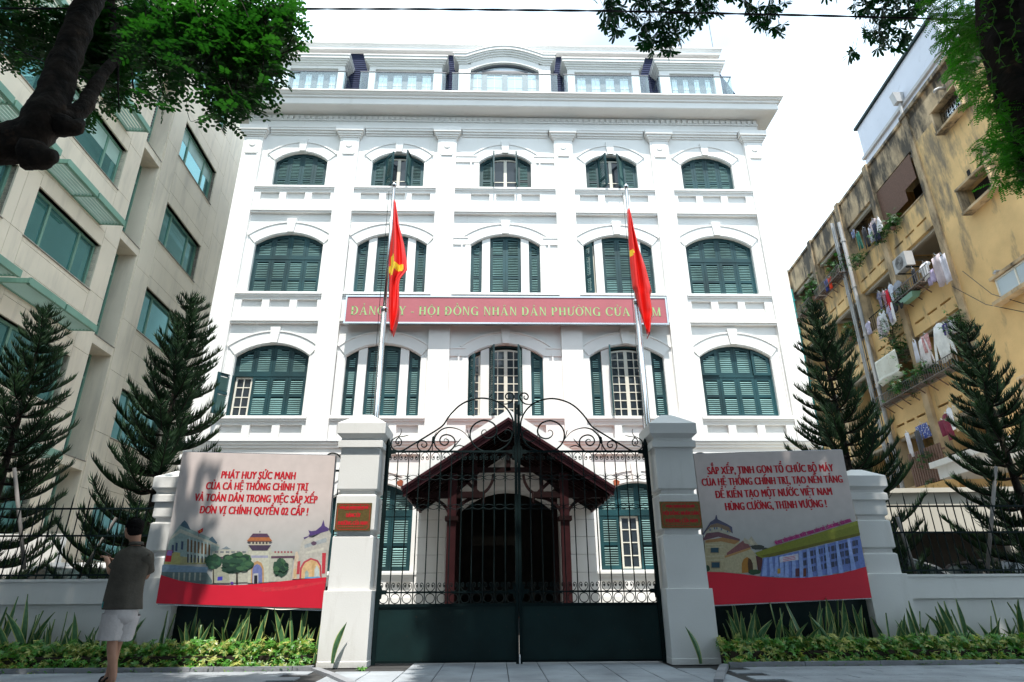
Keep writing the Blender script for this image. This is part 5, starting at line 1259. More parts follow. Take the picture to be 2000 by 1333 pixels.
q = MB(); q.rings([ringv(pp(a,b,.02)-PO_, ax_, bx_, ra, rb, 24, 0, wr(k)) for k,(a,b,ra,rb) in enumerate(((241,1182,.140,.105),(238,1192,.165,.128),(236,1204,.170,.135),(236,1212,.145,.12),(235,1220,.10,.08),(233,1224,.03,.03)))], True)
q.rings(short_leg(pp(225,1199,-.02)-PO_, pp(213,1250,-.01)-PO_, .130, .124, 1), False); q.rings(short_leg(pp(250,1200,.07)-PO_, pp(236,1249,.10)-PO_, .128, .116, 2), False)
ob('shorts', q, M['shorts'], pe, True)
# hands with separate fingers
def hand(c, fwd, lat, up_, nm, curl):
    vs_ = [c-fwd*.05, c, c+fwd*.035]; ed = [(0,1),(1,2)]; rr = [.024,(.034,.016),(.034,.015)]
    o = skin_obj(nm, vs_, ed, [r if isinstance(r,tuple) else (r,r) for r in rr], M['skin'], pe, 1, 1); out = []
    for k,(off,L) in enumerate(((-.027,.058),(-.009,.066),(.009,.062),(.027,.048))):
        b = c+fwd*.04+lat*off; k1 = b+fwd*L*.45+up_*(-.004); k2 = k1+(fwd*math.cos(curl)-up_*math.sin(curl))*L*.32; k3 = k2+(fwd*math.cos(curl*1.8)-up_*math.sin(curl*1.8))*L*.28
        skin_obj('finger', [b-fwd*.012,b,k1,k2,k3], [(0,1),(1,2),(2,3),(3,4)], [.009,.0092,.0085,.008,.0065], M['skin'], o, 1)
    b = c-fwd*.01+lat*-.03; skin_obj('thumb', [b, b-lat*.02+fwd*.025, b-lat*.022+fwd*.052+up_*.006, b-lat*.012+fwd*.072+up_*.01], [(0,1),(1,2),(2,3)], [.013,.011,.0095,.007], M['skin'], o, 1)
    return o
fh = Vector((-.80,.50,.30)).normalized(); lh = Vector((.25,.65,-.25)).normalized()
hand(J['haL'], fh, fh.cross(Vector((0,0,1))).normalized()*-1, Vector((0,0,1)), 'hand', .7)
hand(J['haR'], Vector((-.9,.1,.25)).normalized(), Vector((0,1,0)), Vector((0,0,1)), 'hand', .8)
q = MB(); pc = J['haL']+fh*.075+Vector((.02,.03,.028)); q.obox(pc, fh*.078, Vector((.3,.9,-.25)).normalized()*.038, Vector((.30,-.1,.95)).normalized()*.005)
o = ob('phone', q, M['black']); tag(o, "black phone held in the standing man's hands", 'phone'); o.location = PO_
for a_, b_ in (('heelL','toeL'),('heelR','toeR')):
    h0, t0 = J[a_].copy(), J[b_].copy(); d = (t0-h0); d.z = 0; d.normalize(); s_ = Vector((-d.y,d.x,0)); c = (h0+t0)/2; c.z = .012; q = MB(); n = 16
    q.rings([[c+d*.14*math.cos(2*math.pi*k/n)+s_*(.045+.008*math.cos(2*math.pi*k/n))*math.sin(2*math.pi*k/n)+Vector((0,0,z)) for k in range(n)] for z in (-.006,.012)])
    f0 = c+d*.05; q.tube([f0-s_*.048+Vector((0,0,.01)), f0-s_*.03+Vector((0,0,.05)), f0+Vector((0,0,.062)), f0+s_*.03+Vector((0,0,.05)), f0+s_*.048+Vector((0,0,.01))], .012, 6)
    ob('sandal', q, M['black'], pe, True)
# pocket edge with a card showing at the hip
q = MB(); p0 = pp(204,1183,-.09)-PO_; q.obox(p0+Vector((0,0,.0)), Vector((.02,.01,-.01)), Vector((.003,0,0)), Vector((0,0,.03))); ob('pocket_card', q, M['teal_pipe'], pe)
# ================================================================== LEFT BUILDING (local x = outwards to the white building, local y = along, z up)
LB = thing('stone_office_building', 'cream stone-clad office building with teal windows and green metal sunshades on the left', 'building', OL, TL)
def lob(n, q, m, p=None, **k): return ob(n, q, m, p or LB, **k)
lob('wall_core', MB().box(-9,-.05,-14,-.70,0,26).box(-9,-.65,-.70,.50,0,26).box(-9,-.05,.50,11,0,26).box(-9,-.04,11,11.1,0,26), M['joint'])
def panel(v0, v1, z0, z1, g=.006, x0=-.052, x1=0.):
    if v1-v0 < .03 or z1-z0 < .03: return
    lob('stone_panel', MB().box(x0,x1,v0+g,v1-g,z0+g,z1-g), M['cream'])
def column(v0, v1, wv0, wv1, sills, h):
    zs = [0.]
    for s in sills: zs += [s, s+h]
    for k in range(0, len(zs), 2):
        a = zs[k]; b = zs[k+1] if k+1 < len(zs) else 26
        n = [a, a+(b-a)*.22, a+(b-a)*.62, b-.16, b] if b-a > .8 else [a, b]
        if k == 0: n = [a+.0, 1.0, b]
        for p, q_ in zip(n, n[1:]): panel(wv0, wv1, p, q_)
    for s in sills+[26]:
        for a, b in ((v0,wv0),(wv1,v1)): panel(a, b, s-1.0 if s != 26 else s-1, s+.0) if False else None
    zz = 0
    cuts = sorted([0]+[s for s in sills]+[s+h+.32 for s in sills]+[26])
    for p, q_ in zip(cuts, cuts[1:]):
        for a, b in ((v0,wv0),(wv1,v1)): panel(a, b, p, q_)
def winL(v0, v1, z0, z1, splits, x=-.20, m='glass_teal', blind=False):
    w = bpy.data.objects.new('window', None); COL.objects.link(w); w.parent = LB; w.empty_display_size = .1
    q = MB(); q.box(-.34,-.001,v0-.02,v0+.0,z0,z1); q.box(-.34,-.001,v1,v1+.02,z0,z1); q.box(-.34,-.001,v0,v1,z1,z1+.02); q.box(-.34,.012,v0-.02,v1+.02,z0-.02,z0+.0); lob('window_reveal', q, M['cream'], w)
    q = MB().box(-.3,.03,v0-.03,v1+.03,z0-.045,z0-.02); lob('window_sill', q, M['joint'], w)
    q = MB(); f = .07; q.box(x-.05,x+.03,v0,v0+f,z0,z1); q.box(x-.05,x+.03,v1-f,v1,z0,z1); q.box(x-.05,x+.029,v0+f,v1-f,z0,z0+f); q.box(x-.05,x+.029,v0+f,v1-f,z1-f,z1)
    for t in splits: v = v0+(v1-v0)*t; q.box(x-.05,x+.025,v-.04,v+.04,z0+f,z1-f)
    lob('window_frame', q, M['green_frame'], w)
    e = [v0+f]+[v0+(v1-v0)*t for t in splits]+[v1-f]
    for a, b in zip(e, e[1:]): q = MB(); q.box(x-.03,x-.015,a+.04,b-.04,z0+f,z1-f); lob('pane', q, M[m], w)
    if blind: q = MB(); q.box(x-.012,x-.008,v0+f,v1-f,z1-f-.55,z1-f); lob('roller_blind', q, M['green_shade'], w)
S1 = [1.95+3.5*k-.0 for k in range(-0,1)]
C1s = [2.15, 5.68, 9.24, 12.76, 16.3, 19.85]; C2s = [1.9, 5.52, 9.2, 12.68, 16.40, 20.10]
lobs = []
lob('core_back', MB().box(-.6,-.36,-14,-.80,0,26), M['dark']); lob('core_back', MB().box(-.6,-.36,.52,11,0,26), M['dark'])
LB.children[0].hide_render = False
# replace the solid core behind windows by panels standing off it: carve by using separate strips
bpy.data.objects.remove([c for c in LB.children if c.name.startswith('wall_core')][0])
def core(v0, v1, z0, z1): lob('wall_core', MB().box(-.36,-.053,v0,v1,z0,z1), M['joint'])
for (v0,v1,wv0,wv1,ss,h) in ((-9.4,-4.93,-8.6,-5.25,C1s,1.45),(-4.93,-.70,-4.45,-1.48,C1s,1.45),(.50,8.2,1.42,4.62,C2s,1.62)):
    core(v0,wv0,0,26); core(wv1,v1,0,26); zz = 0
    for s in ss: core(wv0,wv1,zz,s); zz = s+h
    core(wv0,wv1,zz,26); column(v0,v1 if v1 < 8 else 5.35,wv0,wv1,ss,h)
for z0, z1 in [(2.2*k, 2.2*k+2.2) for k in range(12)]: panel(5.35,6.3,z0,z1); panel(6.3,8.2,z0,z1)
for s in C1s:
    winL(-8.6,-5.25,s,s+1.45,(.30,.72)); winL(-4.45,-1.48,s,s+1.45,(.27,.74), blind=(s==12.76))
for k, s in enumerate(C2s): winL(1.42,4.62,s,s+1.62,(.27,.74), m='glass_teal' if k < 5 else 'glass_blue', blind=(k==4))
q = MB().box(-9,-.6,-9.4,8.2,25.9,26); lob('roof_slab', q, M['cream'])
lob('end_wall', MB().box(-9,-.02,8.2,8.3,0,26), M['cream'])
# recessed strip with ledges and tall glazing
lob('recess_wall', MB().box(-.80,-.02,.42,.50,0,26).box(-.80,-.053,-.78,-.70,0,26), M['cream'])
for k, z in enumerate([1.0,4.55,8.12,11.70,15.28,18.9]):
    lob('ledge', MB().box(-.66,.0,-.70,.42,z-.26,z), M['cream']); lob('ledge_flashing', MB().box(-.66,.02,-.70,.44,z,z+.025), M['joint'])
    w = bpy.data.objects.new('window', None); COL.objects.link(w); w.parent = LB; w.empty_display_size = .1
    a, b = z+.03, z+3.30; q = MB(); x = -.62
    q.box(x-.05,x+.03,-.69,-.63,a,b); q.box(x-.05,x+.03,.35,.41,a,b)
    tr = [a+.75, b-.75]
    for t in [a+.03,b-.03]+tr: q.box(x-.05,x+.025,-.63,.35,t-.035,t+.035)
    lob('window_frame', q, M['green_frame'], w)
    e = [a]+tr+[b]
    for p, r_ in zip(e, e[1:]):
        if z < 15: q = MB().box(x-.03,x-.01,-.63,.35,p+.035,r_-.035); lob('pane', q, M['glass_teal'], w)
        else:
            q = MB(); v = -.6
            zz = p+.07
            while zz < r_-.05: q.box(x-.02,x+.03,-.63,.35,zz,zz+.055); zz += .13
            lob('louvre', q, M['grey_frame'], w)
# sunshades
def sunshade(v0, v1, z):
    s = bpy.data.objects.new('sunshade', None); COL.objects.link(s); s.parent = LB; s.location = (0,v0,z); s.empty_display_size=.1; L = v1-v0
    q = MB(); q.prismz([(.0,0),(.72,0),(.72,.05),(.0,.05)], 0, .12)
    q.box(.64,.72,.05,L/2-.03,-.02,.16); q.box(.64,.72,L/2+.03,L,-.02,.16); q.box(0,.66,L/2-.03,L/2+.03,0,.10); q.box(0,.66,L-.05,L,0,.12); q.box(.0,.05,0,L,0,.08)
    lob('shade_frame', q, M['green_frame'], s)
    for k in range(6):
        x = .09+k*.095; q = MB(); q.obox((x,L/2,.03),(0.020,0,.020),(0,L/2-.02,0),(-.004,0,.007)); lob('shade_slat', q, M['green_shade'], s)
for z in (4.2, 7.76, 11.21, 14.72, 18.2): sunshade(-4.76,-1.82,z); sunshade(-8.6,-5.05,z)
# neighbour's low white wall and small parked things behind the railing
bw = thing('boundary_wall', 'smooth white boundary wall behind the iron railing at the far left', 'wall', (-10.4,14.2,0)); q = MB().box(-3,1.1,-.1,.1,0,2.15); ob('wall_body', q, M['white2'], bw); q = MB().box(-3.05,1.15,-.16,.16,.55,.66); ob('ledge', q, M['green_shade'], bw)

# ================================================================== RIGHT BUILDING (local -x faces the street side)
RB = thing('ochre_apartment_block', 'old stained ochre apartment block with open balconies and laundry on the right', 'building', OR, TR)
def rob(n, q, m, p=None, **k): return ob(n, q, m, p or RB, **k)
TOPS = [16.75-3.35*k for k in range(5)]; BOTS = [14.74-3.35*k for k in range(5)]
PV = [1.0,4.08,6.98,10.4,13.75]
# near plain wall with its windows
rw = [(-2.15,-.80,16.02,16.86),(-2.2,-.80,12.66,13.5),(-2.6,-.85,9.35,10.05),(-2.2,-.8,5.9,6.75)]
zz = 0; 
for (a,b,c,d) in sorted(rw, key=lambda r: r[2]):
    rob('wall', MB().box(.0,.35,-4.6,1.02,zz,c), M['ochre']); rob('wall', MB().box(.0,.35,-4.6,a,c,d), M['ochre']); rob('wall', MB().box(.0,.35,b,1.02,c,d), M['ochre']); zz = d
rob('wall', MB().box(.0,.35,-4.6,1.02,zz,18.2), M['ochre_old'])
rob('wall_side', MB().box(.35,9,-4.6,-4.3,0,18.2), M['ochre'])
# staining band: rough edge pilaster and coping
rob('corner_pier', MB().box(-.07,.3,.78,1.10,0,18.25), M['ochre_old'])
rob('roof_coping', MB().box(-.12,.4,-4.6,1.15,18.18,18.34), M['ochre_old']); rob('attic', MB().box(-.02,.3,1.02,13.75,16.78,18.12), M['ochre_old']); rob('roof_coping', MB().box(-.10,.4,1.15,13.8,18.12,18.24), M['ochre_old'])
for i, v in enumerate(PV[1:]):
    rob('pier', MB().box(-.16,.3,v-.17,v+.17,0,18.30), M['ochre_old'] if i%2 == 0 else M['ochre_old'])
for b in range(4):
    v0, v1 = PV[b]+(.10 if b == 0 else .17), PV[b+1]-.17
    for k in range(5):
        t, bo = TOPS[k], BOTS[k]
        if k < 4: zt_, zb_ = bo, TOPS[k+1]
        else: zt_, zb_ = bo, 0
        # parapet wall with a row of slots
        pz = zb_+.42
        q = MB(); q.box(-.03,.12,v0,v1,pz+.09,zt_); q.box(-.03,.12,v0,v1,zb_,pz)
        L = v1-v0; e = [v0, v0+.25*L, v0+.33*L, v0+.56*L, v0+.64*L, v0+.87*L, v1]
        for a_, b_ in ((v0,v0+.10*L),(v0+.33*L,v0+.40*L),(v0+.62*L,v0+.69*L),(v0+.92*L,v1)): q.box(-.03,.12,a_,b_,pz,pz+.09)
        rob('parapet', q, M['ochre'])
        rob('parapet_coping', MB().box(-.06,.15,v0,v1,zt_,zt_+.05), M['ochre_old'])
        # ceiling beam and slab, loggia back wall
        rob('lintel', MB().box(.12,.26,v0,v1,t-.10,t+.06), M['beige'])
        rob('loggia_floor', MB().box(.12,1.7,v0,v1,zt_-1.05,zt_-.93), M['beige'])
        q = MB(); q.box(1.55,1.65,v0,v1,zt_-1.0,t+.1); rob('loggia_back', q, M['interior'])  # back wall coloured dark to carry the shade inside the loggia
        q = MB(); q.box(1.50,1.56,v0+.3,v0+1.1,zt_-.93,zt_+1.1); q.box(1.50,1.56,v0+1.4,v1-.3,zt_-.1,zt_+1.2); rob('loggia_door', q, M['dark'])
        rob('loggia_partition', MB().box(.3,1.6,v1,v1+.2,zt_-1,t), M['ochre'])
        if k >= 1:
            g = MB()
            if (b+k)%3 != 1:
                for j_ in range(int((v1-v0)/.16)): g.box(.02,.035,v0+.08+j_*.16,v0+.095+j_*.16,zt_+.05,zt_+.75)
                g.box(.015,.04,v0,v1,zt_+.73,zt_+.76); rob('balcony_rail', g, M['iron'])
rob('roof', MB().box(0,9,-4.6,13.75,17.9,18.1), M['ochre_old']); rob('loggia_core', MB().box(1.7,9,1.0,13.75,0,18), M['ochre']); rob('end_wall', MB().box(.0,9,13.75,13.95,0,18.2), M['ochre_old'])
def rwin(v0, v1, z0, z1, kind):
    w = bpy.data.objects.new('window', None); COL.objects.link(w); w.parent = RB; w.empty_display_size=.1
    q = MB(); q.box(-.32,.02,v0-.10,v1+.10,z0-.09,z0); q.box(-.30,.02,v0-.08,v0,z0,z1+.0); q.box(-.30,.02,v1,v1+.08,z0,z1); q.box(-.32,.02,v0-.10,v1+.10,z1,z1+.08)
    if kind != 'c': rob('window_hood', q, M['ochre_old'], w)
    else: rob('window_hood', MB().box(-.30,.0,v0-.12,v1+.15,z0-.14,z0-.02).box(-.16,.0,v0-.1,v1+.15,z1+.02,z1+.12), M['ochre_old'], w)
    if kind == 'a':
        q = MB()
        for j_ in range(12): v = v0+(v1-v0)*j_/11; q.box(-.02,-.01,v-.007,v+.007,z0,z1)
        for j_ in range(5): z = z0+(z1-z0)*j_/4; q.box(-.024,-.008,v0,v1,z-.007,z+.007)
        for j_ in range(3): 
            c = v0+(v1-v0)*(j_+.5)/3; hw_ = (v1-v0)/6
            for s_ in (-1,1): q.beam((-.016,c-hw_*s_,z0+.05),(-.016,c,z1-.1),.012,.012); q.beam((-.016,c,z0+.1),(-.016,c+hw_*s_,z1-.05),.012,.012)
        rob('window_grille', q, M['steel'], w)
    if kind == 'c':
        q = MB(); f = .05; q.box(-.10,-.05,v0,v0+f,z0,z1); q.box(-.10,-.05,v1-f,v1,z0,z1); q.box(-.10,-.05,v0,v1,z0,z0+f); q.box(-.10,-.05,v0,v1,z1-f,z1); q.box(-.10,-.05,(v0+v1)/2-.03,(v0+v1)/2+.03,z0,z1); rob('window_frame', q, M['frame_white'], w)
        rob('pane', MB().box(-.08,-.07,v0+f,v1-f,z0+f,z1-f), M['glass_blue'], w)
    rob('pane', MB().box(.2,.22,v0,v1,z0,z1), M['dark'], w)
rwin(*rw[0],'a'); rwin(*rw[1],'b'); rwin(*rw[2],'c'); rwin(*rw[3],'b')
# pipes
def pipe(v, z0, z1, r, m, x=-.24, nm='drain_pipe'):
    q = MB().tube([(x,v,z0),(x,v,z1)], r, 8)
    z = z0+.8
    while z < z1: q.box(x-.01,-.1,v-.03,v+.03,z,z+.04); q.tube([(x,v,z-.06),(x,v,z+.06)], r*1.25, 8); z += 2.4
    rob(nm, q, M[m], None)
pipe(7.55,1,17.6,.045,'pvc'); pipe(7.40,1,17.5,.045,'pvc'); pipe(6.86,1,17.2,.085,'pvc'); pipe(13.3,1,16.9,.06,'teal_pipe'); pipe(7.2,1,18,.02,'black')
q = MB(); v_, z_ = atR(1846,174); q.tube([(.02,v_,z_+.02),(-.22,v_,z_+.03),(-.33,v_+.02,z_-.02),(-.37,v_+.03,z_-.10)],.055,10); rob('vent_elbow', q, M['pvc'], None, smooth=True)
v_, z_ = atR(1957,530); q = MB().tube([(.02,v_,z_),(-.2,v_,z_),(-.26,v_,z_-.08)],.045,8); rob('vent_elbow', q, M['pvc'], None, smooth=True)
for px_, py_ in ((1892,338),(1906,640)): v_, z_ = atR(px_,py_); q = MB().box(-.012,.01,v_-.07,v_+.07,z_-.10,z_+.10); rob('wall_hole', q, M['dark'])
# bamboo blind
q = MB(); zt_, z1_ = 16.72, 15.45
zz = zt_
while zz > 15.15:
    v1_ = 4.0 if zz > 15.5 else 3.1; v0_ = 1.25 if zz > 15.9 else 1.6
    q.box(-.02,.0,1.3 if zz > 15.62 else 2.1,3.88,zz-.028,zz); zz -= .032
rob('bamboo_blind', q, M['blind'])
# cage trays
def tray(v0, v1, z, lab):
    t = bpy.data.objects.new('balcony_cage', None); COL.objects.link(t); t.parent = RB; t.empty_display_size=.1
    q = MB(); 
    for x in (-.55,-.42,-.29,-.16): q.box(x-.012,x+.012,v0,v1,z-.012,z+.012)
    v = v0
    while v <= v1: q.box(-.56,-.05,v-.008,v+.008,z-.02,z-.004); q.box(-.565,-.55,v-.008,v+.008,z,z+.38); v += .14
    q.box(-.57,-.545,v0,v1,z+.37,z+.395); rob('cage_bars', q, M['stake'], t)
    q = MB(); rr = R_(int(z*10)); v = v0+.1
    while v < v1-.3: w_ = rr.uniform(.3,.6); q.box(-.52,-.12,v,v+w_,z+.012,z+.03); v += w_+rr.uniform(.02,.2)
    rob('cage_boards', q, M['blind'], t)
    v = v0+.3
    while v < v1: rob('cage_strut', MB().beam((-.42,v,z-.02),(-.05,v,z-.34),.03,.03), M['blind'], t); v += .62
tray(1.2,6.8,8.05,'a'); tray(7.2,10.1,14.75,'b'); tray(10.6,13.5,14.75,'c'); tray(1.3,3.8,11.5,'d')
# white rooftop annex
AN = thing('rooftop_annex', 'pale grey rendered rooftop annex with a gutter, above the ochre block', 'building', OR, TR)
q = MB().box(1.5,6,-.15,6.45,18.0,22.3); ob('wall', q, M['tower'], AN)
ob('roof_edge', MB().box(1.38,6.1,-.2,6.55,22.3,22.42), M['iron_panel'], AN)
ob('gutter', MB().box(1.38,1.5,-.2,6.5,20.45,20.6), M['pvc'], AN)
v_, z_ = atR(1757,190,1.4); ob('rain_hopper', MB().prism([(-.14,0),(.14,0),(.22,.5),(-.22,.5)], -.15, .15), M['pvc'], AN).location = (1.28,v_,z_-.35); ob('downpipe', MB().tube([(1.32,v_,z_-.3),(1.32,v_,18.3)],.07,8), M['pvc'], AN)
ob('side_block', MB().box(2.2,6,-1.6,-.2,18,21.2), M['tower'], AN)
# air conditioner
v_, z_ = atR(1768,514,-.4); ac = thing('air_conditioner', 'grey outdoor air conditioner unit bracketed to the ochre pier below the bamboo blind', 'air conditioner'); ac.matrix_world = RB.matrix_world
ac.location = OR; ac.rotation_euler = (0,0,TR)
o = ob('casing', MB().box(-.62,-.30,v_-.42,v_+.42,z_-.30,z_+.30), M['pvc'], ac); q = MB(); 
for r in (.25,.20,.15,.10,.05): q.tube([(-.63,v_+r*math.cos(a*math.pi/12),z_+r*math.sin(a*math.pi/12)) for a in range(25)],.007,4)
ob('fan_grille', q, M['black'], ac); ob('bracket', MB().box(-.6,-.1,v_-.3,v_-.27,z_-.35,z_-.31).box(-.6,-.1,v_+.27,v_+.3,z_-.35,z_-.31), M['iron'], ac)
# ---------------- laundry
def shape_pts(kind):
    if kind == 'tee': return [(-.22,0),(-.08,.03),(.08,.03),(.22,0),(.40,-.24),(.30,-.34),(.22,-.22),(.23,-1.0),(-.23,-1.0),(-.22,-.22),(-.30,-.34),(-.40,-.24)]
    if kind == 'long': return [(-.22,0),(-.08,.04),(.08,.04),(.22,0),(.42,-.45),(.50,-.95),(.38,-.98),(.30,-.4),(.30,-1.0),(-.30,-1.0),(-.30,-.4),(-.38,-.98),(-.48,-.92),(-.40,-.45)]
    if kind == 'trousers': return [(-.25,0),(.25,0),(.30,-1.0),(.05,-1.0),(0,-.35),(-.05,-1.0),(-.30,-1.0)]
    if kind == 'shorts': return [(-.45,0),(.45,0),(.55,-.95),(.08,-1.),(0,-.4),(-.08,-1.),(-.55,-.95)]
    if kind == 'vest': return [(-.2,0),(-.12,.0),(-.06,-.12),(.06,-.12),(.12,0),(.2,0),(.24,-.3),(.26,-1.0),(-.26,-1.0),(-.24,-.3)]
    return [(-.5,0),(.5,0),(.5,-1.0),(.17,-.97),(-.17,-1.02),(-.5,-.98)]
_lm = {}
def cloth_mat(col, pat):
    k = (col, pat)
    if k in _lm: return _lm[k]
    if pat: m = mat('patterned_cloth', col, .85, .1, 11, .2, 8, dirt_or_light=.95, dcol=pat, dscale=13, thr=.50)
    else: m = mat('plain_cloth', col, .85, .1, 4, .3, 6)
    _lm[k] = m; return m
def garment(kind, px, py, w, h, col, lab, pat=None, x=-.5, tilt=0., cat=None):
    v, z = atR(px, py, x); t = thing({'tee':'t_shirt','long':'shirt','trousers':'trousers','shorts':'shorts','vest':'vest'}.get(kind, 'cloth' if kind == 'sheet' else kind), lab, cat or {'tee':'shirt','long':'shirt','trousers':'trousers','shorts':'shorts','vest':'vest'}.get(kind,'laundry'))
    M_ = Matrix.Translation(OR) @ Matrix.Rotation(TR,4,'Z') @ Matrix.Translation((x,v,z)); t.matrix_world = M_; 
    P_ = shape_pts(kind); q = MB(); r = R_(int(px*7+py)); n = 22; xs = sorted(set([round(p[0],3) for p in P_]))
    # sample the outline as vertical strips with folds
    def inter(u):
        zz_ = []
        for k in range(len(P_)):
            a, b = P_[k], P_[(k+1)%len(P_)]
            if (a[0]-u)*(b[0]-u) < 0: tt = (u-a[0])/(b[0]-a[0]); zz_.append(a[1]+(b[1]-a[1])*tt)
        zz_.sort(reverse=True); return zz_
    u0, u1 = min(p[0] for p in P_), max(p[0] for p in P_); ph = r.uniform(0,6)
    sw = w/(u1-u0) if kind == 'sheet' else w
    for k in range(n):
        a = u0+(u1-u0)*(k+.001)/n; b = u0+(u1-u0)*(k+.999)/n; A, B = inter(a), inter(b)
        if len(A) != len(B) or not A: 
            A = inter((a+b)/2); B = A
        for m_ in range(0, len(A)-1, 2):
            ns = 4
            for s_ in range(ns):
                rows = []
                for (u, I, e) in ((a,A,0),(b,B,1)):
                    for q_ in (s_, s_+1):
                        zt2 = I[m_]+(I[m_+1]-I[m_])*q_/ns; fo = .028*math.sin(u*9+ph+zt2*1.3)*(.25-zt2)
                        rows.append((fo, -u*sw, zt2*h+tilt*u*sw))
                q.poly([rows[0], rows[1], rows[3], rows[2]])
    weld(q); o = ob('fabric', q, cloth_mat(col, pat), t, True); md = o.modifiers.new('t','SOLIDIFY'); md.thickness = .012
    hgr = MB().tube([(0,-u0*sw*.45,.0),(0,0,.07),(0,u0*sw*.45,.0)], .008, 4); hgr.tube([(0,0,.07),(0,0,.14)], .006, 4); ob('hanger', hgr, M['steel'], t)
W0=(.74,.74,.76); 
for a in [
 ('sheet',1665,452,.3,.35,(.10,.13,.25),'small blue patterned cloth at the left end of the top floor washing line',(.4,.4,.45)),
 ('trousers',1674,455,.5,.85,(.02,.13,.09),'dark teal trousers on the top floor washing line'),
 ('trousers',1686,447,.6,.95,(.015,.015,.02),'black trousers hanging on the top floor washing line'),
 ('vest',1698,443,.6,.75,(.35,.37,.45),'grey-blue printed top on the top floor washing line',(.6,.6,.65)),
 ('trousers',1706,437,.6,.85,(.02,.025,.06),'navy trousers on the top floor washing line beside the pale print shirt'),
 ('tee',1704,431,.8,.62,(.55,.45,.45),'pale pink printed shirt on the top floor washing line',(.35,.25,.3)),
 ('long',1714,427,.4,.6,(.70,.68,.70),'white top at the right end of the top floor washing line'),
 ('sheet',1619,543,.35,.6,(.75,.06,.02),'bright red-orange cloth on the far left top balcony'), ('sheet',1612,548,.35,.6,(.03,.05,.22),'blue cloth beside the red-orange cloth on the far left top balcony'),
 ('tee',1803,516,.95,.62,W0,'white t-shirt on a hanger beside the air conditioner'),
 ('trousers',1782,527,.5,.55,(.02,.02,.03),'dark garments hanging left of the white t-shirt'),
 ('sheet',1826,501,.45,1.15,(.50,.42,.44),'grey-pink towel hanging right of the white t-shirt',None),
 ('sheet',1838,500,.4,1.05,(.56,.54,.60),'pale lilac towel hanging at the right end of that line'),
 ('sheet',1815,530,.4,.5,(.40,.34,.5),'small mauve cloth under the white t-shirt'),
 ('tee',1715,572,.55,.75,(.10,.10,.20),'navy floral blouse on the middle balcony line',(.6,.5,.35)), ('tee',1724,570,.5,.7,(.22,.10,.12),'dark patterned blouse on the middle balcony line',(.5,.4,.5)),
 ('sheet',1730,568,.25,.9,(.55,.01,.03),'crimson cloth between the blouses on the middle balcony line'),
 ('tee',1737,558,.55,.7,(.55,.60,.72),'pale blue shirt on the middle balcony line'), ('tee',1750,552,.85,.75,(.30,.32,.37),'grey t-shirt on the middle balcony line'),
 ('shorts',1751,583,.65,.5,(.01,.01,.012),'black shorts below the grey t-shirt'),
 ('tee',1694,630,.6,.55,(.40,.38,.52),'faded violet shirt at the left of the hung-out white washing',(.6,.55,.6)),
 ('long',1717,618,.85,.95,(.60,.52,.55),'white floral dress hung out below the middle balcony',(.35,.25,.4)), ('vest',1721,608,.9,.95,W0,'white sleeveless top hung out below the middle balcony'),
 ('tee',1734,600,.6,.7,(.45,.42,.55),'blue floral top between the two white tops',(.2,.2,.4)),
 ('vest',1737,594,.85,.85,(.78,.77,.78),'second white top hung out below the middle balcony, right of the first'),
 ('vest',1784,666,.55,.85,(.66,.66,.74),'narrow white vest left of the big white shirts'), ('long',1799,664,.8,1.05,(.75,.70,.70),'white shirt beside the red scarf'),
 ('sheet',1805,655,.42,.65,(.55,.25,.25),'red and white patterned scarf hanging over the white shirt',(.75,.65,.62)),
 ('long',1830,636,1.15,1.35,(.80,.80,.77),'large off-white long-sleeved shirt on the lower balcony line'),
 ('sheet',1853,630,.5,.48,(.42,.40,.42),'small grey striped cloth right of the large off-white shirt'), ('sheet',1843,634,.3,.4,(.06,.04,.2),'dark blue cloth right of the large off-white shirt'),
 ('shorts',1798,830,.85,.55,(.04,.07,.28),'blue and white camouflage shorts on the first floor line',(.75,.75,.8)),
 ('trousers',1770,846,.55,.95,(.70,.68,.72),'white trousers left of the camouflage shorts'), ('trousers',1790,842,.7,1.05,(.06,.06,.065),'dark grey trousers behind the camouflage shorts'),
 ('tee',1846,810,.7,.9,(.20,.02,.05),'maroon shirt on the first floor line'), ('sheet',1838,822,.4,.55,(.18,.02,.05),'maroon cloth left of the maroon shirt'),
 ('tee',1852,799,.55,.75,(.76,.76,.80),'white shirt right of the maroon shirt'), ('tee',1861,797,.6,.8,(.50,.40,.26),'khaki shirt at the right end of the first floor line'),
]: garment(*a[:7], pat=a[7] if len(a) > 7 else None)
# floral sheet pegged out over the rail
bl = thing('floral_sheet', 'large pale floral bed sheet hung out from the lower balcony', 'sheet'); bl.location = OR; bl.rotation_euler = (0,0,TR); q = MB()
cs = [atR(*p,-.62) for p in ((1708,709),(1747,682),(1763,733),(1717,756))]; n = 12
for i in range(n+1):
    for j_ in range(n+1):
        u, t = i/n, j_/n; a = [cs[0][k]+(cs[1][k]-cs[0][k])*u for k in (0,1)]; b = [cs[3][k]+(cs[2][k]-cs[3][k])*u for k in (0,1)]
        q.v.append((-.62+.05*math.sin(u*9+t*2)*t+(.10*math.sin(t*14) if t > .75 else 0), a[0]+(b[0]-a[0])*t, a[1]+(b[1]-a[1])*t))
for i in range(n):
    for j_ in range(n): q.face((i*(n+1)+j_,i*(n+1)+j_+1,(i+1)*(n+1)+j_+1,(i+1)*(n+1)+j_))
o = ob('fabric', q, mat('floral_cotton', (.66,.66,.58), .85, .03, 3, .3, 5, dirt_or_light=.75, dcol=(.36,.22,.13), dscale=9, thr=.57), bl, True); md = o.modifiers.new('t','SOLIDIFY'); md.thickness=.012
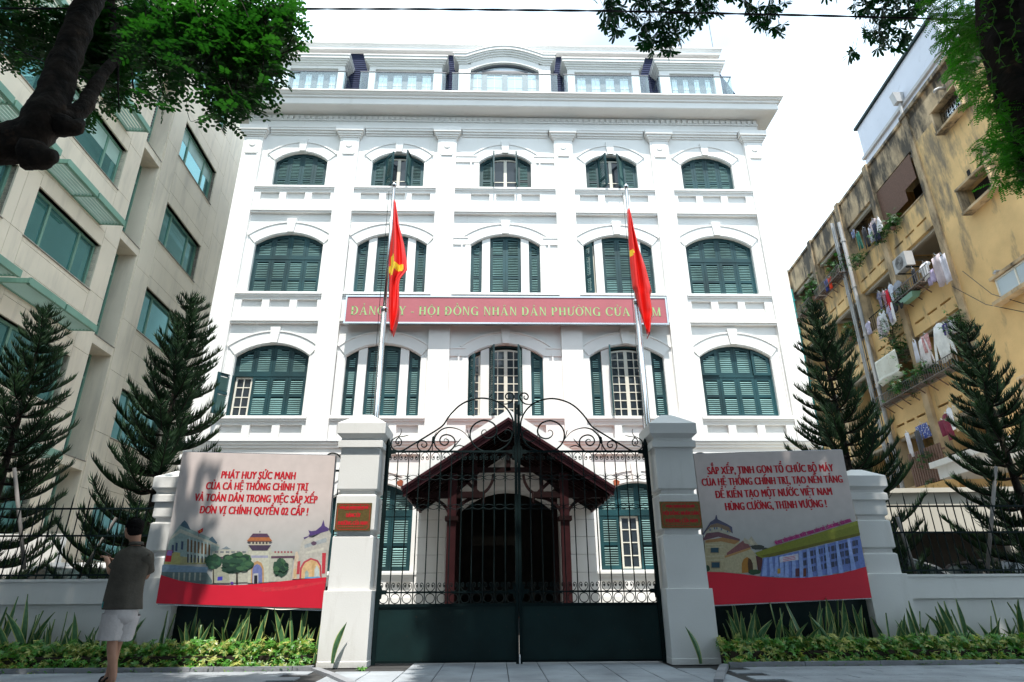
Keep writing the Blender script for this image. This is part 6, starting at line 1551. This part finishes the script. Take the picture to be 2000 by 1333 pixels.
# balcony plants
def shrub(px, py, r, h, n, seed, lab, x=-.35, m='balcony_leaf', size=.10):
    v, z = atR(px, py, x); q = MB(); rr = R_(seed); w = Matrix.Rotation(TR,4,'Z') @ Vector((x,v,z)); c = Vector(OR)+w
    t = thing('potted_plant', lab, 'plant', tuple(c)); pts = []
    for _ in range(n):
        a, b, e = rr.gauss(0,.45), rr.gauss(0,.5), rr.gauss(0,.42); pts.append((a*r*.7, b*r, e*h, rr.uniform(.7,1.3)))
    rosettes(q, pts, size, seed, 5); ob('foliage', q, M[m], t, kind='stuff')
    ob('pot', MB().tube([(0,0,-h*.75),(0,0,-h*.45)], [r*.18,r*.24], 10), M['blind'], t)
    s_ = MB()
    for k in range(5): s_.tube([(0,0,-h*.5),(rr.uniform(-.3,.3)*r,rr.uniform(-.5,.5)*r,h*.5)], .012, 4)
    ob('stem', s_, M['bark'], t)
for a in ((1742,436,.42,.42,120,1,'bushy green plant beside the pier under the bamboo blind'),(1716,460,.38,.4,110,2,'green plant growing at the right end of the top floor balcony'),(1675,508,.40,.4,110,3,'green plant hanging below the dark trousers'),
          (1635,518,.55,.55,120,4,'light green shrub on the top balcony left of the grey pipes'),(1588,568,.5,.8,130,5,'tall leafy plant on the far left top balcony'),(1575,590,.5,.5,90,6,'spiky plant on the far left top balcony floor'),
          (1765,575,.45,.3,70,7,'small potted plant in the green tray left of the balcony rail'),(1737,640,.6,.9,150,8,'straggly climbing plant on the pier above the floral sheet'),(1755,680,.6,.7,150,9,'climbing plant trailing beside the floral sheet'),
          (1810,722,.7,.45,200,10,'dark bushy plants in the cage under the white shirts'),(1768,752,.9,.5,220,11,'dark leafy plants filling the cage right of the floral sheet'),(1870,640,.45,.8,150,12,'tall green plant at the right end of the lower balcony'),
          (1820,895,.6,.45,180,13,'green creeper over the brown slatted fence'),(1834,945,.45,.25,90,14,'small green fern under the white concrete canopy'),(1660,650,.4,.5,90,15,'yellow-green plant behind the pine near the grey pipes')): shrub(*a)
tp = thing('planter_tray','green plastic tray hanging outside the middle balcony','tray'); tp.location = OR; tp.rotation_euler = (0,0,TR); v_, z_ = atR(1777,584,-.4); ob('tray_body', MB().rings([[(-.55,v_-.45,z_+.12),(-.2,v_-.45,z_+.12),(-.2,v_+.45,z_+.12),(-.55,v_+.45,z_+.12)],[(-.5,v_-.35,z_-.06),(-.25,v_-.35,z_-.06),(-.25,v_+.35,z_-.06),(-.5,v_+.35,z_-.06)]]), M['green_frame'], tp)
# low buildings at the foot of the block
GH = thing('white_concrete_canopy', 'white concrete canopy roof projecting in front of the ochre block at right', 'canopy', OR, TR)
v0_, z0_ = atR(1816,915,-1.6); 
q = MB().box(-1.6,0,-9,v0_,z0_-.02,z0_+.17); q.box(-1.45,0,-9,v0_-.15,z0_-.40,z0_-.02); ob('canopy_slab', q, M['white2'], GH)
GR = thing('garage_shed', 'beige rendered garage with a dark opening behind the right railing', 'shed', (8.6,14.2,0), TR)
ob('front_wall', MB().box(-1.4,6,-.1,.1,2.1,2.95), M['beige'], GR); ob('roof', MB().box(-1.5,6,-.2,4,2.95,3.05), M['beige'], GR); ob('side_wall', MB().box(-1.4,-1.25,.1,4,0,2.95), M['beige'], GR); ob('inside_wall', MB().box(-1.2,6,3.6,3.7,0,2.9), M['interior'], GR); ob('door_post', MB().box(2.6,2.8,-.1,.1,0,2.1), M['beige'], GR)
SF = thing('slatted_fence', 'brown wooden slatted fence under the washing beside the white canopy', 'fence', OR, TR); v0_, z0_ = atR(1780,905,-.5)
for k in range(14): ob('slat', MB().box(-.5,-.47,v0_-2.0+k*.155,v0_-1.9+k*.155,z0_-.9,z0_+.35), M['blind'], SF)
ob('fence_rail', MB().box(-.46,-.42,v0_-2.1,v0_+.2,z0_+.1,z0_+.16), M['blind'], SF)
YW = thing('yellow_parapet_wall','yellow rendered parapet wall below the brown slatted fence','wall',OR,TR); ob('wall_body', MB().box(-.6,-.35,v0_-2.6,v0_+.4,z0_-2.2,z0_-.95), M['yellow_wall'], YW)

# ================================================================== CARS (their roofs show above the low walls)
def car(x, y, rz, m, lab):
    c = thing('parked_car', lab, 'car', (x,y,0), rz); w = .86
    lower = [(-2.15,.35),(-2.2,.62),(-2.05,.86),(-1.2,.95),(1.1,.97),(1.95,.92),(2.2,.75),(2.2,.35)]
    b = MB(); sec = lambda y_, s: [(p[0]*s, y_, p[1]) for p in lower]
    b.rings([sec(-w*.93,.985), sec(-w,1), sec(w,1), sec(w*.93,.985)]); ob('body', b, m, c, False)
    cab = [(-1.35,.93),(-.72,1.40),(-.2,1.49),(.6,1.48),(1.25,1.30),(1.75,.95)]
    b = MB(); b.rings([[(p[0],s*w*(.94-.16*(p[1]-.93)/.55),p[1]) for p in cab] for s in (-1,1)]); ob('cabin_glass', b, M['carglass'], c)
    roof = [(-.72,1.405),(-.2,1.50),(.6,1.49),(1.2,1.325)]
    b = MB(); b.rings([[(p[0],s*w*.79,p[1]) for p in roof]+[(p[0],s*w*.79,p[1]+.03) for p in roof[::-1]] for s in (-1,1)]); ob('roof', b, m, c)
    for s in (-1,1):
        for (xa_,za_),(xb_,zb_) in (((-1.35,.93),(-.72,1.42)),((1.75,.95),(1.2,1.33)),((.15,.95),(.12,1.49))): ob('pillar', MB().beam((xa_,s*w*.93,za_),(xb_,s*w*.79,zb_),.07,.05), m, c)
        for xw in (-1.35,1.35):
            wh = ob('wheel', MB().tube([(0,-.1,0),(0,.1,0)],.32,20), M['rubber'], c, loc=(xw,s*w*.9,.32)); ob('rim', MB().tube([(0,-.11,0),(0,.11,0)],.2,12), M['steel'], wh)
        ob('headlight', MB().box(-2.2,-2.1,s*.6-.16,s*.6+.16,.66,.78), M['glass_blue'], c); ob('wing_mirror', MB().box(-.95,-.80,*sorted((s*w*.95,s*w*1.16)),.95,1.08), m, c)
car(6.9,12.6,rad(10),M['carwhite'],'white car parked behind the right low wall, only its roof line showing')
car(10.6,13.4,rad(4),M['cardark'],'black car parked behind the right low wall near the frame edge')
car(-8.2,13.6,rad(100),M['carwhite'],'pale car behind the left railing beside the man, partly hidden by pine branches')
car(-11.2,13.2,rad(95),M['cardark'],'dark car behind the left railing at the far left')
# ================================================================== NORFOLK PINES
def pine_meshes(H, seed, lean=0.):
    r = R_(seed); tr = MB(); n = 14
    trunk = [(lean*math.sin(k/n*2)*.12, .06*math.sin(k/n*3+seed), H*k/n) for k in range(n+1)]
    tr.tube(trunk, [.085*(1-k/n)**.8+.012 for k in range(n+1)], 8)
    fo = MB(); br = MB()
    z = .55; wi = 0
    def at_trunk(z): t = z/H*n; k = min(n-1,int(t)); f = t-k; a, b = trunk[k], trunk[k+1]; return Vector((a[0]+(b[0]-a[0])*f, a[1]+(b[1]-a[1])*f, z))
    while z < H-.05:
        t = z/H; L = (1.32*(1-t)**.75+.15)*r.uniform(.88,1.08)*(1 if t > .12 else .8); nb = 6 if t < .85 else 5; a0 = r.uniform(0,6.28)
        for b in range(nb):
            if r.random() < .08: continue
            a = a0+2*math.pi*b/nb+r.uniform(-.22,.22); Lb = L*r.uniform(.78,1.1); rise = -.04+.42*t+r.uniform(-.08,.10); droop = .28*(1-t)
            d = Vector((math.cos(a), math.sin(a), 0)); s_ = Vector((-d.y, d.x, 0)); c = at_trunk(z); N = 8; P = []
            for k in range(N+1):
                u = k/N; P.append(c+d*(Lb*u)+Vector((0,0,Lb*(rise*u-droop*math.sin(u*math.pi)*.5+.28*u*u*u))))
            br.tube(P, [.016*(1-.75*k/N)*(1 if t < .8 else .7)+.003 for k in range(N+1)], 5, False)
            m = int(Lb/.0185)
            for k in range(m):
                u = .20+.80*(k+r.random())/m if Lb > .5 else (k+r.random())/m
                f = u*N; i = min(N-1,int(f)); p = P[i].lerp(P[i+1], f-i); tn = (P[i+1]-P[i]).normalized()
                for s2 in ((-1,1) if k%3 else (-1,1,0)):
                    bl = (.34 if s2 else .27)*(1-.38*u)*r.uniform(.75,1.15)*(.55+.45*min(1,Lb/.9))*(.55+.45*min(1,(u-.15)*4) if Lb>.5 else 1)
                    dr = (tn*r.uniform(.35,.75)+s_*s2*r.uniform(.5,.95)+Vector((0,0,r.uniform(.15,.9)))).normalized()
                    e1 = p+dr*bl*.55; e2 = e1+(dr+Vector((0,0,.75))).normalized()*bl*.5
                    w = .0078; sx = dr.cross(tn).normalized()*w; sy = dr.cross(sx).normalized()*w
                    nn = len(fo.v)
                    fo.v += [tuple(p+sx), tuple(p-sx*.5+sy*.8), tuple(p-sx*.5-sy*.8), tuple(e1+sx*1.1), tuple(e1-sx*.6+sy*.9), tuple(e1-sx*.6-sy*.9), tuple(e2)]
                    for j_ in range(3): q_ = (j_+1)%3; fo.face((nn+j_,nn+q_,nn+3+q_,nn+3+j_)); fo.face((nn+3+j_,nn+3+q_,nn+6))
            tip = P[-1]; 
            for k in range(7):
                dr = ((P[-1]-P[-2]).normalized()+Vector((r.uniform(-.6,.6),r.uniform(-.6,.6),r.uniform(-.1,.8)))).normalized(); e = tip+dr*.12*r.uniform(.6,1.1); sx = dr.cross(Vector((0,.3,1))).normalized()*.008; fo.poly([tip+sx, tip-sx, e])
        z += .325-.155*t+r.uniform(-.02,.02); wi += 1
    top = at_trunk(H-.001)
    for k in range(16):
        dr = Vector((r.uniform(-.5,.5),r.uniform(-.5,.5),r.uniform(.3,1))).normalized(); e = top+dr*.2; sx = dr.cross(Vector((0,.3,1))).normalized()*.009; fo.poly([top+sx, top-sx, e])
    return tr, br, fo
def pine(px, py, Y, H_, seed, lab, rz=0, stakes=()):
    T = at(px, py, Y); t = thing('norfolk_pine', lab, 'tree', (T.x, Y, 0), rz)
    tr, br, fo = pine_meshes(T.z, seed); ob('trunk', tr, M['bark'], t, True); ob('branches', br, M['bark'], t, kind='stuff'); ob('crown', fo, M['pine'], t, kind='stuff')
    return t
pine(99,606,11.6,0,1,'dark norfolk pine at the far left, in front of the office building')
pine(380,591,11.2,0,2,'dark norfolk pine just left of the white building, behind the short pillar')
pine(1590,604,11.9,0,3,'dark norfolk pine just right of the white building, behind the right banner')
pine(1887,641,11.5,0,4,'dark norfolk pine at the far right, in front of the ochre block')
def stake(pa, pb, Y, lab, r=.03):
    a, b = at(*pa, Y), at(*pb, Y); t = thing('support_pole', lab, 'pole', tuple(b)); ob('pole_shaft', MB().tube([Vector((0,0,0)), a-b], r, 8), M['stake'], t, True)
stake((28,915),(48,1112),10.9,'grey timber support pole tied to the far left pine'); stake((235,1000),(150,1135),10.9,'leaning grey support pole beside the standing man')
stake((1752,1010),(1790,1125),10.9,'leaning grey support pole behind the right railing'); stake((1945,912),(1928,1120),10.9,'thick grey support pole tied to the far right pine')
# ================================================================== BIG STREET TREES
def lump(pts, rs, seed, n=12, amp=.18, fq=3.):
    r = R_(seed); P = [Vector(p) for p in pts]; out = []; R2 = []
    for i in range(len(P)-1):
        for k in range(9): t = k/9; out.append(P[i].lerp(P[i+1], t)); R2.append(rs[i]+(rs[i+1]-rs[i])*t)
    out.append(P[-1]); R2.append(rs[-1])
    # smooth the path
    for _ in range(5): out = [out[0]]+[(out[i-1]+out[i]*2+out[i+1])/4 for i in range(1,len(out)-1)]+[out[-1]]
    q = MB().tube(out, R2, n); 
    from mathutils import noise
    c = [out[i//n] for i in range(len(out)*n)]
    for i in range(len(q.v)):
        v = Vector(q.v[i]); d = v-c[i]; f = 1+amp*noise.noise(v*fq+Vector((seed,0,0)))*2+amp*.8*noise.noise(v*fq*3.1)+amp*.55*noise.noise(v*fq*8.3); q.v[i] = tuple(c[i]+d*f)
    return q
LT = thing('street_tree', 'large old street tree at upper left with a thick dark limb and dense green leaves', 'tree', (-7.4,5.3,-.1))
def lt(n, q, m, sm=True, **k): o = ob(n, q, m, LT, sm, **k); o.location = -Vector(LT.location); return o
YT = 5.5
A = [(-7.4,5.3,-.1),(-7.3,5.3,2),(-7.0,5.35,3.8),tuple(at(-160,318,YT)),tuple(at(-30,292,YT)),tuple(at(50,272,YT)),tuple(at(92,225,YT)),tuple(at(110,165,YT)),tuple(at(135,100,YT)),tuple(at(165,30,YT)),tuple(at(190,-40,YT)),tuple(at(215,-190,YT+.2)),tuple(at(260,-420,YT+.1))]
lt('trunk', lump(A, [.36,.34,.30,.23,.20,.205,.185,.160,.145,.14,.13,.11,.07], 3, 32, .13, 3.4), M['bark'])
for pts, rs, sd in (([at(95,240,YT),at(135,232,YT+.1),at(165,210,YT+.15),at(178,180,YT+.2),at(205,140,YT+.3),at(235,105,YT+.4),at(270,105,YT+.45),at(325,112,YT+.5)], [.14,.125,.095,.075,.062,.06,.072,.062], 5),
                    ([at(55,300,YT-.05),at(85,305,YT-.05),at(108,305,YT-.05)], [.17,.13,.07], 6), ([at(120,245,YT+.05),at(148,250,YT+.05),at(160,238,YT+.1)], [.13,.09,.05], 7),
                    ([at(235,105,YT+.4),at(225,60,YT+.5),at(215,10,YT+.6),at(230,-80,YT+.7)], [.06,.055,.05,.04], 8),
                    ([at(262,90,YT+.45),at(290,40,YT+.7),at(340,-20,YT+1)], [.04,.035,.03], 9), ([at(320,112,YT+.5),at(350,150,YT+.5),at(370,172,YT+.5),at(378,178,YT+.5)], [.022,.014,.009,.004], 10),
                    ([at(230,120,YT+.4),at(231,180,YT+.4),at(233,222,YT+.4)], [.014,.01,.003], 11), ([at(256,125,YT+.4),at(261,180,YT+.4),at(272,212,YT+.4)], [.014,.011,.003], 12),
                    ([at(368,175,YT+.5),at(363,210,YT+.5),at(372,240,YT+.5),at(389,232,YT+.5)], [.004,.003,.003,.002], 13)):
    lt('branch', lump(pts, rs, sd, 16 if rs[0] > .05 else 5, .16, 4.), M['bark'])
def compound(mb, c, d, up, L, npair, lw, ll, r):
    """pinnate leaf: rachis with paired oval leaflets"""
    s_ = d.cross(up).normalized(); up2 = s_.cross(d).normalized()
    for k in range(npair):
        u = (k+.6)/npair; p = c+d*(L*u)-Vector((0,0,1))*(L*.25*u*u)
        for sg in (-1,1):
            dd = (s_*sg+d*r.uniform(.25,.6)-Vector((0,0,1))*r.uniform(.05,.4)).normalized(); w = dd.cross(up2+s_*sg*.3).normalized()*lw*r.uniform(.8,1.15); l = ll*r.uniform(.8,1.15)
            n = len(mb.v); mb.v += [tuple(p), tuple(p+dd*l*.35+w), tuple(p+dd*l*.75+w*.9), tuple(p+dd*l), tuple(p+dd*l*.75-w*.9), tuple(p+dd*l*.35-w)]
            mb.face((n,n+1,n+2,n+3,n+4,n+5))
def rdir(r, zz=(-.6,.4)): return Vector((r.gauss(0,1), r.gauss(0,1), r.uniform(*zz))).normalized()
def crown_px(mb, blobs, r, L, npair, lw, ll, tw=None):
    """blobs: (px, py, radius px, distance plane Y, depth spread, count)"""
    for (px, py, rp, Y, ds, cnt) in blobs:
        for _ in range(cnt):
            a = r.uniform(0,6.283); q = math.sqrt(r.random())*rp; c = at(px+q*math.cos(a), py+q*math.sin(a), Y+r.uniform(-ds,ds)); compound(mb, c, rdir(r,(-.8,.25)), Vector((r.uniform(-.3,.3),r.uniform(-.3,.3),1)), L*r.uniform(.7,1.15), npair, lw, ll, r)
            if tw is not None and _ % 9 == 0: tw.tube([c, c+Vector((r.uniform(-.25,.25),r.uniform(-.2,.2),r.uniform(.1,.35)))], .006, 3, False)
rl = R_(21); q = MB(); tw = MB()
crown_px(q, [(40,30,75,6.35,.3,158),(20,75,45,6.35,.3,52),(105,60,40,6.35,.3,45),(90,95,30,6.35,.3,18),(240,40,80,6.35,.3,198),(340,50,80,5.15,.25,155),(430,60,80,5.15,.25,179),(500,40,75,5.30,.25,155),(555,25,38,5.30,.25,49),(470,130,65,5.30,.25,130),(400,110,60,5.15,.25,93),(520,110,42,5.30,.25,55),
              (440,180,32,5.15,.25,37),(485,170,35,5.30,.25,43),(425,205,18,5.15,.25,9),(440,222,16,5.15,.25,8),(300,75,50,5.15,.25,55),(285,150,38,6.35,.3,29),(240,190,26,6.35,.3,23),(300,190,22,5.15,.25,9),(215,160,35,6.35,.3,40),(180,215,22,6.35,.3,15),(150,110,30,6.35,.3,37),(60,125,22,6.35,.3,10),(350,140,30,5.15,.25,18),(550,70,26,5.30,.25,19),(330,95,50,5.15,.25,37),(190,80,60,6.35,.3,1082)], rl, .25, 6, .0165, .062, tw)
lt('crown', q, M['leaf'], False, kind='stuff'); lt('twig', tw, M['bark'], False, kind='stuff')
# crown parts above the picture, they throw the dappled shade
def canopy(mb, boxes, r, size=.17):
    for (x0,x1,y0,y1,z0,z1,n) in boxes:
        for _ in range(n):
            c = Vector((r.uniform(x0,x1), r.uniform(y0,y1), r.uniform(z0,z1)))
            if in_view(c, 130): continue
            for k in range(4):
                d = rdir(r,(-.5,.5)); s_ = d.cross(Vector((0,.2,1))).normalized()*size*.45; p = c+rdir(r)*.15; e = p+d*size*1.6; mb.poly([p, p+d*size*.8+s_, e, p+d*size*.8-s_])
q = MB(); canopy(q, [(-8.5,-4.4,1.5,6.2,7.2,11.5,1500),(-5.2,-4.2,1.,5.0,8,12,420),(-9.5,-6.,4.8,8.0,8.5,13,200)], R_(31)); lt('crown', q, M['leaf'], False, kind='stuff')
RT = thing('street_tree', 'street tree at upper right with a dark vine-covered trunk and feathery green leaves', 'tree', (6.2,4.9,-.1))
def rt(n, q, m, sm=True, **k): o = ob(n, q, m, RT, sm, **k); o.location = -Vector(RT.location); return o
YR = 5.2
A = [(6.9,4.6,-.1),(6.95,4.7,1.5),tuple(at(2120,560,YR)),tuple(at(2065,360,YR)),tuple(at(2005,210,YR)),tuple(at(1968,100,YR)),tuple(at(1955,0,YR)),tuple(at(1945,-120,YR)),tuple(at(1900,-330,YR-.3))]
rt('trunk', lump(A, [.34,.32,.30,.27,.25,.24,.24,.2,.15], 13, 16, .12, 3.), M['bark'])
rt('branch', lump([at(1945,-120,YR),at(1800,-260,YR-.5),at(1500,-380,YR-.8),at(1300,-300,5.4)], [.14,.12,.09,.05], 14, 8), M['bark'])
# hanging vines along the trunk
rv = R_(8); q = MB(); vq = MB()
for (xa,ya,xb,yb) in ((1935,0,1960,130),(1975,0,1985,120),(1905,60,1958,215),(1950,200,2000,300),(1920,0,1925,60)):
    P_ = [at(xa+(xb-xa)*t/8+6*math.sin(t*1.7+xa), ya+(yb-ya)*t/8, YR-.32) for t in range(9)]; vq.tube(P_, .004, 4)
    for p in P_:
        for _ in range(3): d = rdir(rv); s_ = d.cross(Vector((0,0,1))).normalized()*.014; q.poly([p, p+d*.03+s_, p+d*.06, p+d*.03-s_])
rt('vine', vq, M['hedge2'], True, kind='stuff'); rt('vine_leaf', q, M['hedge2'], False, kind='stuff')
q = MB(); tw = MB()
crown_px(q, [(1905,55,45,5.6,.3,90),(1875,30,40,5.8,.3,75),(1880,100,35,5.6,.25,82),(1900,150,32,5.5,.25,82),(1870,130,18,5.6,.1,21),(1935,190,32,5.4,.2,82),(1965,230,32,5.3,.2,90),(1985,290,34,5.2,.2,90),(1960,300,28,5.3,.2,57),(1925,285,20,5.3,.12,21),(1990,340,20,5.2,.15,36),(1955,345,14,5.2,.1,15),(1830,20,34,5.9,.2,51),(1850,70,18,5.8,.1,18),(1990,180,22,5.3,.2,39),(1880,60,30,5.7,.2,45)], R_(41), .20, 11, .0068, .032, tw)
rt('crown', q, M['fern'], False, kind='stuff')
HT = thing('overhanging_tree', 'tree with dark palmate leaves hanging into the top of the view above the roof', 'tree', (2.6,.2,-.15))
def ht(n, q, m, sm=True, **k): o = ob(n, q, m, HT, sm, **k); o.location = -Vector(HT.location); return o
ht('trunk', lump([(2.6,.2,-.15),(2.6,.3,3),(2.5,.9,6.4),(2.2,2.2,9),(1.9,3.6,10.2)], [.3,.27,.24,.17,.1], 15, 14), M['bark'])
for tp in ((1240,-30,6.2),(1320,-20,6.4),(1480,-30,6.5),(1690,-20,6.3),(1760,-10,6.2),(1400,-60,6.)):
    e = at(*tp); ht('branch', lump([(1.9,3.6,10.2), Vector((1.9,3.6,10.2)).lerp(e,.5)+Vector((0,0,.5)), e], [.08,.045,.018], int(tp[0]), 6), M['bark'])
rh2 = R_(51); q = MB(); tw = MB()
def palmate(mb, c, r, L):
    ax = (Vector((0,-.5,-.2))+Vector((r.gauss(0,.5),r.gauss(0,.5),r.gauss(0,.4)))).normalized(); dn = Vector((r.uniform(-.5,.5),r.uniform(-.3,.3),-1)).normalized()
    n_ = r.choice((5,6,7)); s_ = ax.cross(dn).normalized()
    for k in range(n_):
        a = (k-(n_-1)/2)*.55+r.uniform(-.1,.1); d = (dn*math.cos(a)+s_*math.sin(a)+ax*r.uniform(-.15,.25)).normalized(); w = d.cross(ax).normalized(); l = L*(1-.10*abs(k-(n_-1)/2))*r.uniform(.85,1.1); b = l*.13
        n = len(mb.v); mb.v += [tuple(c), tuple(c+d*l*.3+w*b*.5), tuple(c+d*l*.62+w*b), tuple(c+d*l*.88+w*b*.75), tuple(c+d*l), tuple(c+d*l*.88-w*b*.75), tuple(c+d*l*.62-w*b), tuple(c+d*l*.3-w*b*.5)]; mb.face(range(n,n+8))
for (px,py,rp,cnt) in ((1180,8,22,10),(1225,12,38,26),(1290,18,48,44),(1350,15,42,32),(1385,12,22,12),(1195,50,18,8),(1205,62,10,4),(1250,55,22,10),(1275,70,24,18),(1290,98,20,10),(1262,92,12,6),(1325,70,20,10),(1340,45,24,12),(1380,20,12,5),(1310,60,14,8),(1312,105,5,2),
                       (1455,15,16,8),(1480,30,24,16),(1515,15,20,10),(1505,50,18,8),(1520,60,12,6),(1430,0,10,4),(1420,-5,12,4),
                       (1680,10,20,12),(1720,15,36,28),(1770,15,30,20),(1735,60,24,12),(1715,70,16,8),(1760,75,12,6),(1690,75,12,5),(1665,108,8,3),(1750,95,12,4),(1710,95,12,5),(1800,0,20,14),(1620,-5,12,5),(1780,40,16,6)):
    for _ in range(cnt):
        a = rh2.uniform(0,6.28); rr = math.sqrt(rh2.random())*rp; c = at(px+rr*math.cos(a), py+rr*math.sin(a)-6, rh2.uniform(6.1,6.7)); palmate(q, c, rh2, rh2.uniform(.13,.19))
        if _ % 2 == 0: tw.tube([c, c+Vector((rh2.uniform(-.12,.12),rh2.uniform(-.1,.1),rh2.uniform(.08,.25)))], .004, 3, False)
ht('crown', q, M['hang'], False, kind='stuff'); ht('twig', tw, M['bark'], False, kind='stuff')
q = MB(); canopy(q, [(.4,4.6,1.2,6.3,8.8,13.5,3300),(4.6,9.5,2.5,7.6,7.8,13,3000),(-1.0,.5,1.5,5.4,9.2,12.5,560)], R_(61)); canopy(q, [(-13,15,-9,1.5,7.5,11.5,2300)], R_(62), .48); ht('crown', q, M['hang'], False, kind='stuff')
# ================================================================== ACROSS THE STREET (behind the viewer; seen only in reflections)
OPB = thing('street_block', 'plain row of pale houses across the street, behind the viewer', 'building', (0,-15,0)); q = MB().box(-30,30,-8,0,-.16,11); ob('wall', q, M['tower'], OPB)
for k in range(16):
    for z in (1.2,4.6,8.0): ob('window', MB().box(-28+k*3.6,-26.4+k*3.6,-.02,.03,z,z+1.9), M['glass_dark'], OPB)
# ================================================================== OVERHEAD CABLE
def cable(pts, Y, r, lab, ex=6, ex2=6):
    P_ = [at(x, y, Y) for x, y in pts]; a, b = P_[0], P_[-1]; ext = (b-a).normalized(); P_ = [a-ext*ex]+P_+([b+ext*ex2] if ex2 else [])
    t = thing('overhead_cable', lab, 'cable', tuple(P_[0])); o = P_[0]; q = MB()
    for ph in (0,math.pi):
        W_ = []; n = 220
        for k in range(n+1):
            f = k/n*(len(P_)-1); i = min(len(P_)-2,int(f)); p = P_[i].lerp(P_[i+1], f-i)-o; s = k*.55; W_.append(p+Vector((0,math.cos(s+ph),math.sin(s+ph)))*r*.7)
        q.tube(W_, r, 6)
    ob('cable_strand', q, M['cable'], t, True)
cable([(0,17),(400,17.5),(800,18),(1200,22),(1600,31),(2000,42)], 6.0, .009, 'black twisted overhead cable crossing the top of the view')
cable([(-30,72),(0,82),(90,122),(160,150),(200,170)], 5.75, .004, 'thin pale wire tied to the left tree', 2, 0)
for px0_, py0_, px1_, py1_ in ((1860,560,2000,630),(1880,530,2000,620)):
    v0_, z0_ = atR(px0_,py0_,-.1); v1_, z1_ = atR(px1_,py1_,-.1); q = MB().tube([(-.1,v0_,z0_),(-.1,(v0_+v1_)/2,(z0_+z1_)/2-.05),(-.1,v1_-1,z1_-.3)], .012, 4); rob('wall_wire', q, M['black'])
print('objects', len(bpy.data.objects), 'tris', sum(len(o.data.polygons) for o in bpy.data.objects if o.type == 'MESH')*2)
